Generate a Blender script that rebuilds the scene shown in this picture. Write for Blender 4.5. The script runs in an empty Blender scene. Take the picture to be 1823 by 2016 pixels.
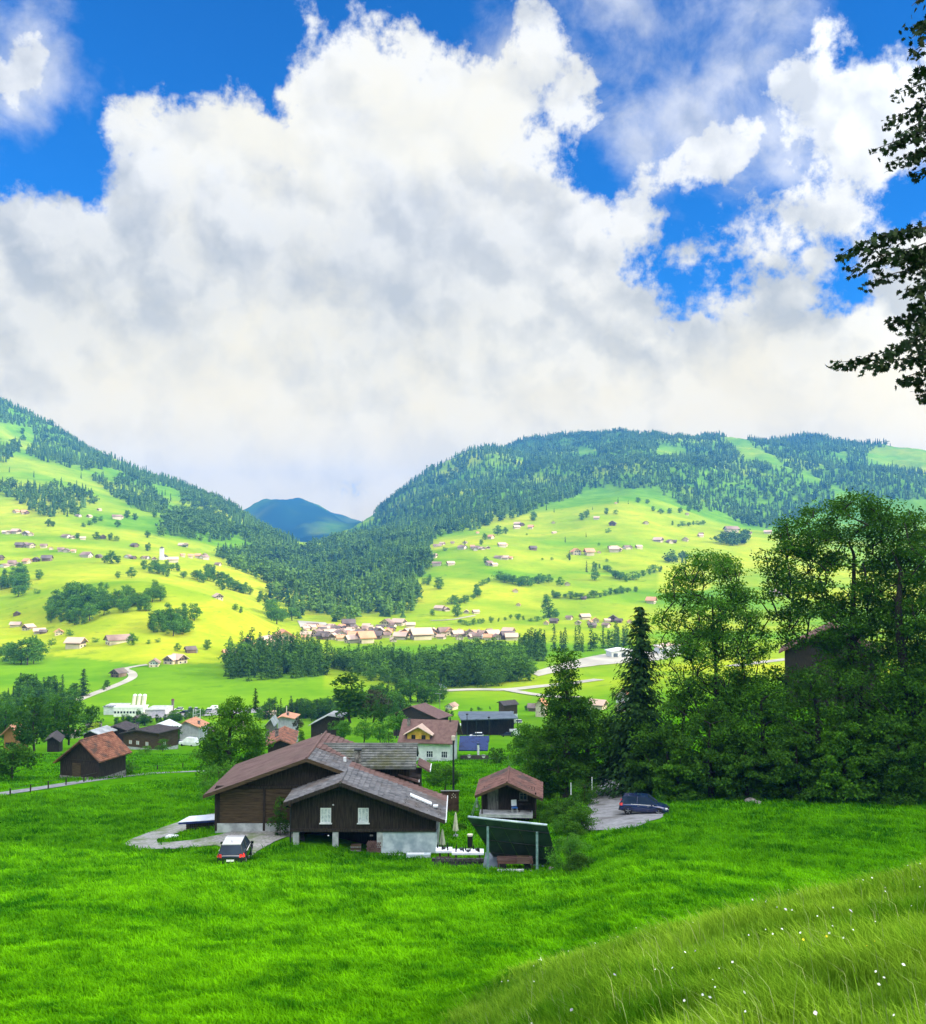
import bpy, math, random
import numpy as np
from mathutils import Vector, Matrix
random.seed(7); rng = np.random.default_rng(7)
C = bpy.context.scene.collection; SC = bpy.context.scene
# ---------------------------------------------------------------- camera, world, sun, exposure
FPX, CX0, CY0, PW, PH = 1975.0, 911.5, 1008.0, 1823.0, 2016.0
PITCH = math.atan(70/FPX); cP, sP = math.cos(PITCH), math.sin(PITCH)
cam = bpy.data.cameras.new('camera'); camo = bpy.data.objects.new('camera', cam); C.objects.link(camo)
cam.sensor_width = 36; cam.lens = 36*FPX/PH; cam.clip_start = .1; cam.clip_end = 40000
camo.location = (0, 0, 0); camo.rotation_euler = (math.pi/2+PITCH, 0, 0); SC.camera = camo
SUN_EL, SUN_AZ = math.radians(23), math.radians(100)      # azimuth clockwise from the viewing direction
sl = bpy.data.lights.new('sun', 'SUN'); sl.energy = 5.0; sl.angle = math.radians(.5); sl.color = (1, .90, .62)
so = bpy.data.objects.new('sun', sl); C.objects.link(so)
SDIR = Vector((math.sin(SUN_AZ)*math.cos(SUN_EL), math.cos(SUN_AZ)*math.cos(SUN_EL), math.sin(SUN_EL)))
so.rotation_euler = SDIR.to_track_quat('Z', 'Y').to_euler()
SC.view_settings.view_transform = 'Standard'; SC.view_settings.look = 'None'
SC.view_settings.exposure = .35; SC.view_settings.gamma = 1
SC.cycles.max_bounces = 5; SC.cycles.diffuse_bounces = 2; SC.cycles.glossy_bounces = 2
SC.cycles.transmission_bounces = 3; SC.cycles.transparent_max_bounces = 6; SC.cycles.volume_bounces = 0

def ray(px, py):
    px = np.asarray(px, float); py = np.asarray(py, float)
    cx = (px-CX0)/FPX; cy = (CY0-py)/FPX; y = cP-cy*sP
    return cx/y, (sP+cy*cP)/y
def P(px, py, Y):
    a, b = ray(px, py); return Vector((float(a)*Y, Y, float(b)*Y))
def PZ(px, py, z):
    a, b = ray(px, py); Y = z/float(b); return Vector((float(a)*Y, Y, z))
def proj(x, y, z):
    d = y*cP+z*sP; v = -y*sP+z*cP; return CX0+FPX*x/d, CY0-FPX*v/d

class NT:
    def __init__(s, tree): s.t = tree; s.n = tree.nodes; s.l = tree.links
    def new(s, ty, **k):
        n = s.n.new(ty)
        for a, v in k.items(): setattr(n, a, v)
        return n
    def put(s, sock, v):
        if v is None: return
        if isinstance(v, bpy.types.NodeSocket): s.l.new(v, sock)
        else: sock.default_value = v
    def math(s, op, a, b=None, c=None, clamp=False):
        n = s.new('ShaderNodeMath', operation=op, use_clamp=clamp)
        for i, v in enumerate((a, b, c)): s.put(n.inputs[i], v)
        return n.outputs[0]
    def vmath(s, op, a, b=None, c=None):
        n = s.new('ShaderNodeVectorMath', operation=op)
        for i, v in enumerate((a, b, c)):
            if v is not None: s.put(n.inputs[i], v)
        return n.outputs['Value'] if op in ('LENGTH', 'DOT_PRODUCT', 'DISTANCE') else n.outputs[0]
    def noise(s, vec, scale, detail=4, rough=.55, dist=0):
        n = s.new('ShaderNodeTexNoise'); s.put(n.inputs['Vector'], vec)
        n.inputs['Scale'].default_value = scale; n.inputs['Detail'].default_value = detail
        n.inputs['Roughness'].default_value = rough; n.inputs['Distortion'].default_value = dist
        return n
    def maprange(s, v, a, b, c=0., d=1., smooth=True):
        n = s.new('ShaderNodeMapRange', interpolation_type='SMOOTHSTEP' if smooth else 'LINEAR')
        for i, q in enumerate((v, a, b, c, d)): s.put(n.inputs[i], q)
        return n.outputs[0]
    def mix(s, f, a, b, blend='MIX'):
        n = s.new('ShaderNodeMix', data_type='RGBA', blend_type=blend)
        s.put(n.inputs[0], f); s.put(n.inputs[6], a); s.put(n.inputs[7], b)
        return n.outputs[2]
def c4(c): return (c[0], c[1], c[2], 1)
world = bpy.data.worlds.new('World'); SC.world = world; world.use_nodes = True
def build_world():
    N = NT(world.node_tree); N.n.clear()
    tc = N.new('ShaderNodeTexCoord').outputs['Generated']
    sky = N.new('ShaderNodeTexSky', sky_type='NISHITA', sun_disc=False)
    sky.sun_elevation = SUN_EL; sky.sun_rotation = SUN_AZ; sky.altitude = 900; sky.air_density = 1.0; sky.dust_density = .3; sky.ozone_density = 3
    blue = N.mix(1.0, sky.outputs[0], (.03, .66, 1.35, 1), 'MULTIPLY')
    sep = N.new('ShaderNodeSeparateXYZ'); N.put(sep.inputs[0], tc)
    x, y, z = sep.outputs
    az = N.math('MULTIPLY', N.math('ARCTAN2', x, y), 57.2958); el = N.math('MULTIPLY', N.math('ARCSINE', z), 57.2958)
    cmb = N.new('ShaderNodeCombineXYZ'); N.put(cmb.inputs[0], az); N.put(cmb.inputs[1], el); ae = cmb.outputs[0]
    def deg(px, py):
        a, b = ray(px, py); return math.degrees(math.atan(a)), math.degrees(math.atan(b*math.cos(math.atan(a))))
    # turbulence: warps the outline of every cloud
    w1 = N.noise(tc, 5.5, 5, .6).outputs['Color']; w2 = N.noise(tc, 24, 5, .62).outputs['Color']
    def cen(c, k): return N.vmath('MULTIPLY', N.vmath('SUBTRACT', c, (.5, .5, .5)), (k, k, 0))
    aw = N.vmath('ADD', ae, N.vmath('ADD', cen(w1, 8), cen(w2, 2.6)))
    def field(vec, blobs, k=1.6):
        cur = None
        for (px, py, rx, ry) in blobs:
            a, e = deg(px, py); rx = rx/FPX*57.3; ry = ry/FPX*57.3
            v = N.vmath('MULTIPLY_ADD', vec, (1/rx, 1/ry, 0), (-a/rx, -e/ry, 0))
            d = N.math('MULTIPLY', N.math('SUBTRACT', N.vmath('LENGTH', v), 1), min(rx, ry))
            if cur is None: cur = d
            else: cur = N.math('SMOOTH_MIN', cur, d, k)
        return cur
    big = [(400, 700, 700, 280), (800, 640, 520, 360), (720, 330, 195, 200), (640, 180, 100, 110), (600, 60, 42, 55), (430, 310, 180, 130), (285, 400, 95, 130), (400, 410, 130, 90), (880, 240, 170, 130), (800, 150, 120, 75),
           (1065, 120, 75, 120), (1040, 20, 45, 60), (1130, 180, 60, 70), (1050, 290, 110, 80), (1000, 200, 90, 90), (1140, 440, 150, 75), (1230, 370, 65, 85), (1150, 600, 210, 150), (1500, 760, 520, 200), (1750, 680, 260, 150), (60, 600, 260, 165),
           (640, 1010, 420, 90), (1300, 900, 900, 130), (300, 900, 700, 180), (860, 700, 500, 260)]
    med = [(1590, 425, 165, 62), (1540, 430, 140, 52), (1480, 470, 110, 45), (1710, 245, 165, 110), (1640, 110, 42, 100), (1660, 40, 35, 30), (1590, 170, 60, 70), (1430, 290, 150, 72), (1320, 480, 50, 24), (1800, 480, 90, 50), (1780, 160, 90, 70),
           (10, 110, 75, 62), (1600, 520, 90, 30), (1790, 580, 150, 80), (1500, 560, 210, 62), (1600, 480, 120, 60), (1400, 520, 70, 35)]
    thin = [(1330, 200, 130, 80), (1500, 20, 90, 45), (1250, 250, 70, 80), (1440, 130, 100, 60), (20, 130, 90, 90), (1220, 10, 90, 40), (1000, 130, 90, 60), (1560, 300, 120, 90)]
    d1 = N.math('SMOOTH_MIN', N.math('ADD', field(aw, big, 1.2), .55), N.math('ADD', field(aw, med, .6), .5), .3)
    fine = N.noise(tc, 60, 6, .62).outputs[0]; mid = N.noise(tc, 13, 6, .6, .3).outputs[0]
    edge = N.math('ADD', d1, N.math('ADD', N.math('MULTIPLY', N.math('SUBTRACT', fine, .5), 2.6), N.math('MULTIPLY', N.math('SUBTRACT', mid, .5), 5.)))
    dens = N.maprange(edge, .55, -.75)
    dt = N.math('ADD', field(aw, thin, 2.), N.math('MULTIPLY', N.math('SUBTRACT', mid, .5), 9.))
    veil = N.math('MULTIPLY', N.maprange(dt, 1.8, -3.), .72)
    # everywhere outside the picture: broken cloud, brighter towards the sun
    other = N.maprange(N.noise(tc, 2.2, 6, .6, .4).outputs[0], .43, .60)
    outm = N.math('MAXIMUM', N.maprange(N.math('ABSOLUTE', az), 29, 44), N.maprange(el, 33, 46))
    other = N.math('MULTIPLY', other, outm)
    alpha = N.math('MAXIMUM', N.math('MAXIMUM', dens, veil), other)
    def vor(vec, scale, detail=3., rough=.55):
        n = N.new('ShaderNodeTexVoronoi', feature='F1'); N.put(n.inputs['Vector'], vec); n.inputs['Scale'].default_value = scale; n.inputs['Detail'].default_value = detail
        n.inputs['Roughness'].default_value = rough; return N.math('SUBTRACT', 1, n.outputs['Distance'])
    wp = N.vmath('MULTIPLY', N.vmath('SUBTRACT', w2, (.5, .5, .5)), (.035, .035, .035))
    # light inside the cloud: density towards the sun against density here
    off = (.013, .0, .024)
    def dn(vec): return N.math('ADD', N.math('MULTIPLY', vor(N.vmath('ADD', vec, wp), 12, 2.6, .5), .75), N.noise(vec, 7., 6, .55, .2).outputs[0])
    rel = N.math('SUBTRACT', dn(tc), dn(N.vmath('ADD', tc, off)))
    relief = N.math('MULTIPLY_ADD', rel, 2.4, .60, clamp=True)
    rim = N.maprange(N.math('SUBTRACT', 0, edge), 0., 5.5)          # 0 at the outline, 1 deep inside
    gz = field(aw, [(330, 600, 340, 220), (700, 560, 330, 250), (880, 700, 300, 90), (420, 690, 420, 90), (120, 560, 250, 160), (1500, 600, 300, 70), (1000, 800, 260, 40)], 3.)
    grey = N.maprange(N.math('ADD', gz, N.math('MULTIPLY', N.math('SUBTRACT', mid, .5), 16)), 5., -7.)
    wz = field(aw, [(430, 800, 170, 60), (420, 940, 120, 60), (740, 905, 60, 35), (1300, 800, 420, 70), (500, 250, 170, 110), (850, 250, 200, 90), (1650, 800, 250, 60), (430, 700, 90, 40)], 3.)
    warm = N.maprange(N.math('ADD', wz, N.math('MULTIPLY', N.math('SUBTRACT', mid, .5), 12)), 4., -4.)
    shade = N.math('MULTIPLY', N.math('SUBTRACT', 1, relief), N.math('MULTIPLY_ADD', rim, -.30, .85), clamp=True)
    shade = N.math('ADD', N.math('MULTIPLY', shade, .85), N.math('MULTIPLY', grey, .42), clamp=True)
    shade = N.math('SUBTRACT', shade, N.math('MULTIPLY', warm, .18), clamp=True)
    col = N.mix(shade, (.98, .98, .95, 1), (.50, .54, .585, 1))
    col = N.mix(N.math('MULTIPLY', warm, .9), col, (1.02, .97, .80, 1))
    low = N.maprange(el, 12., 1.5)
    col = N.mix(N.math('MULTIPLY', low, .42), col, (1.45, 1.27, .80, 1))
    col = N.mix(N.maprange(el, 24., 6.), col, N.mix(1.0, col, (1.15, 1.05, .79, 1), 'MULTIPLY'))
    # unseen clouds sunward, overhead and behind get added gain to lift the ambient light
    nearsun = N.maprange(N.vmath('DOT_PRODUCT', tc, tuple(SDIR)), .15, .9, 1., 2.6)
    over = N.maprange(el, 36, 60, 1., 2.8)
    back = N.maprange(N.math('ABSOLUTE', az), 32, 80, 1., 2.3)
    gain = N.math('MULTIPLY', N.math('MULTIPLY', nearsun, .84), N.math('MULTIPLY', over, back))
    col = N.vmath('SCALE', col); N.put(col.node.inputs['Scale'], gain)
    bl = N.vmath('SCALE', blue); bl.node.inputs['Scale'].default_value = SKYK
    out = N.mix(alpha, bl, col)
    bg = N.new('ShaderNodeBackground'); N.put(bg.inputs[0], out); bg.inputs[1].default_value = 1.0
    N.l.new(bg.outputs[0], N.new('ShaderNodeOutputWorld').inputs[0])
SKYK = .12
build_world()
world.cycles.sampling_method = 'MANUAL'; world.cycles.sample_map_resolution = 512
# ---------------------------------------------------------------- terrain height
def vnoise(x, y, seed=0):
    xi = np.floor(x).astype(np.int64); yi = np.floor(y).astype(np.int64); xf = x-xi; yf = y-yi
    u = xf*xf*(3-2*xf); v = yf*yf*(3-2*yf)
    def h(a, b):
        n = (a*374761393+b*668265263+seed*1442695041) & 0x7fffffff
        n = ((n ^ (n >> 13))*1274126177) & 0x7fffffff
        return ((n ^ (n >> 16)) & 0xffff)/65535.0
    return (h(xi, yi)*(1-u)+h(xi+1, yi)*u)*(1-v)+(h(xi, yi+1)*(1-u)+h(xi+1, yi+1)*u)*v-.5
def fbm(x, y, o=4, seed=0):
    r = 0; a = 1; f = 1
    for i in range(o): r = r+a*vnoise(x*f+i*17.3, y*f-i*9.1, seed+i); a *= .5; f *= 2.03
    return r
NEAR = [(24, 2016), (38, 1868), (52, 1764), (66, 1702), (80, 1645), (100, 1583), (130, 1533), (170, 1500), (230, 1478), (300, 1460), (400, 1446), (500, 1394), (600, 1341), (700, 1303)]
NR = [(24, 2016), (38, 1830), (52, 1730), (66, 1664), (80, 1615), (96, 1565), (112, 1520), (130, 1470), (170, 1385), (230, 1368), (300, 1350), (400, 1345), (500, 1345), (600, 1325), (700, 1303)]
NL = [(24, 2016), (38, 1868), (52, 1764), (66, 1702), (71, 1690), (75.5, 1656), (79, 1624), (90, 1603), (100, 1583), (130, 1533), (170, 1500), (230, 1478), (300, 1460), (400, 1446), (500, 1394), (600, 1341), (700, 1303)]
NM = [(24, 2016), (38, 1868), (52, 1764), (66, 1712), (73, 1694), (80, 1650), (86, 1613), (92, 1600), (130, 1530), (170, 1502), (230, 1478), (300, 1457), (400, 1430), (500, 1388), (600, 1341), (700, 1303)]
TAB = {
 -700: NEAR+[(800, 1262), (900, 1222), (1000, 1180), (1300, 1080), (1700, 980), (2200, 850), (2700, 740), (3300, 640), (4200, 640), (7000, 800), (12000, 950)],
 0: NEAR+[(800, 1262), (900, 1225), (1000, 1188), (1300, 1098), (1700, 1028), (2200, 938), (2700, 852), (3200, 803), (3600, 812), (5000, 960), (12000, 1040)],
 100: NEAR+[(800, 1258), (900, 1205), (1000, 1165), (1300, 1096), (1700, 1030), (2200, 950), (2700, 880), (3100, 848), (3500, 860), (5000, 980), (12000, 1040)],
 200: NEAR+[(760, 1262), (850, 1200), (940, 1150), (990, 1142), (1080, 1143), (1300, 1095), (1700, 1040), (2200, 972), (2650, 915), (2950, 897), (3300, 910), (5000, 990), (12000, 1040)],
 300: NEAR[:-1]+[(690, 1300), (760, 1255), (850, 1190), (930, 1140), (970, 1133), (1080, 1146), (1300, 1098), (1700, 1050), (2200, 990), (2600, 953), (2800, 945), (3200, 965), (5000, 1010), (12000, 1045)],
 430: NL[:-1]+[(700, 1300), (760, 1268), (840, 1215), (900, 1172), (940, 1164), (1050, 1186), (1300, 1112), (1700, 1072), (2200, 1018), (2550, 985), (2900, 1000), (3500, 1040), (5000, 1050), (8000, 1040), (12000, 1050)],
 500: NL[:-1]+[(700, 1303), (800, 1272), (860, 1240), (910, 1205), (950, 1200), (1050, 1210), (1300, 1135), (1700, 1092), (2100, 1050), (2400, 1028), (2800, 1050), (4000, 1085), (4600, 1060), (5400, 1000), (5800, 990), (7000, 1040), (12000, 1060)],
 560: NL+[(800, 1273), (900, 1250), (950, 1240), (1000, 1236), (1100, 1212), (1300, 1160), (1700, 1118), (2100, 1080), (2300, 1072), (2800, 1088), (4000, 1085), (4600, 1055), (5400, 985), (5800, 978), (7000, 1040), (12000, 1060)],
 650: NL+[(800, 1276), (900, 1254), (1000, 1236), (1100, 1217), (1300, 1180), (1600, 1130), (2000, 1080), (2200, 1073), (2700, 1088), (4000, 1080), (4600, 1060), (5400, 1000), (5800, 994), (7000, 1050), (12000, 1060)],
 720: NM+[(800, 1276), (900, 1254), (1000, 1236), (1100, 1217), (1300, 1176), (1600, 1122), (2000, 1068), (2200, 1064), (2700, 1068), (3300, 1050), (3900, 1030), (4600, 1050), (8000, 1050), (12000, 1060)],
 770: NM+[(800, 1276), (900, 1254), (1000, 1236), (1120, 1211), (1300, 1168), (1600, 1112), (2000, 1058), (2300, 1055), (2700, 1045), (3300, 1005), (3700, 985), (4300, 1000), (8000, 1050), (12000, 1060)],
 850: NM+[(800, 1276), (900, 1254), (1000, 1236), (1150, 1203), (1300, 1155), (1600, 1098), (1950, 1050), (2300, 1032), (2800, 990), (3400, 940), (3700, 936), (4500, 960), (8000, 1040), (12000, 1060)],
 950: NM+[(800, 1276), (900, 1254), (1000, 1236), (1150, 1206), (1300, 1160), (1600, 1090), (2000, 1030), (2300, 1008), (2700, 965), (3300, 905), (3600, 884), (4300, 900), (8000, 1020), (12000, 1060)],
 1100: NM+[(800, 1276), (900, 1254), (1000, 1238), (1200, 1198), (1500, 1125), (1900, 1045), (2250, 988), (2500, 975), (3000, 920), (3600, 868), (4000, 862), (8000, 1000), (12000, 1060)],
 1250: NR[:5]+[(92, 1590), (130, 1500), (170, 1462), (230, 1432), (300, 1415), (400, 1400), (500, 1372), (600, 1338), (700, 1303), (800, 1276), (900, 1256), (1000, 1240), (1200, 1200), (1500, 1127), (1900, 1043), (2280, 966), (2500, 962), (3000, 925), (3600, 868), (4000, 860), (8000, 1000), (12000, 1060)],
 1450: NR+[(800, 1276), (900, 1256), (1000, 1241), (1200, 1203), (1500, 1133), (1900, 1066), (2200, 1040), (2550, 1012), (3000, 950), (3700, 863), (4100, 858), (8000, 1000), (12000, 1060)],
 1650: NR+[(800, 1276), (900, 1256), (1000, 1241), (1200, 1206), (1500, 1143), (1900, 1090), (2300, 1050), (2700, 1000), (3200, 940), (3900, 865), (4300, 862), (8000, 1000), (12000, 1060)],
 1823: NR+[(800, 1276), (900, 1256), (1000, 1241), (1200, 1210), (1500, 1153), (1900, 1100), (2300, 1060), (2700, 1000), (3200, 945), (3800, 893), (4300, 900), (8000, 1000), (12000, 1060)],
 2400: NR+[(800, 1276), (900, 1256), (1000, 1241), (1200, 1210), (1500, 1153), (1900, 1100), (2300, 1060), (2700, 1000), (3200, 945), (3800, 893), (4300, 900), (8000, 1000), (12000, 1060)],
}
LY = np.linspace(math.log(24), math.log(12500), 420); AX = np.arange(-700, 2401, 20.0)
cols = sorted(TAB); TG = np.zeros((len(cols), len(LY)))
for i, c in enumerate(cols):
    ys = np.array([p[0] for p in TAB[c]], float); rs = np.array([p[1] for p in TAB[c]], float)
    TG[i] = np.interp(LY, np.log(ys), ray(CX0, rs)[1])
def gsm(a, s, ax):
    r = int(3*s)+1; k = np.exp(-.5*(np.arange(-r, r+1)/s)**2); k /= k.sum()
    pad = [(0, 0), (0, 0)]; pad[ax] = (r, r); b = np.pad(a, pad, mode='edge'); o = np.zeros_like(a)
    for j, w in enumerate(k): o += w*(b[j:j+a.shape[0]] if ax == 0 else b[:, j:j+a.shape[1]])
    return o
TZ = np.stack([np.interp(AX, cols, TG[:, j]) for j in range(len(LY))], 1)
TZ = gsm(gsm(TZ, 2.6, 1), 1.5, 0)
def sstep(v, a, b):
    t = np.clip((v-a)/(b-a), 0, 1); return t*t*(3-2*t)
def smax(a, b, k):
    h = np.clip(.5+.5*(a-b)/k, 0, 1); return b*(1-h)+a*h+k*h*(1-h)
def meadow(x, y):
    yc = np.clip(y, 24, 12400); a = CX0+FPX*x/yc
    fi = np.clip((np.log(yc)-LY[0])/(LY[1]-LY[0]), 0, len(LY)-1.001); fa = np.clip((a-AX[0])/20, 0, len(AX)-1.001)
    i = fi.astype(int); j = fa.astype(int); u = fi-i; v = fa-j
    t = (TZ[j, i]*(1-u)+TZ[j, i+1]*u)*(1-v)+(TZ[j+1, i]*(1-u)+TZ[j+1, i+1]*u)*v
    z = t*yc
    return np.where(y < 24, z+(24-y)*.27, z)
def bank(x, y):
    yy = np.clip(y, -60, 70); return -.48*np.clip(1.15+.03*yy-x, 0, 12)*sstep(yy, 2, 9)-1.7-.27*yy+.23*np.clip(x, -30, 30)-.0035*np.clip(yy, 0, 70)**2-.02*np.clip(yy-25, 0, 50)**1.5
def terr(x, y):
    x = np.asarray(x, float); y = np.asarray(y, float)
    z = meadow(x, y)
    amp = sstep(y, 700, 1500)*(1-.0*y)
    z = z+amp*(16*fbm(x/330, y/330, 3, 3)+5*fbm(x/90, y/90, 3, 9))+sstep(y, 560, 1000)*3*fbm(x/120, y/120, 2, 5)
    z = z+sstep(y, 20, 40)*(1-sstep(y, 60, 75))*.25*fbm(x/9, y/9, 2, 4)
    z = z+sstep(y, 4200, 5200)*90*fbm(x/600, y/900, 5, 91)+sstep(y, 2200, 3100)*75*fbm(x/300, y/520, 5, 17)
    z = np.where(y < 90, smax(bank(x, y)+.5*fbm(x/5, y/5, 3, 14)*sstep(y, 4, 9), z, 1.5), z)+.08*fbm(x/2.5, y/2.5, 2, 8)*(1-sstep(y, 40, 70))
    # unseen hillside added right of the picture, shaped to keep the near slope shaded
    e = x-(.56*np.clip(y, 0, 2000)+75)
    h = 330*sstep(e, 0, 300)*(1-sstep(y+.1*x, 330, 500))
    return z+h
YS = np.concatenate([np.arange(3.0, 40, .05), np.exp(np.linspace(math.log(40), math.log(12000), 2400))])
def hit(px, py, ymin=3.0):
    """first meeting of the view ray through a picture point with the terrain, as a world point"""
    px = np.atleast_1d(np.asarray(px, float)); py = np.atleast_1d(np.asarray(py, float)); a, b = ray(px, py)
    out = np.zeros((len(px), 3))
    for k in range(len(px)):
        g = terr(a[k]*YS, YS)-b[k]*YS; idx = np.nonzero((g > 0) & (YS >= ymin))[0]
        if len(idx) == 0: out[k] = (np.nan,)*3; continue
        i = idx[0]
        if i > 0 and g[i-1] <= 0:
            f = g[i-1]/(g[i-1]-g[i]); y = YS[i-1]+(YS[i]-YS[i-1])*f
        else: y = YS[i]
        out[k] = (a[k]*y, y, float(terr(a[k]*y, y)))
    return out
def H1(px, py, ymin=3.0): return Vector(hit(px, py, ymin)[0])
def inpoly(px, py, poly):
    c = np.zeros(np.shape(px), bool); n = len(poly)
    for i in range(n):
        x1, y1 = poly[i]; x2, y2 = poly[(i+1) % n]
        if y1 == y2: continue
        c ^= ((y1 > py) != (y2 > py)) & (px < (x2-x1)*(py-y1)/(y2-y1)+x1)
    return c
# picture regions used for reading off coordinates: factor and origin
def RG(k, x, y):
    f, ox, oy = {1: (2.9403, 0, 780), 2: (2.9403, 0, 1080), 3: (2.9403, 400, 1100), 4: (2.9403, 620, 860), 5: (2.9403, 1226, 860), 6: (3.5058, 900, 1160),
                 7: (3.0383, 1246, 1060), 8: (3.646, 0, 1360), 'a': (3.2554, 400, 1440), 'b': (4.1432, 760, 1520), 'c': (4.7974, 860, 1360), 'd': (4.3405, 380, 1340),
                 'e': (7.0115, 1140, 1500), 'f': (6.5107, 240, 1580), 0: (1/1.01262, 0, 0)}[k]
    return (x/f+ox)/1.01262, (y/f+oy)/1.01262
# ---------------------------------------------------------------- materials
def mat(name, c1, c2=None, scale=1., rough=.85, detail=4, bump=0., bscale=None, attr=False, trans=0., metal=0., c3=None, scale3=None, spec=.3, lo=.35, hi=.65, stretch=None):
    m = bpy.data.materials.new(name); m.use_nodes = True; N = NT(m.node_tree); N.n.clear()
    tc = N.new('ShaderNodeTexCoord').outputs['Object']
    if stretch: tc = N.vmath('MULTIPLY', tc, stretch)
    col = c4(c1)
    if c2 is not None:
        f = N.maprange(N.noise(tc, scale, detail, .6).outputs[0], lo, hi)
        if attr:
            at = N.new('ShaderNodeAttribute', attribute_name='var').outputs['Fac']
            f = N.math('ADD', N.math('MULTIPLY', f, .45), N.math('MULTIPLY', at, .55))
        col = N.mix(f, c4(c1), c4(c2))
    if c3 is not None: col = N.mix(N.maprange(N.noise(tc, scale3 or scale*.2, 3, .6).outputs[0], .45, .7), col, c4(c3))
    b = N.new('ShaderNodeBsdfPrincipled'); N.put(b.inputs['Base Color'], col); b.inputs['Roughness'].default_value = rough
    b.inputs['Metallic'].default_value = metal; b.inputs['Specular IOR Level'].default_value = spec
    if bump:
        bn = N.new('ShaderNodeBump'); bn.inputs['Strength'].default_value = 1.; bn.inputs['Distance'].default_value = bump
        N.put(bn.inputs['Height'], N.noise(tc, bscale or scale*3, 4, .6).outputs[0]); N.l.new(bn.outputs[0], b.inputs['Normal'])
    s = b.outputs[0]
    if trans:
        t = N.new('ShaderNodeBsdfTranslucent'); N.put(t.inputs[0], col); mx = N.new('ShaderNodeMixShader'); mx.inputs[0].default_value = trans
        N.l.new(s, mx.inputs[1]); N.l.new(t.outputs[0], mx.inputs[2]); s = mx.outputs[0]
    N.l.new(s, N.new('ShaderNodeOutputMaterial').inputs[0])
    return m
def obj(name, mesh, parent=None):
    o = bpy.data.objects.new(name, mesh); C.objects.link(o)
    if parent is not None: o.parent = parent
    return o
def tag(o, label=None, cat=None, group=None, kind=None):
    if label: o['label'] = label
    if cat: o['category'] = cat
    if group: o['group'] = group
    if kind: o['kind'] = kind
    return o
def thing(name, label, cat, loc=(0, 0, 0), rz=0, group=None):
    o = obj(name, None); o.location = loc; o.rotation_euler = (0, 0, rz); return tag(o, label, cat, group)
def npmesh(name, V, F, m, var=None, smooth=False, mats=None, mi=None):
    """V (n,3); F list of arrays (k,3) or (k,4)"""
    me = bpy.data.meshes.new(name); V = np.asarray(V, np.float32)
    me.vertices.add(len(V)); me.vertices.foreach_set('co', V.ravel())
    Fs = [f for f in F if len(f)]; li = np.concatenate([f.ravel() for f in Fs]); cnt = np.concatenate([np.full(len(f), f.shape[1]) for f in Fs])
    me.loops.add(len(li)); me.loops.foreach_set('vertex_index', li.astype(np.int32))
    me.polygons.add(len(cnt)); me.polygons.foreach_set('loop_start', np.concatenate([[0], np.cumsum(cnt)[:-1]]).astype(np.int32))
    if var is not None:
        a = me.attributes.new('var', 'FLOAT', 'POINT'); a.data.foreach_set('value', np.asarray(var, np.float32))
    for q in (mats or [m]): me.materials.append(q)
    if mi is not None: me.polygons.foreach_set('material_index', np.asarray(mi, np.int32))
    if smooth: me.polygons.foreach_set('use_smooth', np.ones(len(cnt), bool))
    me.update(calc_edges=True); me.validate()
    return me
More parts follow.
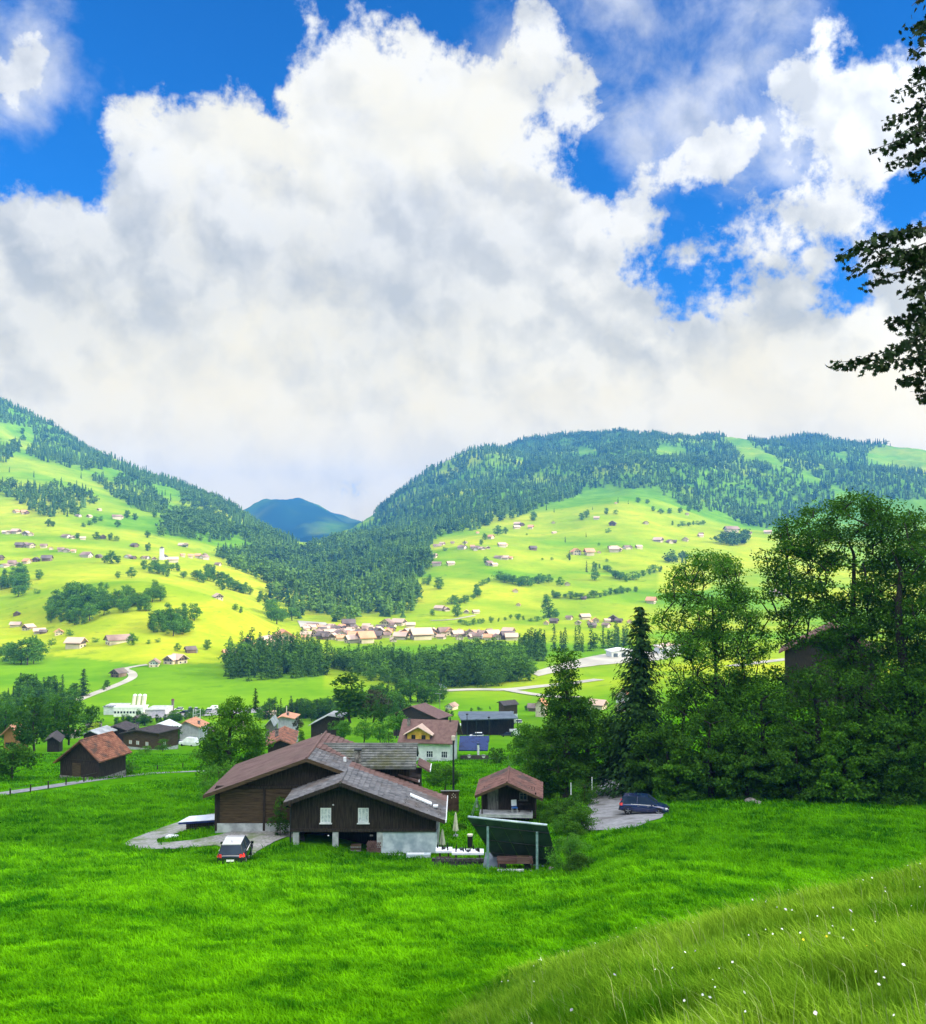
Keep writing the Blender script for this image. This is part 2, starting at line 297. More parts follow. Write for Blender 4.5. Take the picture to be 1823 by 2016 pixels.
class MB:
    def __init__(s): s.v = []; s.f = []; s.r = []
    def add(s, vs, fs, var=.5):
        n = len(s.v); s.v += [tuple(v) for v in vs]; s.f += [tuple(i+n for i in f) for f in fs]; s.r += [var]*len(vs); return s
    def box(s, c, d, rz=0, M=None, taper=1., var=.5):
        vs = []
        for z in (-1, 1):
            k = taper if z > 0 else 1
            for (a, b) in ((-1, -1), (1, -1), (1, 1), (-1, 1)): vs.append(Vector((a*d[0]/2*k, b*d[1]/2*k, z*d[2]/2)))
        R = M if M is not None else Matrix.Rotation(rz, 3, 'Z'); c = Vector(c)
        return s.add([R @ v+c for v in vs], [(0, 3, 2, 1), (4, 5, 6, 7), (0, 1, 5, 4), (1, 2, 6, 5), (2, 3, 7, 6), (3, 0, 4, 7)], var)
    def tube(s, p, q, r0, r1=None, n=8, cap=True, var=.5):
        p = Vector(p); q = Vector(q); r1 = r0 if r1 is None else r1; d = (q-p)
        if d.length < 1e-6: return s
        d.normalize(); a = d.orthogonal().normalized(); b = d.cross(a); vs = []
        for (c, r) in ((p, r0), (q, r1)):
            for i in range(n): t = 2*math.pi*i/n; vs.append(c+a*math.cos(t)*r+b*math.sin(t)*r)
        fs = [(i, (i+1) % n, n+(i+1) % n, n+i) for i in range(n)]
        if cap: fs += [tuple(range(n-1, -1, -1)), tuple(range(n, 2*n))]
        return s.add(vs, fs, var)
    def prism(s, poly, y0, y1, f=lambda x, y, z: (x, y, z)):
        """polygon in (x,z) extruded along y"""
        n = len(poly); vs = [f(x, y0, z) for x, z in poly]+[f(x, y1, z) for x, z in poly]
        return s.add(vs, [tuple(range(n)), tuple(range(2*n-1, n-1, -1))]+[((i+1) % n, i, n+i, n+(i+1) % n) for i in range(n)])
    def slab(s, q, th, var=.5):
        """quad (4 points) with thickness th downwards"""
        q = [Vector(p) for p in q]; return s.add(q+[p-Vector((0, 0, th)) for p in q], [(0, 1, 2, 3), (7, 6, 5, 4), (0, 4, 5, 1), (1, 5, 6, 2), (2, 6, 7, 3), (3, 7, 4, 0)], var)
    def lathe(s, c, prof, n=16, var=.5):
        vs = []; fs = []; c = Vector(c)
        for r, z in prof:
            for i in range(n): t = 2*math.pi*i/n; vs.append(c+Vector((r*math.cos(t), r*math.sin(t), z)))
        for j in range(len(prof)-1):
            for i in range(n): fs.append((j*n+i, j*n+(i+1) % n, (j+1)*n+(i+1) % n, (j+1)*n+i))
        fs += [tuple(range(n-1, -1, -1)), tuple(range((len(prof)-1)*n, len(prof)*n))]
        return s.add(vs, fs, var)
    def mesh(s, name, m, smooth=False):
        me = bpy.data.meshes.new(name); me.from_pydata([tuple(v) for v in s.v], [], s.f); me.materials.append(m)
        a = me.attributes.new('var', 'FLOAT', 'POINT'); a.data.foreach_set('value', np.array(s.r, np.float32))
        import bmesh
        bm = bmesh.new(); bm.from_mesh(me); bmesh.ops.recalc_face_normals(bm, faces=bm.faces); bm.to_mesh(me); bm.free()
        if smooth: me.polygons.foreach_set('use_smooth', [True]*len(me.polygons))
        me.update(); return me
    def build(s, name, m, parent=None, smooth=False, bevel=0):
        o = obj(name, s.mesh(name, m, smooth), parent)
        if bevel:
            b = o.modifiers.new('bevel', 'BEVEL'); b.width = bevel; b.segments = 2; b.limit_method = 'ANGLE'
        return o
# ---------------------------------------------------------------- ground sheet
def ground():
    s1 = np.concatenate([-.62-np.geomspace(.02, 5, 40)[::-1], np.arange(-.62, .6201, .004), .62+np.geomspace(.02, 5, 60)])
    y1 = np.concatenate([np.linspace(-700, -30, 24), np.arange(-20, 24, .8), np.exp(np.arange(math.log(24), math.log(300), .0105)), np.exp(np.arange(math.log(300), math.log(7600), .0085))])
    Yg, Sg = np.meshgrid(y1, s1, indexing='ij'); W = np.maximum(Yg, 24)
    X = Sg*W; Z = terr(X, Yg)
    nS = len(s1); V = np.stack([X, Yg, Z], -1).reshape(-1, 3)
    i, j = np.meshgrid(np.arange(len(y1)-1), np.arange(nS-1), indexing='ij'); k = (i*nS+j).ravel()
    F = np.stack([k, k+1, k+nS+1, k+nS], 1)
    PXg, PYg = proj(X, np.maximum(Yg, 1), Z)
    # land cover: how ripe / dry the hay is (1 = yellow), and where the tall unmown bank grows
    x, y = X, Yg
    ripe = .38+1.3*fbm(x/260, y/160, 3, 21)+.35*fbm(x/60, y/45, 3, 33)
    ripe += .55*inpoly(PXg, PYg, [(100, 1290), (300, 1240), (430, 1175), (560, 1240), (560, 1300), (300, 1310)])*(Yg < 1100)
    ripe += .25*np.exp(-((PXg-200)/350)**2-((PYg-1220)/70)**2)
    ripe += .9*inpoly(PXg, PYg, [(1290, 1120), (1360, 1095), (1400, 1160), (1300, 1170)])
    ripe -= .3*sstep(Yg, 1700, 2600)
    ripe = np.clip(ripe, 0, 1)*sstep(Yg, 480, 640)
    ripe = np.where((Yg > 480) & (Yg < 660) & (PXg < 640) & (PXg > 190), .05, ripe)
    tall = sstep(bank(x, y)-meadow(x, y)+.5*fbm(x/3, y/3, 2, 2), -.4, .8)*(Yg < 60)*(Yg > -60)
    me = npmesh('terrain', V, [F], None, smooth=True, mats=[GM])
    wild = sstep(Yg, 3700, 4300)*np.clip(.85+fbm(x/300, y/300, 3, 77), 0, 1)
    for nm, arr in (('ripe', ripe), ('wild', wild), ('tall', tall), ('near', 1-sstep(Yg, 110, 420))):
        a = me.attributes.new(nm, 'FLOAT', 'POINT'); a.data.foreach_set('value', arr.ravel().astype(np.float32))
    return tag(obj('ground', me), 'green meadows from the near slope across the valley floor up the hills', None, None, 'structure')
def ground_mat():
    m = bpy.data.materials.new('meadow'); m.use_nodes = True; N = NT(m.node_tree); N.n.clear()
    tc = N.new('ShaderNodeTexCoord').outputs['Object']
    def at(n): return N.new('ShaderNodeAttribute', attribute_name=n).outputs['Fac']
    far = N.mix(N.maprange(N.noise(tc, .02, 6, .65).outputs[0], .3, .7), (.085, .225, .006, 1), (.155, .31, .008, 1))
    rip = N.mix(N.maprange(N.noise(tc, .03, 5, .65).outputs[0], .3, .7), (.30, .385, .012, 1), (.44, .44, .022, 1))
    terr_ = N.noise(N.vmath('MULTIPLY', tc, (.6, .6, 6)), .06, 5, .7).outputs[0]
    far = N.mix(N.math('MULTIPLY', at('ripe'), N.maprange(terr_, .2, .7, .7, 1.)), far, rip)
    far = N.mix(N.maprange(terr_, .56, .68, 0, .45), far, (.05, .15, .015, 1))
    nr = N.mix(N.maprange(N.noise(tc, .9, 6, .7).outputs[0], .32, .68), (.035, .18, .001, 1), (.11, .34, .001, 1))
    nr = N.mix(N.maprange(N.noise(tc, .12, 4, .6).outputs[0], .4, .7, 0, .5), nr, (.05, .16, .002, 1))
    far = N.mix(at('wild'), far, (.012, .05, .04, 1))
    col = N.mix(at('near'), far, nr)
    tl = N.mix(N.maprange(N.noise(tc, 1.5, 5, .7).outputs[0], .35, .65), (.07, .20, .010, 1), (.15, .29, .025, 1))
    col = N.mix(at('tall'), col, tl)
    b = N.new('ShaderNodeBsdfPrincipled'); N.put(b.inputs['Base Color'], col); b.inputs['Roughness'].default_value = .95; b.inputs['Specular IOR Level'].default_value = .0
    bn = N.new('ShaderNodeBump'); bn.inputs['Distance'].default_value = .12; bn.inputs['Strength'].default_value = .8
    N.put(bn.inputs['Height'], N.math('MULTIPLY', N.noise(tc, 3.5, 5, .7).outputs[0], N.math('ADD', at('near'), 1.)))
    N.l.new(bn.outputs[0], b.inputs['Normal']); N.l.new(b.outputs[0], N.new('ShaderNodeOutputMaterial').inputs[0])
    return m
GM = ground_mat(); ground()
# ---------------------------------------------------------------- foliage
LM = dict(
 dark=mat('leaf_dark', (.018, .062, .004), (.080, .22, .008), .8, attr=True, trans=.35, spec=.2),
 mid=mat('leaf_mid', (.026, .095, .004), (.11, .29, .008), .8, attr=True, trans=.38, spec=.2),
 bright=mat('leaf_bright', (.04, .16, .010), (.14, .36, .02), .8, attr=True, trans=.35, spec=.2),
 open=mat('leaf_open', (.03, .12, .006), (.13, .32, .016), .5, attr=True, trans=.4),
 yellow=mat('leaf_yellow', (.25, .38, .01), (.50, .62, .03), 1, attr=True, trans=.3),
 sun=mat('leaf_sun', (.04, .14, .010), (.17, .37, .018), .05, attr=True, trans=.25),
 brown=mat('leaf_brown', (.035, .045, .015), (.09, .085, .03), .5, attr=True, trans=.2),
 spruce=mat('needle', (.008, .030, .006), (.030, .085, .010), .6, attr=True, trans=.08, spec=.15),
 farspruce=mat('needle_far', (.012, .040, .014), (.045, .095, .025), .02, attr=True, trans=.05, spec=.1),
 maple=mat('leaf_maple', (.006, .016, .006), (.016, .040, .012), 2, attr=True, trans=.05, spec=.15))
BARK = mat('bark', (.035, .026, .018), (.085, .066, .048), 6, bump=.02)
BARKD = mat('bark_dark', (.012, .010, .008), (.035, .028, .022), 6, bump=.02)
def leafquads(c, size, r, droop=0., asp=.62):
    """rhombic leaf sprays at centres c (n,3)"""
    n = len(c); nrm = r.normal(size=(n, 3)); nrm[:, 2] = np.abs(nrm[:, 2])+.35; nrm /= np.linalg.norm(nrm, axis=1)[:, None]
    t = r.normal(size=(n, 3)); t[:, 2] -= droop; t -= nrm*(t*nrm).sum(1)[:, None]; t /= np.linalg.norm(t, axis=1)[:, None]+1e-9
    b = np.cross(nrm, t); s = (size*r.uniform(.6, 1.35, n))[:, None]
    V = np.stack([c-t*s*.5, c+b*s*.5*asp-t*s*.05, c+t*s*.55, c-b*s*.5*asp-t*s*.05], 1).reshape(-1, 3)
    return V, np.arange(4*n).reshape(n, 4)
def bez(p, q, r, n=6, sag=.15):
    p = np.array(p, float); q = np.array(q, float); L = np.linalg.norm(q-p)
    m1 = p+(q-p)*.35+np.array([0, 0, L*sag])+r.normal(size=3)*L*.06; m2 = p+(q-p)*.7+np.array([0, 0, L*sag*.6])+r.normal(size=3)*L*.06
    t = np.linspace(0, 1, n)[:, None]
    return (1-t)**3*p+3*(1-t)**2*t*m1+3*(1-t)*t*t*m2+t**3*q
def limb(mb, pts, r0, r1, n=6):
    k = len(pts)-1
    for i in range(k): mb.tube(pts[i], pts[i+1], r0+(r1-r0)*i/k, r0+(r1-r0)*(i+1)/k, n, cap=False)
def broad(h, env, ncl, nleaf, lsize, rc, seed, trunk=.035, forks=5, base=.18, vis=1., lean=(0, 0), wood_n=6):
    """env: ellipsoids (cx,cy,cz,rx,ry,rz) as fractions of the height; returns crown (V,F,var) and wood MB"""
    r = np.random.default_rng(seed); env = np.array(env)*h; vol = (env[:, 3]*env[:, 4]*env[:, 5])**.62; cen = []
    for i in range(ncl*40):
        e = env[r.choice(len(env), p=vol/vol.sum())]; d = r.normal(size=3); d /= np.linalg.norm(d); q = r.uniform(.35, 1)**.5
        c = e[:3]+d*e[3:]*q
        if all(np.linalg.norm(c-o) > rc*h*.62 for o in cen): cen.append(c)
        if len(cen) >= ncl: break
    cen = np.array(cen); zc = cen[:, 2]; w = r.uniform(0, 1, len(cen))
    V = []; var = []
    per = np.maximum(3, (nleaf/len(cen)*r.uniform(.5, 1.5, len(cen)))).astype(int)
    idx = np.repeat(np.arange(len(cen)), per); n = len(idx)
    d = r.normal(size=(n, 3)); d /= np.linalg.norm(d, axis=1)[:, None]; rad = rc*h*r.uniform(.7, 1.3, len(cen))[idx]*r.uniform(.15, 1, n)**.45
    pts = cen[idx]+d*rad[:, None]*np.array([1.15, 1.15, .62]); pts += r.normal(size=(n, 3))*rc*h*.12
    pts[:, 2] = np.maximum(pts[:, 2], .02*h)
    V, F = leafquads(pts, lsize, r, .5)
    hi = (pts[:, 2]-pts[:, 2].min())/(np.ptp(pts[:, 2])+1e-6)
    vr = np.clip(.55*w[idx]+.45*r.uniform(0, 1, n), 0, 1)
    wood = MB(); top = np.array([lean[0]*h, lean[1]*h, h*.78]); tp = bez((0, 0, -.03*h), top, r, 9, 0)
    limb(wood, tp, trunk*h, trunk*h*.25, 9)
    nodes = [tp[i] for i in range(2, 9)]
    order = np.argsort(np.linalg.norm(cen-tp[4], axis=1))
    kids = []
    for ii in order:
        if r.uniform() > vis: continue
        c = cen[ii]; cand = nodes+kids; D = [np.linalg.norm(c-k)+(.6*h if k[2] > c[2]-.02*h else 0) for k in cand]; k = cand[int(np.argmin(D))]
        main = any(k is q for q in nodes); L = np.linalg.norm(c-k); pb = bez(k, c, r, 5, .10)
        limb(wood, pb, (.011 if main else .005)*h*min(1, .3+L/(.25*h)), .0018*h, 5 if wood_n > 5 else 4)
        kids += [pb[2], pb[3], pb[4]]
    return (V, F, np.repeat(vr, 4)), wood
def spruce(h, rad, seed, levels=34, per=8, spray=11, lsize=.5, bare=.08):
    r = np.random.default_rng(seed); cs = []; mb = MB()
    for i in range(levels):
        f = i/levels; z = h*(bare+(1-bare)*f); L = rad*(1-f)**.8*r.uniform(.75, 1.15)+.02*h
        for k in range(max(3, int(per*(1-.5*f)))):
            a = r.uniform(0, 2*math.pi); l = L*r.uniform(.7, 1.15); d = np.array([math.cos(a), math.sin(a), 0]); n = max(3, int(spray*(1-f*.6)))
            t = np.linspace(.12, 1, n)[:, None]; p = np.array([0, 0, z])+d*l*t+np.array([0, 0, 1.])*(-.32*l*t+.16*l*t**3)
            cs.append(p+r.normal(size=p.shape)*np.array([.09, .09, .05])*L)
    c = np.concatenate(cs); n = len(c)
    out = c.copy(); out[:, 2] = 0; out /= np.linalg.norm(out, axis=1)[:, None]+1e-6
    s = (lsize*r.uniform(.6, 1.3, n))[:, None]; side = np.stack([-out[:, 1], out[:, 0], 0*out[:, 0]], 1); dn = out*.75+np.array([0, 0, -.55])+r.normal(size=(n, 3))*.22
    V = np.stack([c-dn*s*.2, c+side*s*.36, c+dn*s, c-side*s*.36], 1).reshape(-1, 3)
    mb.tube((0, 0, -.03*h), (0, 0, h*.97), .014*h, .002*h, 8, cap=False)
    return (V, np.arange(4*n).reshape(n, 4), np.repeat(r.uniform(0, 1, n), 4)), mb
E_ROUND = [(0, 0, .60, .30, .30, .34), (.10, 0, .50, .24, .24, .22), (-.12, .05, .52, .24, .24, .24), (0, 0, .80, .17, .17, .17)]
E_TALL = [(0, 0, .55, .20, .20, .36), (.05, 0, .35, .19, .19, .22), (-.04, 0, .78, .13, .13, .20)]
E_WIDE = [(0, 0, .58, .42, .40, .26), (.28, 0, .48, .28, .26, .20), (-.28, 0, .48, .28, .26, .20), (0, 0, .76, .26, .26, .20)]
E_BUSH = [(0, 0, .45, .48, .48, .45), (.22, .1, .35, .34, .34, .32), (-.25, -.1, .38, .34, .34, .34)]
_tm = {}
def proto(key):
    """meshes of a unit-height tree of the given kind: (crown, trunk)"""
    if key in _tm: return _tm[key]
    kind, v, lm = key
    if kind == 'spruce': cr, wd = spruce(1, .20, 40+v, 26, 8, 8, .055)
    elif kind == 'fir': cr, wd = spruce(1, .13, 50+v, 26, 7, 6, .05, .05)
    elif kind == 'round': cr, wd = broad(1, [(0, 0, .50, .34, .34, .46), (.14, .05, .36, .28, .28, .30), (-.16, -.05, .40, .27, .27, .30), (0, .1, .75, .2, .2, .2)], 44, 1900, .062, .12, 60+v, .022, vis=.3, wood_n=4)
    elif kind == 'tall': cr, wd = broad(1, [(0, 0, .50, .22, .22, .46), (.07, 0, .32, .22, .22, .28), (-.06, 0, .70, .15, .15, .24)], 40, 1700, .055, .10, 70+v, .02, vis=.3, wood_n=4)
    elif kind == 'wide': cr, wd = broad(1, E_WIDE+[(0, 0, .34, .36, .34, .26)], 54, 2400, .060, .125, 80+v, .03, vis=.4, wood_n=4)
    elif kind == 'bush': cr, wd = broad(1, E_BUSH, 24, 900, .085, .2, 90+v, .03, vis=.2, wood_n=4)
    _tm[key] = (npmesh(kind+'_crown', cr[0], [cr[1]], LM[lm], cr[2]), wd.mesh(kind+'_trunk', BARK))
    return _tm[key]
CONE = ('spruce', 'fir')
def tree(kind, lm, base, h, label, group=None, v=None, wide=1., cat='tree', name=None):
    v = random.randrange(3) if v is None else v; cm, tm = proto((kind, v, lm))
    nm = name or ('spruce_tree' if kind in CONE else 'bush' if kind == 'bush' else 'broadleaf_tree')
    t = thing(nm, label, 'bush' if kind == 'bush' and cat == 'tree' else cat, base, random.uniform(0, 6.28), group); t.scale = (h*wide, h*wide, h)
    obj('crown', cm, t); obj('trunk', tm, t)
    return t
def tree_px(reg, x, ybase, hpx, kind, lm, label, group=None, wide=1., ymin=3., sink=.02, Y=None, **k):
    px, py = RG(reg, x, ybase); f = RG(reg, 1, 0)[0]-RG(reg, 0, 0)[0]
    b = H1(px, py, ymin) if Y is None else P(px, py, Y); h = hpx*f/FPX*b.y*1.02
    b.z -= sink*h
    return tree(kind, lm, b, h, label, group, wide=wide, **k)
# ---- forests: far woods that read as one mass, each one mesh standing on the hills
def small_conifer(r):
    V = []; F = []; n = 7
    for k in range(6):
        f = k/6; z0 = .04+f*.90; R = (.17*(1-f)+.022)*r.uniform(.85, 1.2); zt = z0+.27*(1-.4*f); a0 = r.uniform(0, 6)
        b = len(V); V.append((0, 0, min(1, zt)))
        for i in range(n): q = R*r.uniform(.6, 1.2); V.append((math.cos(a0+i*2*math.pi/n)*q, math.sin(a0+i*2*math.pi/n)*q, z0+r.uniform(-.035, .02)))
        F += [(b, b+1+i, b+1+(i+1) % n) for i in range(n)]
    return np.array(V), np.array(F)
def small_broad(r, tall=1.):
    c = []; nl = 9
    for k in range(nl):
        q = r.normal(size=3)*np.array([.13, .13, .17]); q[2] += .55; d = r.normal(size=(11, 3)); d /= np.linalg.norm(d, axis=1)[:, None]
        c.append(q+d*np.array([.14, .14, .12]))
    c = np.concatenate(c); c[:, 2] = np.clip(c[:, 2], .03, 1); V, F = leafquads(c, .17, r, 0, .8)
    return V, np.concatenate([F[:, [0, 1, 2]], F[:, [0, 2, 3]]])
_cf = [small_conifer(np.random.default_rng(i)) for i in range(6)]; _bf = [small_broad(np.random.default_rng(20+i)) for i in range(6)]
def _tri(c): return c[0], np.concatenate([c[1][:, [0, 1, 2]], c[1][:, [0, 2, 3]]])
_cfn = [_tri(spruce(1, .15, 400+i, 20, 7, 5, .060, .02)[0]) for i in range(6)]
_bfn = [_tri(broad(1, [(0, 0, .5, .24, .24, .44), (.1, 0, .3, .22, .22, .26), (-.06, 0, .72, .17, .17, .22)], 26, 520, .085, .13, 420+i, .02, vis=0)[0]) for i in range(6)]
def scatter_mesh(name, pts, hs, conif, m, seed=1, wide=1., hue=None, near=False):
    r = np.random.default_rng(seed); Vs = []; Fs = []; vr = []; off = 0; ty = np.where(r.uniform(0, 1, len(pts)) < conif, 0, 1); vi = r.integers(0, 6, len(pts))
    for t in (0, 1):
        for v in range(6):
            sel = np.nonzero((ty == t) & (vi == v))[0]
            if not len(sel): continue
            TV, TF = ((_cfn, _bfn) if near else (_cf, _bf))[t][v]; a = r.uniform(0, 6.28, len(sel)); ca, sa = np.cos(a), np.sin(a); h = hs[sel]*(1 if t == 0 else .82); w = h*wide*r.uniform(.85, 1.2, len(sel))*(1 if t == 0 else 1.15)
            X = TV[None, :, 0]*ca[:, None]-TV[None, :, 1]*sa[:, None]; Yy = TV[None, :, 0]*sa[:, None]+TV[None, :, 1]*ca[:, None]
            V = np.stack([pts[sel, 0, None]+X*w[:, None], pts[sel, 1, None]+Yy*w[:, None], pts[sel, 2, None]+TV[None, :, 2]*h[:, None]-.02*h[:, None]], -1)
            F = (np.arange(len(sel))*len(TV))[:, None, None]+TF[None]+off; off += len(sel)*len(TV)
            Vs.append(V.reshape(-1, 3)); Fs.append(F.reshape(-1, 3))
            tone = np.clip((.12 if t == 0 else .62)+r.uniform(-.12, .35, len(sel)), 0, 1); vr.append(np.repeat(tone, len(TV)))
    return npmesh(name, np.concatenate(Vs), Fs, m, np.concatenate(vr))
FORM = mat('forest_far', (.012, .050, .018), (.15, .28, .03), .02, attr=True, trans=.08, spec=.05)
FORN = mat('forest_near', (.010, .040, .012), (.12, .27, .02), .02, attr=True, trans=.15, spec=.05)
def forest(polys, yr, step, h, conif, label, seed=1, dens=1., m=None, wide=1., holes=(), clump=0.):
    r = np.random.default_rng(seed); xs = [p[0] for q in polys for p in q]; y0, y1 = yr
    aa = (min(xs)-CX0)/FPX, (max(xs)-CX0)/FPX
    n = int((y1-y0)*((aa[1]-aa[0])*(y0+y1)/2)/(step*step)*dens); Y = y0+(y1-y0)*np.sqrt(r.uniform(0, 1, n)) if y0 < 400 else r.uniform(y0**2, y1**2, n)**.5
    X = r.uniform(aa[0], aa[1], n)*Y; Z = terr(X, Y); px, py = proj(X, Y, Z); px0, py0 = px.copy(), py.copy()
    px = px+9*fbm(X/60, Y/60, 3, 50); py = py+7*fbm(X/60, Y/60, 3, 60)
    k = np.zeros(n, bool)
    for q in polys: k |= inpoly(px, py, q)
    for q in holes: k &= ~inpoly(px, py, q)
    if clump: k &= (fbm(X/70, Y/70, 3, seed) > clump)
    pts = np.stack([X, Y, Z], 1)[k]
    ok = []; cell = {}
    for i, p in enumerate(pts):
        c = (int(p[0]//(step*.75)), int(p[1]//(step*.75)))
        if c in cell: continue
        cell[c] = 1; ok.append(i)
    pts = pts[ok]; hs = h*r.uniform(.6, 1.2, len(pts))
    print(label, len(pts))
    return tag(obj('forest', scatter_mesh('forest', pts, hs, conif, m or FORM, seed, wide, near=m is not None)), label, 'forest', None, 'stuff')
Q = lambda reg, *p: [RG(reg, x, y) for x, y in p]
# left mountain
forest([Q(1, (-60, -20), (0, 30), (150, 100), (350, 185), (540, 290), (760, 410), (900, 495), (1000, 530), (1140, 550), (1330, 650), (1480, 750), (1640, 850), (1760, 920), (1790, 960), (1640, 890), (1500, 830), (1400, 790), (1290, 700), (1180, 665), (1060, 600), (980, 560), (880, 540), (720, 470), (640, 450), (540, 475), (420, 470), (360, 440), (200, 410), (140, 370), (210, 300), (240, 270), (150, 210), (-60, 180))], (1300, 3900), 14, 22, .9, 'dark conifer wood along the ridge of the left mountain', 2)
forest([Q(1, (-60, 310), (110, 310), (125, 370), (20, 420), (-60, 440)), Q(1, (-60, 520), (150, 560), (270, 560), (400, 560), (520, 590), (570, 650), (450, 680), (470, 730), (300, 740), (150, 690), (0, 600), (-60, 600)),
        Q(1, (540, 520), (600, 500), (650, 560), (690, 510), (760, 480), (880, 540), (900, 620), (990, 650), (980, 720), (880, 730), (760, 670), (640, 600))], (1200, 3300), 13, 21, .6, 'dark wood patches between pastures on the left mountainside', 3)
forest([Q(1, (960, 720), (1080, 700), (1200, 720), (1370, 780), (1380, 860), (1250, 890), (1050, 850), (930, 850)), Q(1, (1380, 800), (1550, 810), (1650, 880), (1620, 930), (1480, 900), (1380, 850)),
        Q(1, (1060, 600), (1140, 570), (1330, 650), (1480, 750), (1640, 850), (1560, 810), (1450, 770), (1330, 720), (1180, 700), (1080, 680))], (1200, 3000), 12, 19, .15, 'rounded broadleaf wood on the left mountainside beside the valley mouth', 4)
# middle spur
forest([Q(3, (95, 30), (150, 0), (420, -30), (560, 0), (760, -60), (900, -90), (1100, -110), (1290, -100), (1350, 90), (1290, 160), (1180, 170), (1150, 280), (1270, 200), (1285, 300), (1200, 390), (1050, 390), (960, 350), (900, 420), (780, 430), (760, 370), (660, 390), (540, 390), (520, 330), (430, 290), (390, 250), (470, 220), (330, 170), (200, 110))],
       (1040, 2900), 12, 22, .38, 'mixed conifer and broadleaf wood on the spur behind the village', 5, dens=1.2)
# right mountain
forest([Q(4, (600, 580), (700, 490), (900, 380), (1060, 310), (1250, 230), (1400, 30), (1600, 10), (1900, -10), (1900, 330), (1600, 340), (1570, 380), (1380, 430), (1230, 490), (1100, 550), (960, 580), (850, 600), (730, 640)),
        Q(4, (560, 590), (640, 600), (720, 640), (700, 720), (710, 800), (640, 810), (600, 900), (640, 1000), (560, 1090), (470, 1100), (400, 1060), (330, 1000), (330, 680)),
        Q(5, (-40, -20), (250, -10), (600, 0), (640, 40), (770, 180), (880, 190), (960, 240), (1090, 220), (1100, 300), (1250, 330), (1290, 390), (1300, 480), (1130, 500), (1000, 560), (820, 570), (650, 500), (570, 470), (480, 480), (300, 390), (230, 340), (0, 330))],
       (1100, 4300), 14, 22, .75, 'conifer forest covering the upper slope of the right mountain', 6, dens=1.1, holes=[Q(5, (250, 90), (400, 95), (430, 150), (240, 150)), Q(4, (1560, 100), (1680, 110), (1700, 150), (1580, 160)), Q(5, (700, 400), (900, 430), (930, 460), (780, 450))])
forest([Q(5, (700, 0), (900, 10), (1640, 20), (1620, 80), (1500, 100), (1460, 180), (1700, 230), (1860, 240), (1900, 400), (1640, 400), (1500, 420), (1300, 330), (1500, 330), (1290, 310), (1200, 320), (1160, 250), (1000, 210), (870, 120))],
       (1700, 4400), 15, 24, .9, 'blue green conifer wood below the cloud on the far right mountain', 7, holes=[Q(5, (1280, 130), (1340, 120), (1360, 170), (1290, 180))])
forest([Q(5, (560, 660), (640, 610), (770, 600), (780, 650), (700, 680)), Q(5, (290, 770), (330, 735), (430, 730), (430, 780)), Q(5, (430, 390), (560, 430), (580, 490), (460, 460))], (1300, 2400), 10, 17, .1, 'small round broadleaf copses on the right pasture', 8)
# steep blue flank
forest([Q(4, (330, 640), (370, 500), (420, 380), (560, 270), (720, 170), (720, 330), (560, 470), (430, 600)), Q(4, (560, 400), (600, 330), (760, 200), (930, 120), (1100, 50), (1400, 0), (1400, 130), (1040, 240), (900, 380), (700, 470)), Q(4, (90, 690), (200, 620), (300, 570), (410, 520), (430, 440), (520, 400), (620, 380), (700, 290), (780, 230), (930, 200), (1040, 130), (1180, 130), (1350, 110), (1250, 230), (1060, 310), (900, 380), (700, 490), (600, 590), (420, 660), (250, 710))],
       (2300, 5200), 17, 25, .85, 'blue shaded forest on the steep flank of the right mountain', 9)
# valley floor woods
forest([Q(3, (130, 740), (160, 620), (300, 600), (560, 600), (740, 640), (750, 730), (640, 750), (420, 760), (260, 775))], (560, 760), 6.5, 18, .85, 'dark spruce wood standing on the green valley field', 10, m=FORN, dens=1.4)
forest([Q(3, (740, 640), (900, 640), (1180, 640), (1300, 720), (1420, 800), (1440, 830), (1300, 830), (990, 750), (900, 710), (760, 690))], (520, 760), 6, 14, .55, 'mixed dark wood along the river in the valley', 11, m=FORN, dens=1.3)
forest([Q(6, (0, 560), (100, 520), (300, 520), (480, 560), (570, 620), (560, 690), (400, 720), (200, 745), (0, 740)), Q(3, (1240, 660), (1500, 640), (1500, 790), (1420, 800), (1290, 700))], (540, 800), 6, 15.5, .1, 'bright green sunlit broadleaf wood beside the valley road', 12, m=FORN, dens=1.4)
forest([Q(6, (440, 560), (480, 520), (650, 500), (660, 560), (540, 575)), Q(6, (680, 470), (900, 470), (1230, 430), (1240, 445), (1000, 480), (900, 492))], (640, 1000), 6.5, 20, .95, 'sunlit row of tall spruces behind the gravel river works', 13, m=FORN, dens=1.5)
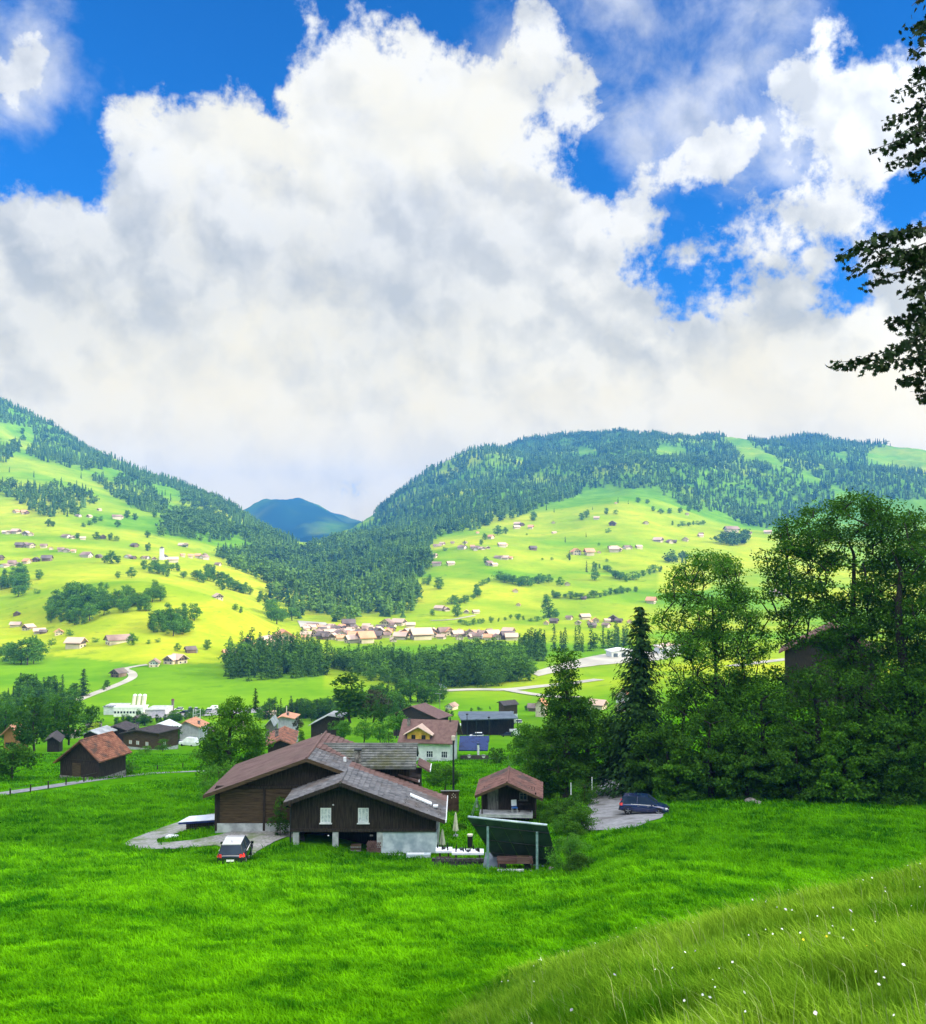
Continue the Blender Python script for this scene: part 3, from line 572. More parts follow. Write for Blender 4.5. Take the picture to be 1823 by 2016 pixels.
# ---------------------------------------------------------------- building materials
M = dict(
 wood=mat('wood_dark', (.020, .014, .010), (.050, .036, .026), 2.5, stretch=(6, 6, .5), bump=.01),
 woodb=mat('wood_brown', (.045, .028, .014), (.11, .072, .038), 2.0, stretch=(.5, .5, 9), bump=.01),
 woodl=mat('wood_warm', (.24, .11, .04), (.40, .20, .07), 2.5, stretch=(6, 6, .5)),
 grey=mat('wood_grey', (.10, .095, .085), (.24, .22, .20), 3, stretch=(6, 6, .5)),
 white=mat('plaster_white', (.66, .68, .68), (.82, .83, .82), 1.2), cream=mat('plaster_cream', (.55, .46, .34), (.72, .62, .48), 1),
 conc=mat('concrete', (.36, .37, .37), (.58, .59, .58), 1.5, c3=(.24, .25, .24), scale3=.8),
 bluewhite=mat('painted_wall', (.42, .50, .55), (.66, .72, .74), 1.3, c3=(.30, .38, .44), scale3=.7),
 rust=mat('tile_rust', (.16, .055, .03), (.40, .17, .10), 1.8, attr=True, c3=(.09, .06, .045), scale3=.7),
 redb=mat('tile_redbrown', (.10, .045, .035), (.24, .12, .095), 1.5, attr=True, c3=(.07, .055, .05), scale3=.5),
 slate=mat('tile_slate', (.070, .070, .074), (.23, .22, .22), 1.5, attr=True, c3=(.12, .095, .082), scale3=.35),
 weath=mat('tile_weathered', (.075, .08, .075), (.22, .22, .20), 1.5, attr=True, c3=(.10, .10, .05), scale3=.6),
 purple=mat('roof_purple', (.125, .075, .068), (.19, .118, .105), .8, c3=(.15, .10, .085), scale3=.25),
 brown=mat('roof_brown', (.11, .06, .05), (.22, .13, .11), 1.4, attr=True), dkbrown=mat('roof_umber', (.05, .042, .042), (.11, .09, .085), 1.3, attr=True),
 orange=mat('roof_orange', (.50, .22, .12), (.72, .36, .21), 1.2, attr=True), pink=mat('roof_pink', (.50, .34, .26), (.68, .50, .40), .3, attr=True),
 bluegrey=mat('roof_bluegrey', (.075, .10, .13), (.13, .165, .20), .6, .5), lightgrey=mat('roof_lightgrey', (.30, .31, .31), (.48, .49, .48), .6),
 navy=mat('solar_navy', (.010, .022, .09), (.016, .036, .13), .5, .25, spec=.6), metal=mat('metal_grey', (.22, .24, .25), (.36, .38, .39), 3, .45, metal=.6),
 dmetal=mat('metal_dark', (.012, .016, .017), (.03, .035, .035), 3, .5), wmetal=mat('metal_white', (.72, .73, .74), (.82, .82, .82), 3, .4),
 teal=mat('metal_teal', (.16, .26, .27), (.26, .38, .39), 4, .5), glass=mat('glass_dark', (.010, .018, .035), (.02, .035, .06), .7, .22, spec=.25),
 curtain=mat('window_lace', (.42, .48, .52), (.72, .76, .78), 7), black=mat('black_matt', (.008, .008, .009), (.018, .018, .018), 3),
 cloth=mat('cloth_white', (.74, .74, .80), (.86, .86, .90), 4), beige=mat('canvas_beige', (.62, .58, .42), (.78, .74, .58), 4),
 gravel=mat('gravel', (.20, .195, .18), (.36, .35, .33), 5, detail=8, c3=(.13, .17, .07), scale3=.6, bump=.03, bscale=9),
 asphalt=mat('asphalt_pale', (.20, .20, .21), (.31, .305, .31), 2.5, detail=8, c3=(.13, .125, .12), scale3=.5), roadf=mat('road_far', (.33, .31, .26), (.46, .43, .36), .05),
 stone=mat('stone_rough', (.08, .075, .065), (.30, .28, .25), 3.5, detail=6, bump=.04, bscale=5), yellow=mat('wall_yellow', (.62, .34, .05), (.78, .46, .09), 2),
 blue=mat('plastic_blue', (.03, .12, .42), (.05, .2, .55), 3, .5), tarp=mat('tarpaulin', (.52, .56, .66), (.74, .77, .84), .9, .5),
 cedge=mat('tarpaulin_edge', (.02, .03, .13), (.03, .05, .2), 2), lilac=mat('plaster_lilac', (.40, .38, .46), (.54, .52, .58), 1.), gold=mat('ochre', (.55, .38, .1), (.7, .5, .16), 2),
)
def tiles(mb, p0, eu, ev, nrm, Lu, Lv, tw, th, r, lift=.05):
    nu = max(1, int(round(Lu/tw))); nv = max(1, int(round(Lv/th))); du = Lu/nu; dv = Lv/nv
    for i in range(nu):
        for j in range(nv):
            a = p0+eu*(i*du+.012)+ev*(j*dv); b = a+eu*(du-.024); k = lift+r.uniform(0, .025); q = .012+r.uniform(0, .01)
            c = b+ev*(dv*1.03)+nrm*k; d = a+ev*(dv*1.03)+nrm*k; a = a+nrm*q; b = b+nrm*q
            mb.add([a, b, c, d, d-nrm*k*.8, c-nrm*k*.8], [(0, 1, 2, 3), (3, 2, 5, 4), (0, 3, 4), (1, 5, 2)], float(np.clip(r.gauss(.5, .27), 0, 1)))
def window(parent, c, w, h, face='F', frame='white', pane='curtain', mull=1, shut=None, sill=True, depth=.06, cross=True, name='window'):
    """c: centre in the parent's frame; face: which way it looks (F = -y, R = +x, L = -x)"""
    R = {'F': Matrix.Identity(3), 'R': Matrix.Rotation(math.pi/2, 3, 'Z'), 'L': Matrix.Rotation(-math.pi/2, 3, 'Z')}[face]; c = Vector(c); b = MB(); t = min(.07, w*.1)
    def bx(m, x, z, ww, hh, y=-depth/2, dd=depth): m.box(c+R @ Vector((x, y, z)), (ww, dd, hh), M=R)
    bx(b, -w/2+t/2, 0, t, h); bx(b, w/2-t/2, 0, t, h); bx(b, 0, h/2-t/2, w-2*t, t); bx(b, 0, -h/2+t/2, w-2*t, t)
    for i in range(mull): bx(b, -w/2+w*(i+1)/(mull+1), 0, t*.9, h-2*t)
    if cross: bx(b, 0, h*.08, w-2*t, t*.5, -depth*.4, depth*.5)
    o = b.build(name, M[frame], parent)
    p = MB(); bx(p, 0, 0, w-.01, h-.01, -.012, .02); p.build('pane', M[pane], o)
    if sill: s = MB(); bx(s, 0, -h/2-.04, w+.14, .06, -.08, .16); s.build('sill', M[frame], o)
    if shut:
        for k in (-1, 1): s = MB(); bx(s, k*(w/2+w*.26), 0, w*.46, h, -.03, .045); s.build('shutter', M[shut], o)
    return o
def gable(name, label, cat, F, Bk, hwL, hwR, drop, zb, wall, roof, os=.7, of=.8, th=.22, tile=None, base=None, bh=1.2, group=None, verge=None, back=.6, dropR=None, gut=None, seed=1):
    """house with its ridge from F (front apex of the roof) to Bk; returns the thing and its local frame sizes"""
    F = Vector(F); Bk = Vector(Bk); d = Bk-F; d.z = 0; L = d.length; d.normalize(); O = F+d*of; O.z = zb
    t = thing(name, label, cat, O, math.atan2(-d.x, d.y), group); Hr = F.z-zb; r = random.Random(seed)
    dropR = drop if dropR is None else dropR; kL = drop/hwL; kR = dropR/hwR; wl = hwL-os; wr = hwR-os; Lw = L-of-back
    hl = Hr-kL*wl-th-.03; hr = Hr-kR*wr-th-.03; zb0 = bh if base else -1.
    MB().prism([(-wl, zb0), (wr, zb0), (wr, hr), (0, Hr-th-.03), (-wl, hl)], 0, Lw).build('wall', M[wall], t)
    if base: MB().prism([(-wl-.05, -1.5), (wr+.05, -1.5), (wr+.05, bh), (-wl-.05, bh)], -.05, Lw+.05).build('foundation', M[base], t)
    ro = MB().prism([(0, Hr), (hwR, Hr-dropR), (hwR, Hr-dropR-th*.8), (0, Hr-th), (-hwL, Hr-drop-th*.8), (-hwL, Hr-drop)], -of, L-of).build('roof', M[roof], t)
    if tile:
        tb = MB()
        for (hw, dr, s) in ((hwL, drop, -1), (hwR, dropR, 1)):
            ev = Vector((s*hw, 0, -dr)).normalized(); nn = Vector((dr*s, 0, hw)).normalized()
            tiles(tb, Vector((0, -of, Hr)), Vector((0, 1, 0)), ev, nn, L, math.hypot(hw, dr), tile[0], tile[1], r)
        tb.build('tiling', M[roof], ro); MB().tube((0, -of, Hr+.03), (0, L-of, Hr+.03), .11, n=8).build('ridge_cap', M[roof], ro)
    if verge:
        vb = MB()
        for (hw, dr, s) in ((hwL, drop, -1), (hwR, dropR, 1)): vb.add([(0, -of-.05, Hr+.06), (s*hw, -of-.05, Hr-dr+.06), (s*hw, -of-.05, Hr-dr-th-.02), (0, -of-.05, Hr-th-.02), (0, -of-.003, Hr+.06), (s*hw, -of-.003, Hr-dr+.06), (s*hw, -of-.003, Hr-dr-th-.02), (0, -of-.003, Hr-th-.02)],
                      [(0, 1, 2, 3), (4, 7, 6, 5), (0, 4, 5, 1), (1, 5, 6, 2), (2, 6, 7, 3), (3, 7, 4, 0)])
        vb.build('verge_board', M[verge], ro)
    if gut:
        g = MB()
        for (hw, dr, s) in ((hwL, drop, -1), (hwR, dropR, 1)): g.tube((s*(hw+.06), -of, Hr-dr-.05), (s*(hw+.06), L-of, Hr-dr-.05), .07, n=6)
        g.build('gutter', M[gut], ro)
    return t, dict(Hr=Hr, wl=wl, wr=wr, L=Lw, hl=hl, hr=hr, roof=ro, k=kR, kL=kL, th=th)
def fit(reg, Y, F, B, eR=None, eL=None, base=None):
    """reads a gabled house off the photograph: front apex, back apex, front eave tips, foot row"""
    f = P(*RG(reg, *F), Y); b = PZ(*RG(reg, *B), f.z); d = (b-f).normalized(); n = Vector((d.y, -d.x, 0)); res = {}
    for k, e in (('R', eR), ('L', eL)):
        if e is None: continue
        a, c = ray(*RG(reg, *e)); D = Vector((float(a), 1, float(c))); s = f.dot(d)/D.dot(d); q = D*s; res[k] = (abs((q-f).dot(n)), f.z-q.z)
    if 'R' not in res: res['R'] = res['L']
    if 'L' not in res: res['L'] = res['R']
    zb = P(*RG(reg, *base), Y+.5).z if base else None
    print('fit', reg, [round(v, 1) for v in f], 'len %.1f' % (b-f).length, {k: (round(v[0], 1), round(v[1], 1)) for k, v in res.items()}, 'h', f.z-(zb or 0))
    return f, b, res['L'][0], res['R'][0], res['L'][1], res['R'][1], zb
def ground_z(x, y): return float(terr(x, y))
def chimney(parent, c, w, h, m='stone', cap='dmetal'):
    o = MB().box((c[0], c[1], c[2]+h/2), (w, w, h)).build('chimney', M[m], parent)
    MB().box((c[0], c[1], c[2]+h+.06), (w*1.25, w*1.25, .08)).build('cap', M[cap], o); return o
# ---------------------------------------------------------------- farmhouse
def farmhouse():
    zb = -21.9; O = Vector((-8.5, 77, zb)); t = thing('farmhouse', 'large dark wooden farmhouse with joined barn and brown tiled roofs in the near meadow', 'farmhouse', O); r = random.Random(4)
    W = lambda x, y, z: Vector((x, y, z))-O
    def sheet(pts, th, m, name, par=t): return MB().slab([W(*p) for p in pts], th).build(name, M[m], par)
    # barn: ridge at x -11.9, from y 77 to 87.6
    ax, az, ky = -11.9, -16.04, .353
    def bz(x): return az-ky*abs(x-ax)
    MB().add([W(-19.0, 78, bz(-19)-.28), W(ax, 78, az-.30), W(-8.1, 78, bz(-8.1)-.28), W(-8.1, 78, zb+.0), W(-19.0, 78, zb+.0),
              W(-19.0, 87, bz(-19)-.28), W(ax, 87, az-.30), W(-4.2, 87, bz(-4.2)-.28), W(-4.2, 87, zb-1), W(-19.0, 87, zb-1)],
             [(0, 1, 2, 3, 4), (9, 8, 7, 6, 5), (0, 5, 6, 1), (1, 6, 7, 2), (2, 7, 8, 3), (3, 8, 9, 4), (4, 9, 5, 0)]).build('barn_wall', M['wood'], t)
    # board siding of the lower front, in two bays
    sd = MB()
    for (x0, x1) in ((-18.7, -15.4), (-15.2, -10.6)):
        for k in range(11): sd.box(W((x0+x1)/2, 77.97, -21.05+k*.235), (x1-x0, .05+.02*(k % 2), .215), var=r.random())
    sd.build('barn_siding', M['woodb'], t)
    bm = MB()
    for x in (-19.0, -15.3, -10.5): bm.box(W(x, 77.93, -20.1), (.18, .12, 3.3))
    bm.box(W(-14, 77.93, -18.42), (10, .12, .2)); bm.box(W(-13.6, 77.95, -19.35+.0), (1.2, .02, .02)); bm.build('barn_frame', M['wood'], t)
    MB().prism([(-19.05, -23.2), (-10.3, -23.2), (-10.3, -21.2), (-19.05, -21.2)], 77.9, 78.2, lambda x, y, z: W(x, y, z)).build('foundation', M['conc'], t)
    L = sheet([(-19.75, 76.9, bz(-19.75)), (ax, 76.9, az), (ax, 87.7, az), (-19.75, 87.7, bz(-19.75))], .2, 'purple', 'barn_roof')
    sm = MB()                                                     # standing seams of the sheet roof
    for k in range(40): y = 77.1+k*.27; sm.add([W(-19.74, y, bz(-19.74)+.005), W(ax, y, az+.005), W(ax, y+.02, az+.022), W(-19.74, y+.02, bz(-19.74)+.022)], [(0, 1, 2, 3)], .5)
    sm.build('roof_seams', M['purple'], L)
    R1 = MB().slab([W(ax, 76.9, az), W(-8.95, 76.9, bz(-8.95)), W(-8.95, 81.2, bz(-8.95)), W(ax, 81.2, az)], .2)
    R1.slab([W(ax, 81.2, az), W(-4.0, 81.2, bz(-4.0)), W(-4.0, 87.7, bz(-4.0)), W(ax, 87.7, az)], .2)
    Rr = R1.build('barn_roof', M['slate'], t); tb = MB()
    ev = Vector((1, 0, -ky)).normalized(); nn = Vector((ky, 0, 1)).normalized()
    tiles(tb, W(ax, 76.9, az), Vector((0, 1, 0)), ev, nn, 4.2, 3.0*1.06, .36, .36, r); tb.build('tiling', M['slate'], Rr)
    tb = MB(); tiles(tb, W(ax, 81.2, az), Vector((0, 1, 0)), ev, nn, 6.4, 7.9*1.06, .42, .42, r, .09); tb.build('tiling', M['brown'], Rr)
    MB().tube(W(ax, 76.8, az+.05), W(ax, 87.8, az+.05), .10).build('ridge_cap', M['brown'], Rr)
    vg = MB()
    for (x, s) in ((-19.75, 1), (-8.95, -1)): vg.add([W(x, 76.86, bz(x)+.03), W(ax, 76.86, az+.03), W(ax, 76.86, az-.24), W(x, 76.86, bz(x)-.24), W(x, 76.9, bz(x)+.03), W(ax, 76.9, az+.03), W(ax, 76.9, az-.24), W(x, 76.9, bz(x)-.24)], [(0, 1, 2, 3), (4, 7, 6, 5), (0, 4, 5, 1), (2, 6, 7, 3)])
    vg.build('verge_board', M['woodb'], L)
    # chalet in front: ridge x -8.9, roof front y 73.5
    cx, cz = -8.9, -17.05; kl = .36
    cr = MB().slab([W(-13.0, 73.4, cz-kl*4.1), W(cx, 73.4, cz), W(cx, 77.6, cz), W(-13.0, 77.6, cz-kl*4.1)], .18)
    cr.slab([W(cx, 73.4, cz), W(-1.3, 73.4, cz-kl*7.6), W(-1.3, 80.6, cz-kl*7.6), W(cx, 80.6, cz)], .18)
    CR = cr.build('chalet_roof', M['slate'], t); ev = Vector((1, 0, -kl)).normalized(); nn = Vector((kl, 0, 1)).normalized()
    tb = MB(); tiles(tb, W(cx, 73.4, cz), Vector((0, 1, 0)), ev, nn, 5.4, 7.6*1.063, .36, .40, r, .07); tb.build('tiling', M['slate'], CR)
    tb = MB(); tiles(tb, W(cx, 78.8, cz), Vector((0, 1, 0)), ev, nn, 1.8, 7.6*1.063, .36, .40, r, .07); tb.build('tiling', M['brown'], CR)
    ev = Vector((-1, 0, -kl)).normalized(); nn = Vector((-kl, 0, 1)).normalized()
    tb = MB(); tiles(tb, W(cx, 73.4, cz), Vector((0, 1, 0)), ev, nn, 4.2, 4.1*1.063, .36, .40, r, .07); tb.build('tiling', M['slate'], CR)
    MB().tube(W(cx, 73.3, cz+.06), W(cx, 77.4, cz+.06), .10).build('ridge_cap', M['slate'], CR)
    vb = MB()
    for x in (-13.0, -1.3):
        d = abs(x-cx)*kl; vb.add([W(x, 73.33, cz-d+.05), W(cx, 73.33, cz+.05), W(cx, 73.33, cz-.22), W(x, 73.33, cz-d-.22), W(x, 73.39, cz-d+.05), W(cx, 73.39, cz+.05), W(cx, 73.39, cz-.22), W(x, 73.39, cz-d-.22)], [(0, 1, 2, 3), (4, 7, 6, 5), (0, 4, 5, 1), (2, 6, 7, 3)])
    vb.build('verge_board', M['wood'], CR)
    g = MB(); g.box(W(-1.24, 77, cz-kl*7.6-.02), (.1, 7.3, .16)); g.build('gutter', M['wmetal'], CR)
    for j in range(4):
        for i in range(4): MB().box(W(-4.2+j*.8+.12*(i % 2), 74.0+i*.5, cz-kl*(4.7+j*.8)+.14), (.05, .14, .09)).build('snow_guard', M['grey'], CR)
    sk = MB().slab([W(-3.98, 76.15, cz-kl*4.92+.22), W(-2.35, 75.75, cz-kl*6.55+.22), W(-2.35, 76.35, cz-kl*6.55+.24), W(-3.98, 76.75, cz-kl*4.92+.24)], .1); sk.build('skylight', M['wmetal'], CR)
    MB().box(W(-2.05, 75.7, cz-kl*6.85+.22), (.35, .5, .1)).build('skylight', M['wmetal'], CR)
    # chalet walls
    x0, x1, fy, fz = -12.6, -2.0, 74.3, -20.75
    MB().add([W(x0, fy, fz), W(x1, fy, fz), W(x1, fy, cz-kl*(x1-cx)-.22), W(cx, fy, cz-.22), W(x0, fy, cz-kl*(cx-x0)-.22),
              W(x0, 80, fz), W(x1, 80, fz), W(x1, 80, cz-kl*(x1-cx)-.22), W(cx, 80, cz-.22), W(x0, 80, cz-kl*(cx-x0)-.22)],
             [(0, 1, 2, 3, 4), (9, 8, 7, 6, 5), (1, 6, 7, 2), (0, 4, 9, 5), (2, 7, 8, 3), (3, 8, 9, 4), (0, 5, 6, 1)]).build('chalet_wall', M['wood'], t)
    bo = MB(); n = 44
    for k in range(n):
        x = x0+.12+(x1-x0-.2)*k/(n-1); top = cz-kl*abs(x-cx)-.28; bo.box(W(x, fy-.02, (fz+top)/2), (.05, .035, top-fz-.02), var=r.random())
    bo.build('board_battens', M['wood'], t)
    MB().box(W((x0+x1)/2, fy-.05, fz+.05), (x1-x0+.1, .12, .2)).build('sill_beam', M['wood'], t)
    for px in (641.5, 715.5):
        c = P(px, 1605, fy); window(t, W(c.x, fy-.02, c.z), .78, 1.08, 'F', 'white', 'curtain', 2, cross=True)
    for (px, py) in ((656, 1584.5), (646.5, 1645)): c = P(px, py, fy-.08); MB().lathe(W(c.x, fy-.1, c.z), [(.03, -.05), (.07, 0), (.03, .05)], 8).build('wall_lamp', M['wmetal'], t)
    c = P(731, 1645, fy-.08); MB().box(W(c.x, fy-.06, c.z), (.22, .06, .1)).build('vent', M['grey'], t)
    for x in (-12.25, -9.35, -6.1): MB().box(W(x, fy+.15, -21.35), (.42, .4, 1.2)).build('post', M['conc'], t)
    MB().box(W(-8.3, 77.5, -21.6), (8.4, .2, 2.0)).build('cellar_wall', M['wood'], t); MB().box(W(-12.4, 76, -21.6), (.2, 3, 2.0)).build('cellar_wall', M['stone'], t)
    MB().box(W(-3.95, fy+.2, -21.55), (4.1, .4, 1.62)).build('foundation', M['bluewhite'], t)
    MB().box(W(-1.98, 77.3, -21.55), (.3, 5.4, 1.62)).build('foundation', M['conc'], t)
    dn = MB(); dn.tube(W(x0-.05, fy+.05, -21.6), W(x0-.05, fy+.05, -19.1), .06); dn.tube(W(x0-.05, fy+.05, -19.1), W(-12.9, 73.6, -18.75), .06); dn.build('downpipe', M['dmetal'], t)
    # rear cross wing
    wy, wz, wx0, wx1 = 83.2, -16.2, -11.6, -3.75
    def cw(y): return wz-.43*abs(y-wy)
    wb = MB().slab([W(-8.4, 80.3, cw(80.3)), W(wx1, 80.3, cw(80.3)), W(wx1, wy, wz), W(wx0, wy, wz)], .14).slab([W(wx0, wy, wz), W(wx1, wy, wz), W(wx1, 86.2, cw(86.2)), W(-8.4, 86.2, cw(86.2))], .14)
    WR = wb.build('wing_roof', M['weath'], t); tb = MB(); ev = Vector((0, -1, -.43)).normalized(); nn = Vector((0, -.43, 1)).normalized()
    nv = 9; dv = (wy-80.3)/nv
    for j in range(nv):                                            # shingle courses, each row shorter towards the valley
        xa = wx0+(j+.5)/nv*(-8.4-wx0); n = int((wx1-xa)/.3); du = (wx1-xa)/n
        for i in range(n):
            y = wy-j*dv; a = W(xa+i*du+.01, y, cw(y)+.02); b = W(xa+(i+1)*du-.01, y, cw(y)+.02); y2 = y-dv*1.04; k = .10+r.uniform(0, .03); c2 = W(xa+(i+1)*du-.01, y2, cw(y2)+k); d2 = W(xa+i*du+.01, y2, cw(y2)+k)
            tb.add([a, b, c2, d2, d2-Vector((0, 0, k*.9)), c2-Vector((0, 0, k*.9))], [(0, 1, 2, 3), (3, 2, 5, 4), (0, 3, 4), (1, 5, 2)], r.random())
    tb.build('shingles', M['weath'], WR)
    MB().tube(W(wx0, wy, wz+.05), W(wx1+.05, wy, wz+.05), .09).build('ridge_cap', M['weath'], WR)
    MB().add([W(-9, 81.1, -17.2), W(-4.3, 81.1, -17.2), W(-4.3, 81.1, -21.5), W(-9, 81.1, -21.5), W(-9, 85.4, -17.3), W(-4.3, 85.4, -17.3), W(-4.3, 85.4, -21.5), W(-9, 85.4, -21.5), W(-4.3, wy, wz-.2), W(-9, wy, wz-.2)],
             [(0, 1, 2, 3), (7, 6, 5, 4), (0, 3, 7, 4), (1, 5, 6, 2), (1, 8, 5), (0, 4, 9), (0, 9, 8, 1), (4, 5, 8, 9)]).build('wing_wall', M['wood'], t)
    for (xa, ya, za, xb, yb) in ((-5.2, 81.0, -18.15, -3.55, 82.9), (-3.7, 82.2, -17.6, -2.7, 83.9)):
        a = MB().slab([W(xa, ya, za), W(xb, ya, za-.55), W(xb, yb+.9, za-.55), W(xa, yb+.9, za)], .12).build('lean_to_roof', M['brown'], t)
        tb = MB(); ev = Vector((xb-xa, 0, -.55)).normalized(); nn = Vector((.55, 0, xb-xa)).normalized(); tiles(tb, W(xa, ya, za), Vector((0, 1, 0)), ev, nn, yb+.9-ya, math.hypot(xb-xa, .55), .3, .9, r, .05); tb.build('tiling', M['brown'], a)
        MB().box(W(xb+.04, (ya+yb+.9)/2, za-.55), (.08, yb+.9-ya, .14)).build('gutter', M['wmetal'], a)
    MB().box(W(-4.4, 83, -20.2), (1.9, 3.4, 3.6)).build('lean_to_wall', M['wood'], t)
    c = P(705, 1500, 80.9); MB().box(W(c.x, 80.9, -17.35), (.48, .48, 2.3)).build('chimney', M['stone'], t)
    MB().box(W(c.x, 80.9, -16.15), (.58, .58, .1)).build('chimney_cap', M['dmetal'], t)
    c = P(679, 1504, 80.0); MB().box(W(c.x, 80.0, bz(c.x)+.2), (.22, .22, .35)).build('vent_pipe', M['wmetal'], t)
farmhouse()
# ---------------------------------------------------------------- other near buildings
def shed():
    f, b, hl, hr, dl, dr, zb = fit('c', 85, (722, 962), (745, 812), (1065, 1120), (415, 1090), (700, 1272))
    t, s = gable('garden_shed', 'small dark wooden shed with red brown tiles beside the farmhouse garden', 'shed', f, b, hl, hr, dl, zb, 'wood', 'redb', .55, 1.6, .16, tile=(.28, .30), dropR=dr, verge='woodb')
    w = s['wl']; z0 = .25
    b_ = MB()
    for k in range(20): b_.box((-w+.15+(w+s['wr']-.3)*k/19, -.02, 1.15), (.04, .03, 2.0))
    b_.build('board_battens', M['wood'], t)
    d = MB().box((-1.25, -.04, 1.02), (.92, .07, 1.75)).build('door', M['grey'], t); MB().box((-.9, -.1, 1.0), (.03, .05, .12)).build('handle', M['dmetal'], d)
    window(t, (1.35, -.02, 1.35), .68, .62, 'F', 'grey', 'glass', 1)
    MB().box((-.1, -.75, .02), (2*w+.2, 1.5, .26)).build('porch', M['conc'], t)
    for x in (-w+.05, s['wr']-.05): MB().box((x, -1.35, 1.0), (.12, .12, 2.0)).build('post', M['wood'], t)
    MB().box((1.5, -.35, .75), (1.0, .4, .06)).box((1.05, -.35, .45), (.06, .35, .6)).box((1.95, -.35, .45), (.06, .35, .6)).build('bench', M['wood'], t)
    # chair on the porch
    O = t.matrix_basis @ Vector((.62, -.85, .15)); c = thing('garden_chair', 'blue and white folding chair standing on the porch of the small shed', 'chair', O, t.rotation_euler.z+.3)
    MB().box((0, 0, .44), (.46, .44, .05)).build('seat', M['blue'], c); MB().box((0, .23, .78), (.46, .05, .5), M=Matrix.Rotation(-.15, 3, 'X')).build('backrest', M['cloth'], c)
    for x in (-.2, .2):
        for y in (-.18, .18): MB().tube((x, y, 0), (x, y, .44), .018, n=6).build('leg', M['wmetal'], c)
shed()
def field_barn():
    f, b, hl, hr, dl, dr, zb = fit(8, 130, (575, 425), (820, 360), (720, 580), (385, 585), (470, 705))
    t, s = gable('field_barn', 'old dark timber barn with rusty red tiled roof beside the field path', 'barn', f, b, hl, hr, dl, zb, 'wood', 'rust', .55, .7, .16, tile=(.30, .32), dropR=dr, base='stone', bh=.25)
    MB().box((-.9, -.03, 1.1), (1.3, .06, 1.7)).build('door', M['woodb'], t)
    MB().box((.2, -.03, 2.35), (2*s['wl']-.2, .08, .12)).build('beam', M['wood'], t)
    return t
field_barn()
def dormer_house():
    # white house; the ridge runs across the view, its roof slope facing us
    Y = 176; a = P(*RG('c', 245, 362), Y+4.2); l = PZ(*RG(3, 1205, 982), a.z); a.y = Y+4.2
    t, s = gable('white_house', 'white two storey house with brown roof and yellow dormer behind the farmhouse', 'house', (a.x+.3, Y+4.0, a.z), (l.x-.6, Y+5.6, a.z), 4.6, 4.6, 3.3, -39.3, 'white', 'brown', .7, .9, .2, back=.9, seed=5)
    Wl = -s['wl']
    # local frame: +y runs left in the picture, -x faces the viewer
    for (v, z, w, h) in ((1.0, 3.2, 1.1, 1.15), (3.6, 3.2, 1.2, 1.15), (6.1, 3.2, 1.1, 1.15), (1.6, .95, .8, 1.25), (3.8, .95, .8, 1.25), (6.2, .95, .8, 1.25)):
        window(t, (Wl-.01, v, z), w, h, 'L', 'white' if z > 2 else 'white', 'glass', 2 if z > 2 else 1, shut=None if z > 2 else 'bluewhite')
    MB().box((Wl-.03, 3.9, 2.15), (.06, 9, .05)).build('string_course', M['lilac'], t)
    # dormer
    zd = s['Hr']
    d = MB().add([(-3.9, 3.6, zd-3.4), (-3.9, 7.6, zd-3.4), (-3.9, 7.6, zd-1.95), (-3.9, 5.6, zd-.85), (-3.9, 3.6, zd-1.95), (-.5, 3.6, zd-3.4), (-.5, 7.6, zd-3.4), (-.5, 7.6, zd-1.95), (-.5, 5.6, zd-.85), (-.5, 3.6, zd-1.95)],
                 [(0, 4, 3, 2, 1), (5, 6, 7, 8, 9), (0, 5, 9, 4), (1, 2, 7, 6), (2, 3, 8, 7), (4, 9, 8, 3)]).build('dormer', M['yellow'], t)
    MB().slab([(-4.5, 5.6, zd-.55), (-4.5, 8.2, zd-1.98), (0, 8.2, zd-1.98), (0, 5.6, zd-.55)], .14).slab([(-4.5, 5.6, zd-.55), (0, 5.6, zd-.55), (0, 3.0, zd-1.98), (-4.5, 3.0, zd-1.98)], .14).build('dormer_roof', M['pink'], d)
    for v in (4.7, 6.5): window(t, (-3.91, v, zd-2.45), .7, .75, 'L', 'woodb', 'glass', 1, sill=False)
    chimney(t, (-1.2, 7.9, zd-1.1), .5, 1.3)
    chimney(t, (-.3, .6, zd-.5), .18, .9, 'dmetal')
    return t
dormer_house()
def carport():
    O = P(*RG('c', 440, 840), 183); t = thing('carport', 'flat roofed carport with dark blue solar roof and terrace beside the white house', 'carport', O)
    z = 3.6; MB().slab([(-3.4, 0, z), (1.9, .0, z), (2.3, 5.6, z+1.5), (-3.2, 5.6, z+1.5)][:4], .2).build('roof', M['navy'], t)
    MB().box((-.6, .6, 1.1), (5.0, 2.6, 2.3)).build('wall', M['wood'], t); MB().box((-.3, -.8, 2.35), (4.6, .12, .95)).build('balcony', M['dkbrown'], t)
    MB().box((-.3, -.1, 1.9), (4.6, 1.4, .15)).build('terrace', M['grey'], t)
    MB().tube((.15, -.3, 2.0), (.15, -.3, 4.6), .2, n=12).build('flue', M['wmetal'], t)
    MB().tube((.15, -.3, 4.6), (.15, -.3, 4.9), .24, n=12).build('flue_cap', M['navy'], t)
    for x in (-1.5, 1.1): MB().lathe((x, -.2, 2.0), [(.1, 0), (.7, .35), (.75, .6), (.2, .75)], 12).build('garden_parasol_cover', M['wmetal'], t)
carport()
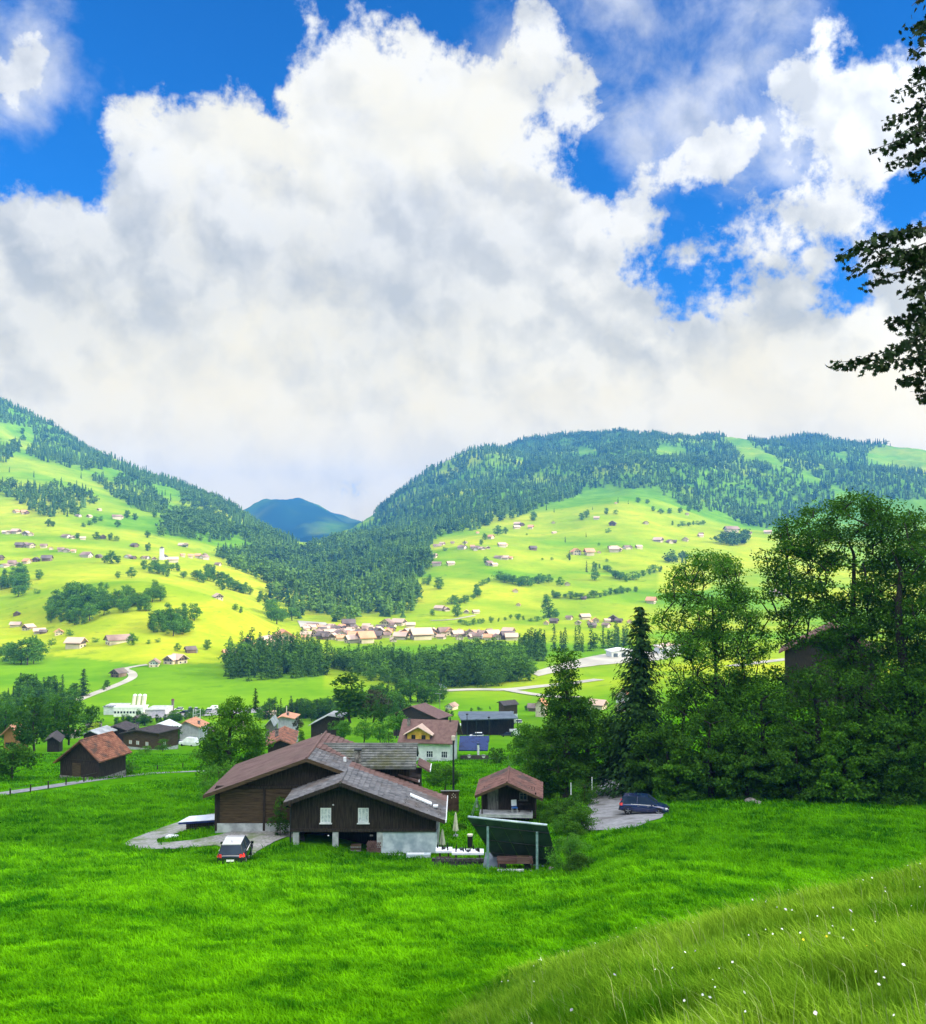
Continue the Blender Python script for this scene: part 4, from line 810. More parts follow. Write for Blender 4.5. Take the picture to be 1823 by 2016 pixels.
def longbarn():
    Y = 330; A = P(905.9, 1404.8, Y+9); B = P(1009.9, 1401.7, Y+9); E = P(1019, 1417, Y); O = P(965, 1436, Y+1); O.z = ground_z(O.x, Y)-.3
    t = thing('long_barn', 'long low barn with blue grey roof beyond the green field', 'barn', O); z1 = E.z-O.z; z2 = A.z-O.z
    MB().slab([(-9.6, -.5, z1-.1), (9.2, -.5, z1+.5), (8.0, 8.5, z2), (-10.6, 8.5, z2-.3)], .3).slab([(-10.6, 8.5, z2-.3), (8.0, 8.5, z2), (8.6, 16, z1), (-10.4, 16, z1)], .3).build('roof', M['bluegrey'], t)
    MB().box((-.8, 9, z1/2-.3), (17.5, 11, z1)).build('wall', M['wood'], t)
    for k in range(7): MB().box((-9+k*3, .2, z1/2-.2), (.25, .25, z1)).build('post', M['wood'], t)
    MB().box((8.0, 1.0, .9), (3.2, 3, 1.9)).build('lean_to', M['white'], t)
longbarn()
# ---------------------------------------------------------------- middle distance houses
def mid(reg, Y, F, B, eR, eL, base, name, label, wall, roof, tile=None, basem=None, bh=1.2, wins=(), chim=None, os=.6, cat='house', of=.8, verge=None, gut=None, dz=0, wk=('white', 'glass')):
    f, b, hl, hr, dl, dr, zb = fit(reg, Y, F, B, eR, eL, base)
    if (b-f).length > 16: b = f+(b-f).normalized()*14
    if (b-f).length < 6: b = f+(b-f).normalized()*8
    c_ = (f+b)/2; zb = ground_z(c_.x, c_.y)-.35+dz
    t, s = gable(name, label, cat, f, b, hl, hr, dl, zb, wall, roof, os, of, .2, tile, basem, bh, verge=verge, gut=gut, dropR=dr)
    for (fc, a, z, w, h) in wins:
        c = {'F': (a*(s['wl'] if a < 0 else s['wr']), -.01, z), 'R': (s['wr']+.01, a*s['L'], z), 'L': (-s['wl']-.01, a*s['L'], z)}[fc]
        window(t, c, w, h, fc, wk[0], wk[1], 1, sill=False, cross=False)
    if chim: chimney(t, (chim[0]*hr, chim[1]*s['L'], s['Hr']-abs(chim[0])*dr-.3), .6, chim[2], 'stone')
    return t
mid('d', 178, (775, 583), (815, 467), (905, 633), (640, 640), (790, 740), 'old_house', 'old farmhouse with orange tiled roof and stone chimney behind the big barn roof', 'wood', 'rust', (.45, .45), os=.5, chim=(-.35, .35, 1.6), wins=[('F', .2, 1.2, .8, .9)])
mid('d', 292, (790, 380), (822, 357), (900, 403), (735, 403), (790, 520), 'hip_house', 'lilac walled house with pale orange roof, behind the old farmhouse', 'lilac', 'orange', os=.5, wins=[('F', -.4, 3.0, 1.6, 1.5), ('F', .4, 3.0, 1.6, 1.5)], chim=(.3, .3, 1))
mid('d', 275, (690, 405), (700, 395), (722, 470), (632, 475), (680, 515), 'grey_shed', 'grey roofed outbuilding left of the lilac walled house', 'grey', 'lightgrey', os=.3, cat='shed')
mid('d', 262, (1185, 372), (1243, 332), (1300, 392), (1015, 463), (1110, 555), 'grey_chalet', 'dark timber chalet with light grey roof and white base among trees', 'wood', 'lightgrey', basem='white', bh=2.2, wins=[('F', -.3, 3.5, 1, 1), ('F', .2, .9, 1.6, 1)])
mid(3, 330, (1315, 885), (1280, 893), (1440, 965), (1160, 925), (1350, 1000), 'brown_chalet', 'dark chalet with pale brown verge boards below the river woods', 'wood', 'brown', os=1., verge='pink', wins=[('F', 0, 3.2, 1.2, 1), ('F', .4, 1.2, 1, 1)])
mid('c', 430, (650, 180), (800, 165), (690, 225), (622, 195), (650, 280), 'roadside_house', 'brown roofed house with pale ground floor at the edge of the green field', 'woodb', 'dkbrown', basem='white', bh=2.6, cat='house', wins=[('R', .5, 3.6, 1, .9)])
mid('c', 440, (1030, 168), (1040, 160), (1095, 225), (980, 225), (1030, 270), 'beige_house', 'house with beige orange roof half hidden by the tall trees', 'cream', 'orange', chim=(.4, .4, 1))
mid(6, 470, (1195, 750), (1205, 740), (1250, 815), (1140, 800), (1195, 850), 'orange_roof_house', 'orange roofed house glimpsed left of the dark spruce', 'white', 'orange')
mid(6, 520, (1100, 800), (1110, 790), (1150, 850), (1070, 830), (1110, 880), 'pale_house', 'pale roofed house glimpsed behind the tall tree, left of the dark spruce', 'cream', 'pink')
# left village
mid(8, 232, (70, 318), (110, 300), (138, 372), (0, 385), (60, 478), 'orange_house', 'orange timber house with salmon tiled roof at the left edge of the picture', 'woodl', 'orange', (.5, .5), wins=[('F', -.5, 2.2, .9, 1), ('F', .1, 2.2, .9, 1), ('F', .5, 2.2, .9, 1)], wk=('woodb', 'glass'))
mid(8, 222, (380, 395), (395, 375), (440, 438), (325, 425), (385, 498), 'dark_shed', 'small dark shed under trees, left of the rusty roofed barn', 'wood', 'dkbrown', os=.4, cat='shed')
mid(8, 238, (985, 345), (1060, 328), (1150, 372), (865, 372), (1000, 485), 'dark_roof_house', 'dark timber house with charcoal roof and bright windows right of the rusty roofed barn', 'woodb', 'dkbrown', (.5, .5), wins=[('F', -.5, 2.4, 1, 1), ('F', 0, 2.4, 1, 1), ('F', .45, 2.4, 1, 1), ('R', .3, 2.4, 1, 1)], chim=(-.3, .3, 1.3), basem='conc', bh=1.3, wk=('woodl', 'curtain'))
mid(8, 265, (650, 350), (700, 335), (730, 385), (580, 390), (650, 440), 'slate_cottage', 'low cottage with pale slate roof behind the rusty roofed barn', 'wood', 'lightgrey')
mid(8, 272, (830, 318), (860, 305), (925, 352), (735, 352), (830, 420), 'umber_cottage', 'cottage with brown grey roof just behind the charcoal roofed house', 'wood', 'dkbrown', (.5, .5))
mid(8, 300, (1165, 300), (1185, 290), (1260, 345), (1075, 335), (1170, 405), 'solar_house', 'small house with white roof and blue solar panels in the left village', 'wood', 'wmetal', os=.5)
mid(8, 312, (1345, 282), (1370, 272), (1450, 330), (1285, 325), (1370, 390), 'salmon_house', 'grey walled house with bright salmon roof left of the big broadleaf tree', 'lilac', 'orange', (.6, .6), chim=(.7, .3, 1.2))
# brown roofed barn among the trees at the right
def hill_barn():
    f = P(*RG(7, 1250, 572), 165); b = PZ(*RG(7, 1420, 560), f.z)
    t, s = gable('hill_barn', 'mossy brown barn roof showing between the tall trees at the right', 'barn', f, f+Vector((4, 11, 0)), 8.3, 8.3, 4.6, ground_z(f.x, f.y+5)-1, 'wood', 'redb', .9, 1.2, .25, tile=(.6, .6))
hill_barn()
# the works with three silos
def factory():
    Y = 468; O = P(240, 1420, Y); O.z = ground_z(O.x, Y)-.3; t = thing('workshop_building', 'white industrial building with flat roofs and three slanted cream silos', 'factory', O)
    s = Y/FPX; X = lambda px: (px-240)*s; Z = lambda py: (1420-py)*s
    MB().box(((X(228)+X(286))/2, 0, 2.2), (X(286)-X(228), 6, 4.6)).build('wall', M['white'], t)
    MB().box(((X(198)+X(232))/2, 9, 1.8), (X(232)-X(198), 10, 3.8)).build('wall', M['white'], t)
    rl = MB().box(((X(198)+X(236))/2, 9, 3.85), (X(236)-X(198)+.8, 10.8, .3)).build('roof', M['lightgrey'], t)
    MB().box(((X(228)+X(286))/2, 0.5, 4.65), (X(286)-X(228)+.6, 7.2, .25)).build('roof', M['wmetal'], t)
    MB().box(((X(286)+X(326))/2, 5, 1.5), (X(326)-X(286), 12, 3.2)).build('wall', M['lilac'], t); MB().box(((X(286)+X(326))/2, 5, 3.25), (X(326)-X(286), 12.6, .3)).build('roof', M['lightgrey'], t)
    for k in range(6): MB().box((X(200+k*5.5), 4.2, 4.1), (.9, 1, .35)).build('roof_light', M['navy'], t)
    for k in range(3):
        x = X(259.5+k*9.6); a = MB().tube((x-.35, 3, 3.5), (x+.35, 3, Z(1381)), .95, n=14).build('silo', M['beige'], t)
        MB().lathe((x+.35, 3, Z(1381)), [(.98, 0), (.9, .35), (.3, .7)], 12).build('cap', M['wmetal'], a)
    for k in range(9): MB().box((X(231+k*6), -3.02, 2.4), (.9, .06, 1.0)).build('window', M['glass'], t)
    Yp = 486
    q = P(340, 1403, Yp); q.z = ground_z(q.x, Yp)-.2; tw = thing('drying_tower', 'narrow brown capped tower at the edge of the car park', 'tower', q)
    MB().box((0, 0, 2.7), (1.0, 1.0, 5.4)).build('shaft', M['grey'], tw); MB().box((0, 0, 5.8), (1.5, 1.5, .8), taper=.6).build('cap', M['redb'], tw)
    q = P(387, 1436, 400); q.z = ground_z(q.x, 400); m = thing('lattice_mast', 'white lattice mast beside the big broadleaf tree', 'mast', q); mm = MB()
    for x in (-1.4, 1.4): mm.tube((x, 0, 0), (x, 0, 9.5), .13, n=6)
    for k in range(6): mm.tube((-1.4, 0, 1+k*1.5), (1.4, 0, 1.8+k*1.5), .08, n=5)
    mm.build('frame', M['wmetal'], m)
factory()
# ---------------------------------------------------------------- far chalets, copied from a few prototypes
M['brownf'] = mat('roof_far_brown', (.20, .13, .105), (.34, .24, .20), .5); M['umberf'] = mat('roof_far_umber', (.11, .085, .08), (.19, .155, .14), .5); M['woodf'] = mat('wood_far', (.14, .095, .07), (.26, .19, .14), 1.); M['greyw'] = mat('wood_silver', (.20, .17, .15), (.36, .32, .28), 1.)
def far_proto(v):
    walls = ('cream', 'greyw', 'woodf', 'white', 'cream', 'woodf')[v]; roofs = ('brownf', 'pink', 'umberf', 'brownf', 'orange', 'pink')[v]; w = 1.; L = (.9, 1.2, 1.0, 1.5, .8, 1.1)[v]; e = .42; a = .72
    wm = MB().prism([(-.42, .22 if v % 2 else -.15), (.42, .22 if v % 2 else -.15), (.42, e-.01), (0, a-.05), (-.42, e-.01)], 0, L).mesh('far_wall', M[walls])
    fm = MB().prism([(-.43, -.3), (.43, -.3), (.43, .22), (-.43, .22)], -.01, L+.01).mesh('far_base', M['cream']) if v % 2 else None
    rm = MB().prism([(0, a), (.55, e-.07), (.55, e-.12), (0, a-.05), (-.55, e-.12), (-.55, e-.07)], -.14, L+.12).mesh('far_roof', M[roofs])
    win = MB().box((0, -.012, 0), (.12, .02, .11)).mesh('far_window', M['glass'])
    return wm, fm, rm, win
FP = [far_proto(v) for v in range(6)]
nfar = 0
def far_house(px, py, wpx, label, group, v=None, rz=None, ymin=560, detail=None, name='chalet', Y=None):
    global nfar; nfar += 1
    b = H1(px, py, ymin) if Y is None else P(px, py, Y)
    if b.x != b.x: print('MISS', label, px, py); return
    v = random.randrange(6) if v is None else v; k = wpx/FPX*b.y*(.70 if b.y > 1050 else .80); rz = random.choice((random.uniform(-.5, .5), random.uniform(.9, 1.5), random.uniform(-1.5, -.9))) if rz is None else rz
    t = thing(name, label, 'house', b, rz, group); wm, fm, rm, win = FP[v]; t.scale = (k, k, k)
    obj('wall', wm, t); obj('roof', rm, t)
    if fm: obj('foundation', fm, t)
    if wpx > 17:
        for (x, z) in ((-.2, .35), (.02, .35), (.24, .35), (-.2, .1), (.24, .1)): o = obj('window', win, t); o.location = (x, -.0, z)
def hamlet(reg, pts, label, group, **k):
    f = RG(reg, 1, 0)[0]-RG(reg, 0, 0)[0]
    for p in pts: far_house(*RG(reg, p[0], p[1]), p[2]*f, label, group, **k)
hamlet(1, [(95, 915, 60), (140, 915, 60), (190, 918, 60), (240, 918, 50), (300, 930, 40), (340, 940, 50), (385, 945, 50), (420, 945, 40)], 'chalet in the long row on the left hillside', 'long hillside row of chalets')
hamlet(1, [(490, 970, 60), (530, 975, 60), (570, 978, 45)], 'dark roofed chalet between the long row and the round trees', 'three dark roofed chalets')
hamlet(1, [(170, 1010, 60), (205, 1000, 55), (250, 995, 70), (280, 990, 50)], 'pale chalet in the cluster below the long hillside row', 'pale cluster on the left slope')
hamlet(1, [(10, 990, 60), (50, 1020, 60), (85, 1025, 45), (10, 1035, 50)], 'chalet of the group at the left edge above the round trees', 'chalets at the left edge')
hamlet(1, [(740, 980, 45), (790, 985, 40), (835, 985, 40), (870, 985, 40), (905, 990, 40), (990, 1000, 60), (1025, 1000, 50)], 'chalet beside the hillside church', 'houses round the church')
hamlet(1, [(1060, 970, 40), (1105, 975, 45), (1145, 975, 50), (1180, 985, 50), (1195, 970, 40)], 'chalet of the hamlet right of the church', 'hamlet right of the church')
hamlet(1, [(85, 715, 45), (125, 720, 50), (160, 720, 40), (470, 738, 35), (515, 740, 35)], 'chalet high on the left slope below the dark wood', 'chalets below the dark wood')
hamlet(1, [(15, 835, 40), (45, 838, 40), (110, 835, 60), (145, 845, 55), (180, 848, 45)], 'chalet of the upper row on the left slope', 'upper row of chalets')
hamlet(1, [(405, 862, 50), (430, 865, 40), (470, 868, 35), (605, 865, 50)], 'chalet near the small round trees on the left slope', 'chalets among small trees')
hamlet(1, [(660, 745, 45), (700, 745, 45), (575, 700, 28)], 'high barn on the left slope beside two round trees', 'barns by the round trees')
far_house(*RG(1, 800, 915), 17, 'single brown roofed barn in the shaded pasture above the church', None, 2)
far_house(*RG(1, 1095, 915), 18, 'single barn behind a tree in the shaded pasture', None, 1)
hamlet(1, [(1620, 940, 45), (1655, 942, 40)], 'chalet at the edge of the valley wood below the pale meadow', 'two chalets by the valley wood')
far_house(*RG(1, 1290, 1025), 15, 'small barn beside the valley mouth wood', None, 0)
far_house(*RG(2, 1285, 340), 22, 'lone dark hut with pink roof on the bright yellow knoll', None, 1, .5, name='hut')
far_house(*RG(2, 95, 435), 16, 'small lone hut on the yellow slope at the left', None, 2, .3, name='hut')
hamlet(2, [(65, 500, 55), (145, 520, 65), (200, 540, 60), (235, 540, 45)], 'pale house of the group left under the knoll', 'houses under the knoll')
far_house(*RG(2, 345, 548), 22, 'pale cottage beside a round bush under the knoll', None, 4, .4)
far_house(*RG(2, 630, 605), 34, 'big brown chalet at the foot of the wooded knoll', None, 3, -.9)
far_house(*RG(2, 485, 618), 34, 'long low barn with pink roof at the foot of the knoll', None, 5, 1.4, name='low_barn')
far_house(*RG(2, 900, 735), 26, 'white walled house, leftmost of the three by the curved lane', None, 3, .2)
far_house(*RG(2, 985, 718), 30, 'dark gabled farmhouse, middle of the three by the curved lane', None, 1, -.3)
far_house(*RG(2, 1070, 714), 32, 'brown farmhouse, rightmost of the three by the curved lane', None, 5, .9)
hamlet(2, [(1090, 650, 65), (1140, 652, 50)], 'pale roofed farmhouse behind the three houses by the lane', 'pale farmhouses behind the lane')
far_house(*RG(2, 672, 795), 29, 'small brown barn standing in the bend of the curved lane', None, 2, -.35, name='field_barn')
hamlet(2, [(1310, 665, 60), (1345, 665, 55)], 'chalet left of the dark spruce wood', 'chalets left of the spruce wood')
far_house(*RG(2, 1442, 628), 36, 'pale gabled chalet at the left end of the village', None, 4, .1)
far_house(*RG(2, 1530, 612), 34, 'low chalet between the two big village roofs', None, 5, -.5)
far_house(*RG(2, 1600, 615), 38, 'pale brown chalet crowding the large village hotel', None, 0, .5)
far_house(*RG(2, 1672, 610), 54, 'large hotel like chalet, biggest roof of the village', None, 4, .35, name='hotel')
vl = []
for i in range(46):
    t_ = i/45; x = 640+t_*1180+random.uniform(-14, 14); y = (440 if t_ < .1 else 452)+random.uniform(-6, 60)*(1 if t_ < .45 else .45)+16*t_; vl.append((x, y+28, random.uniform(45, 85)))
vl += [(835, 440, 80), (1080, 440, 80), (1190, 432, 70), (930, 535, 120), (1040, 540, 110), (1140, 540, 90), (1080, 575, 130), (1240, 515, 120), (1200, 500, 90)]
vl = [p for p in vl if not (1150 < p[0] < 1500 and p[1] > 520)]
for i in range(70):
    x = 560+random.betavariate(1.4, 1.8)*700; y = random.choice((468, 478, 490, 502, 514, 528))+random.uniform(-4, 4)-(8 if x > 900 else 0); vl.append((x, y-18, random.uniform(34, 52)))
vl = [p for p in vl if p[1] < 540]
hamlet(3, vl, 'house in the crowded village below the wooded spur', 'village houses at the foot of the spur', ymin=700)
hamlet(4, [(775, 1050, 60), (800, 1055, 50), (910, 1068, 45), (950, 1068, 45)], 'farmhouse by the track above the village', 'farmhouses above the village')
hamlet(6, [(840, 265, 60), (905, 262, 80), (880, 300, 60), (960, 290, 50), (1010, 285, 70), (1070, 280, 50), (1130, 280, 95), (1190, 285, 60), (740, 290, 70), (660, 300, 55), (960, 320, 60), (1100, 320, 60), (1250, 290, 50)], 'house of the village end behind the row of tall spruces', 'houses behind the tall spruces', ymin=700)
hamlet(6, [(70, 365, 60), (130, 370, 60), (200, 365, 55), (60, 405, 70), (125, 400, 60), (250, 355, 50), (430, 365, 80)], 'house of the village middle above the sunlit wood', 'village houses above the sunlit wood', ymin=700)
hamlet(4, [(880, 685, 45), (905, 690, 45), (935, 685, 40), (965, 700, 40), (985, 690, 40), (1010, 695, 40), (1040, 690, 35), (900, 660, 35), (720, 680, 40), (780, 665, 35), (735, 740, 50), (820, 660, 30)], 'chalet of the hamlet below the forest edge on the right hill', 'upper hamlet on the right hill')
hamlet(4, [(1100, 675, 50), (1130, 675, 50), (1285, 695, 50)], 'long roofed barn right of the upper hamlet', 'barns right of the upper hamlet')
hamlet(4, [(1190, 570, 40), (1225, 550, 40), (1240, 555, 40), (1300, 570, 45), (1065, 630, 50), (970, 600, 25)], 'chalet at the foot of the mountain forest on the right hill', 'chalets at the forest foot')
hamlet(4, [(760, 785, 45), (800, 785, 50), (1030, 785, 55), (1060, 790, 40), (1120, 750, 45), (1155, 752, 50), (1180, 750, 35)], 'scattered farmhouse in the middle of the right pasture', 'farmhouses in the middle pasture')
hamlet(4, [(1560, 725, 80), (1610, 725, 80), (1650, 720, 50), (1690, 715, 30)], 'large pale farmhouse with long roof on the right hill', 'long pale farmstead')
hamlet(4, [(1760, 695, 50), (1800, 705, 60), (1745, 690, 40)], 'farmhouse just right of the long pale farmstead', 'farmstead right of the long roofs')
for (x, y, w, l) in ((1420, 540, 30, 'tiny barn on the pasture below the mountain forest'), (1415, 600, 28, 'tiny white hut in the upper right pasture'), (1688, 515, 35, 'tiny barn beside two round trees on the upper pasture'), (1790, 425, 22, 'highest barn on the right pasture near the crest'),
                     (1765, 553, 60, 'white barn with long roof high on the right pasture'), (1505, 905, 45, 'dark roofed barn under a hedge in the lower right pasture'), (1200, 945, 45, 'pink roofed barn right of the hedge trees'),
                     (1585, 985, 38, 'small barn at the end of the long hedge'), (1215, 1025, 40, 'low grey barn in the lowest right pasture')): far_house(*RG(4, x, y), w/2.977, l, None)
hamlet(5, [(275, 650, 60), (330, 658, 50), (360, 655, 40), (410, 645, 50), (490, 618, 35), (515, 610, 35)], 'chalet of the row on the sunny shelf at the right', 'row on the sunny shelf')
hamlet(5, [(55, 690, 45), (90, 690, 45), (125, 685, 40), (20, 705, 60)], 'chalet above the round bushes on the right hill', 'chalets above the bushes')
for (x, y, w, l) in ((185, 545, 40, 'lone pale hut on the ridge of the right pasture'), (650, 590, 70, 'dark chalet above the round copse at the right'), (800, 605, 35, 'small brown barn right of the round copse'), (915, 600, 45, 'white barn at the edge of the big tree crowns'),
                     (235, 1010, 80, 'brown farmhouse left of the open crowned tree'), (415, 490, 25, 'tiny hut beneath the crest wood')): far_house(*RG(5, x, y), w/2.977, l, None)
hamlet(5, [(935, 960, 70), (975, 965, 60)], 'pink roofed house seen through the branches', 'houses seen through the branches')
for x, y, w in ((60, 1462, 30), (120, 1453, 28), (172, 1440, 30), (205, 1446, 26), (268, 1424, 26), (410, 1450, 30), (455, 1438, 26), (520, 1413, 24), (640, 1402, 24), (700, 1396, 26), (752, 1402, 28), (884, 1398, 22), (1190, 1396, 32), (1226, 1402, 36), (1252, 1382, 28), (1062, 1400, 26)):
    far_house(x, y, w, 'small house tucked among the village trees', 'small houses among the village trees', ymin=190)
def church():
    b = H1(*RG(1, 948, 988), 560); t = thing('church', 'small church with pale square tower among trees on the left hillside', 'church', b); k = b.y/FPX
    MB().box((0, 0, 11*k), (7*k, 7*k, 24*k)).build('tower', M['white'], t)
    MB().box((0, 0, 24.5*k), (8*k, 8*k, 3.5*k), taper=.1).build('tower_roof', M['dkbrown'], t)
    MB().prism([(-7*k, -2), (7*k, -2), (7*k, 5*k), (0, 10*k), (-7*k, 5*k)], 4*k, 22*k).build('nave', M['white'], t); MB().prism([(0, 10.8*k), (8*k, 5*k), (7*k, 4.8*k), (0, 10*k), (-7*k, 4.8*k), (-8*k, 5*k)], 3.8*k, 22.3*k).build('roof', M['dkbrown'], t)
church()
def hangar(px, py, w, h, label, m, Y):
    b = P(px, py, Y); b.z = ground_z(b.x, Y)-.2; k = Y/FPX; t = thing('industrial_hall', label, 'warehouse', b, .15)
    MB().box((0, 6, h*k*.4), (w*k*.9, 14, h*k*.8)).build('wall', M['white'], t); MB().prism([(-w*k/2, h*k*.72), (0, h*k), (w*k/2, h*k*.72), (w*k/2, h*k*.68), (0, h*k*.94), (-w*k/2, h*k*.68)], -2, 14).build('roof', M[m], t)
    for q in (-.3, 0, .3): MB().box((q*w*k, -1.03, h*k*.3), (w*k*.16, .06, h*k*.45)).build('gate', M['bluegrey'], t)
hangar(1227, 1294, 54, 17, 'low white industrial hall on the gravel area left of the spruce top', 'wmetal', 730)
hangar(1325, 1289, 60, 20, 'large hall with cream roof behind the open crowned tree', 'pink', 760)
print('far houses', nfar)
# ---------------------------------------------------------------- roads and gravel, draped on the ground
def drape(name, poly, m, label, lift=.05, step=10., ymin=3., kind='structure'):
    """poly in picture points marks the outline; the sheet follows the terrain"""
    w = hit([p[0] for p in poly], [p[1] for p in poly], ymin); w = w[~np.isnan(w[:, 0])]; wp = [(a[0], a[1]) for a in w]
    import mathutils
    x0, x1 = min(p[0] for p in wp), max(p[0] for p in wp); y0, y1 = min(p[1] for p in wp), max(p[1] for p in wp)
    # dense outline
    out = []
    for i in range(len(wp)):
        a = np.array(wp[i]); b = np.array(wp[(i+1) % len(wp)]); n = max(1, int(np.linalg.norm(b-a)/step))
        for k in range(n): out.append(tuple(a+(b-a)*k/n+(np.random.default_rng(i*31+k).uniform(-.12, .12, 2)*min(step, 1.2) if k else 0)))
    gx = np.arange(x0+step*.5, x1, step); gy = np.arange(y0+step*.5, y1, step); G = [(a+random.uniform(-.2, .2)*step, b) for a in gx for b in gy]
    ins = inpoly(np.array([g[0] for g in G]), np.array([g[1] for g in G]), wp) if G else []
    pts = out+[g for g, k in zip(G, ins) if k]; n = len(out)
    v, e, f, *_ = mathutils.geometry.delaunay_2d_cdt([mathutils.Vector(p) for p in pts], [], [list(range(n))], 1, 1e-4)
    X = np.array([p.x for p in v]); Y = np.array([p.y for p in v]); Z = terr(X, Y)+lift
    me = bpy.data.meshes.new(name); me.from_pydata(list(zip(X.tolist(), Y.tolist(), Z.tolist())), [], [tuple(t) for t in f]); me.materials.append(m)
    me.polygons.foreach_set('use_smooth', [True]*len(me.polygons))
    return tag(obj(name, me), label, None, None, kind)
def strip(name, pts, wid, m, label, lift=.06, ymin=3., Ys=None):
    """ribbon of the given width in metres along picture points"""
    w = hit([p[0] for p in pts], [p[1] for p in pts], ymin)[:, :2]; w = w[~np.isnan(w[:, 0])]; c = [w[0]]
    for i in range(len(w)-1):
        n = max(2, int(np.linalg.norm(w[i+1]-w[i])/max(1., wid*.6)))
        for k in range(1, n+1):
            t = k/n; p0 = w[max(i-1, 0)]; p1 = w[i]; p2 = w[i+1]; p3 = w[min(i+2, len(w)-1)]
            c.append(.5*(2*p1+(p2-p0)*t+(2*p0-5*p1+4*p2-p3)*t*t+(3*p1-p0-3*p2+p3)*t**3))
    c = np.array(c); d = np.gradient(c, axis=0); d /= np.linalg.norm(d, axis=1)[:, None]+1e-9; nrm = np.stack([-d[:, 1], d[:, 0]], 1)
    rows = [c+nrm*wid*.5*s for s in (-1, -.5, 0, .5, 1)]; V = []
    for r in rows: V.append(np.stack([r[:, 0], r[:, 1], terr(r[:, 0], r[:, 1])+lift], 1))
    V = np.stack(V, 1).reshape(-1, 3); n = len(c); F = []
    for i in range(n-1):
        for k in range(4): a = i*5+k; F.append((a, a+1, a+6, a+5))
    return tag(obj(name, npmesh(name, V, [np.array(F)], m, smooth=True)), label, None, None, 'structure')
drape('gravel_yard', [(243, 1663), (255, 1655), (285, 1643), (310, 1634), (358, 1617), (431, 1600), (431, 1622), (400, 1631), (372, 1634), (352, 1640), (330, 1646), (308, 1655), (310, 1661), (380, 1655), (430, 1645), (470, 1634), (560, 1629), (600, 1634), (600, 1658), (566, 1648), (540, 1658), (505, 1678), (490, 1692), (470, 1694), (433, 1668), (426, 1665), (343, 1672), (275, 1674)], M['gravel'], 'gravel yard and turning loop beside the farmhouse', .06, .8)
strip('path', [(-60, 1574), (20, 1561), (100, 1549), (200, 1534), (300, 1523), (385, 1519), (440, 1518)], 2.4, M['asphalt'], 'narrow pale lane crossing the meadow behind the farmhouse')
drape('driveway', [(1180, 1523), (1207, 1533), (1240, 1553), (1262, 1572), (1275, 1590), (1312, 1600), (1300, 1612), (1250, 1630), (1200, 1636), (1150, 1635), (1128, 1640), (1120, 1625), (1150, 1600), (1165, 1570), (1172, 1545)], M['asphalt'], 'grey driveway curving past the blue car', .06, 1.0)
strip('valley_road', [(860, 1361), (930, 1358), (1000, 1358), (1060, 1352), (1120, 1346), (1180, 1338)], 9, M['roadf'], 'pale road crossing the valley floor', .3, 300)
strip('valley_road', [(990, 1357), (1040, 1366), (1090, 1372), (1140, 1374)], 7, M['roadf'], 'pale slip road joining the valley road', .35, 300)
strip('curved_lane', [(150, 1380), (180, 1368), (215, 1355), (245, 1343), (261, 1333), (258, 1324), (245, 1318), (262, 1313), (290, 1309)], 5.5, M['roadf'], 'curved pale lane in the bright green field', .25, 300)
strip('field_lane', [(1000, 1494), (960, 1494), (1060, 1496)], 2.2, M['asphalt'], 'short lane behind the white house', .1, 100)
strip('field_lane', [(940, 1437), (980, 1437), (1030, 1435)], 3.0, M['roadf'], 'lane in front of the long blue grey barn', .15, 100)
drape('river_gravel', [(1045, 1325), (1100, 1308), (1190, 1288), (1200, 1290), (1260, 1280), (1340, 1290), (1300, 1300), (1180, 1310), (1120, 1318), (1060, 1332)], M['roadf'], 'pale gravel area by the industrial halls', .3, 14, 500)
drape('river_gravel', [(585, 1222), (640, 1226), (650, 1232), (592, 1236)], M['roadf'], 'pale stony river bed at the mouth of the valley', .4, 14, 700)
strip('far_road', [(1440, 1312), (1500, 1304), (1560, 1297), (1600, 1294)], 10, M['roadf'], 'pale road glimpsed behind the big trees', .3, 500)
drape('car_park', [(290, 1408), (330, 1403), (420, 1398), (520, 1392), (520, 1402), (400, 1410), (300, 1414)], M['asphalt'], 'car park beside the industrial building', .1, 5, 300)
drape('river', [(838, 1346), (850, 1340), (876, 1348), (880, 1356), (850, 1354)], M['bluewhite'], 'short stretch of pale river below the woods', .3, 8, 400)
strip('hill_track', RGL := [RG(4, *p) for p in ((700, 1110), (780, 1108), (880, 1095), (960, 1080))], 5, M['roadf'], 'pale track rising from the village to the farmhouses', .4, 700)
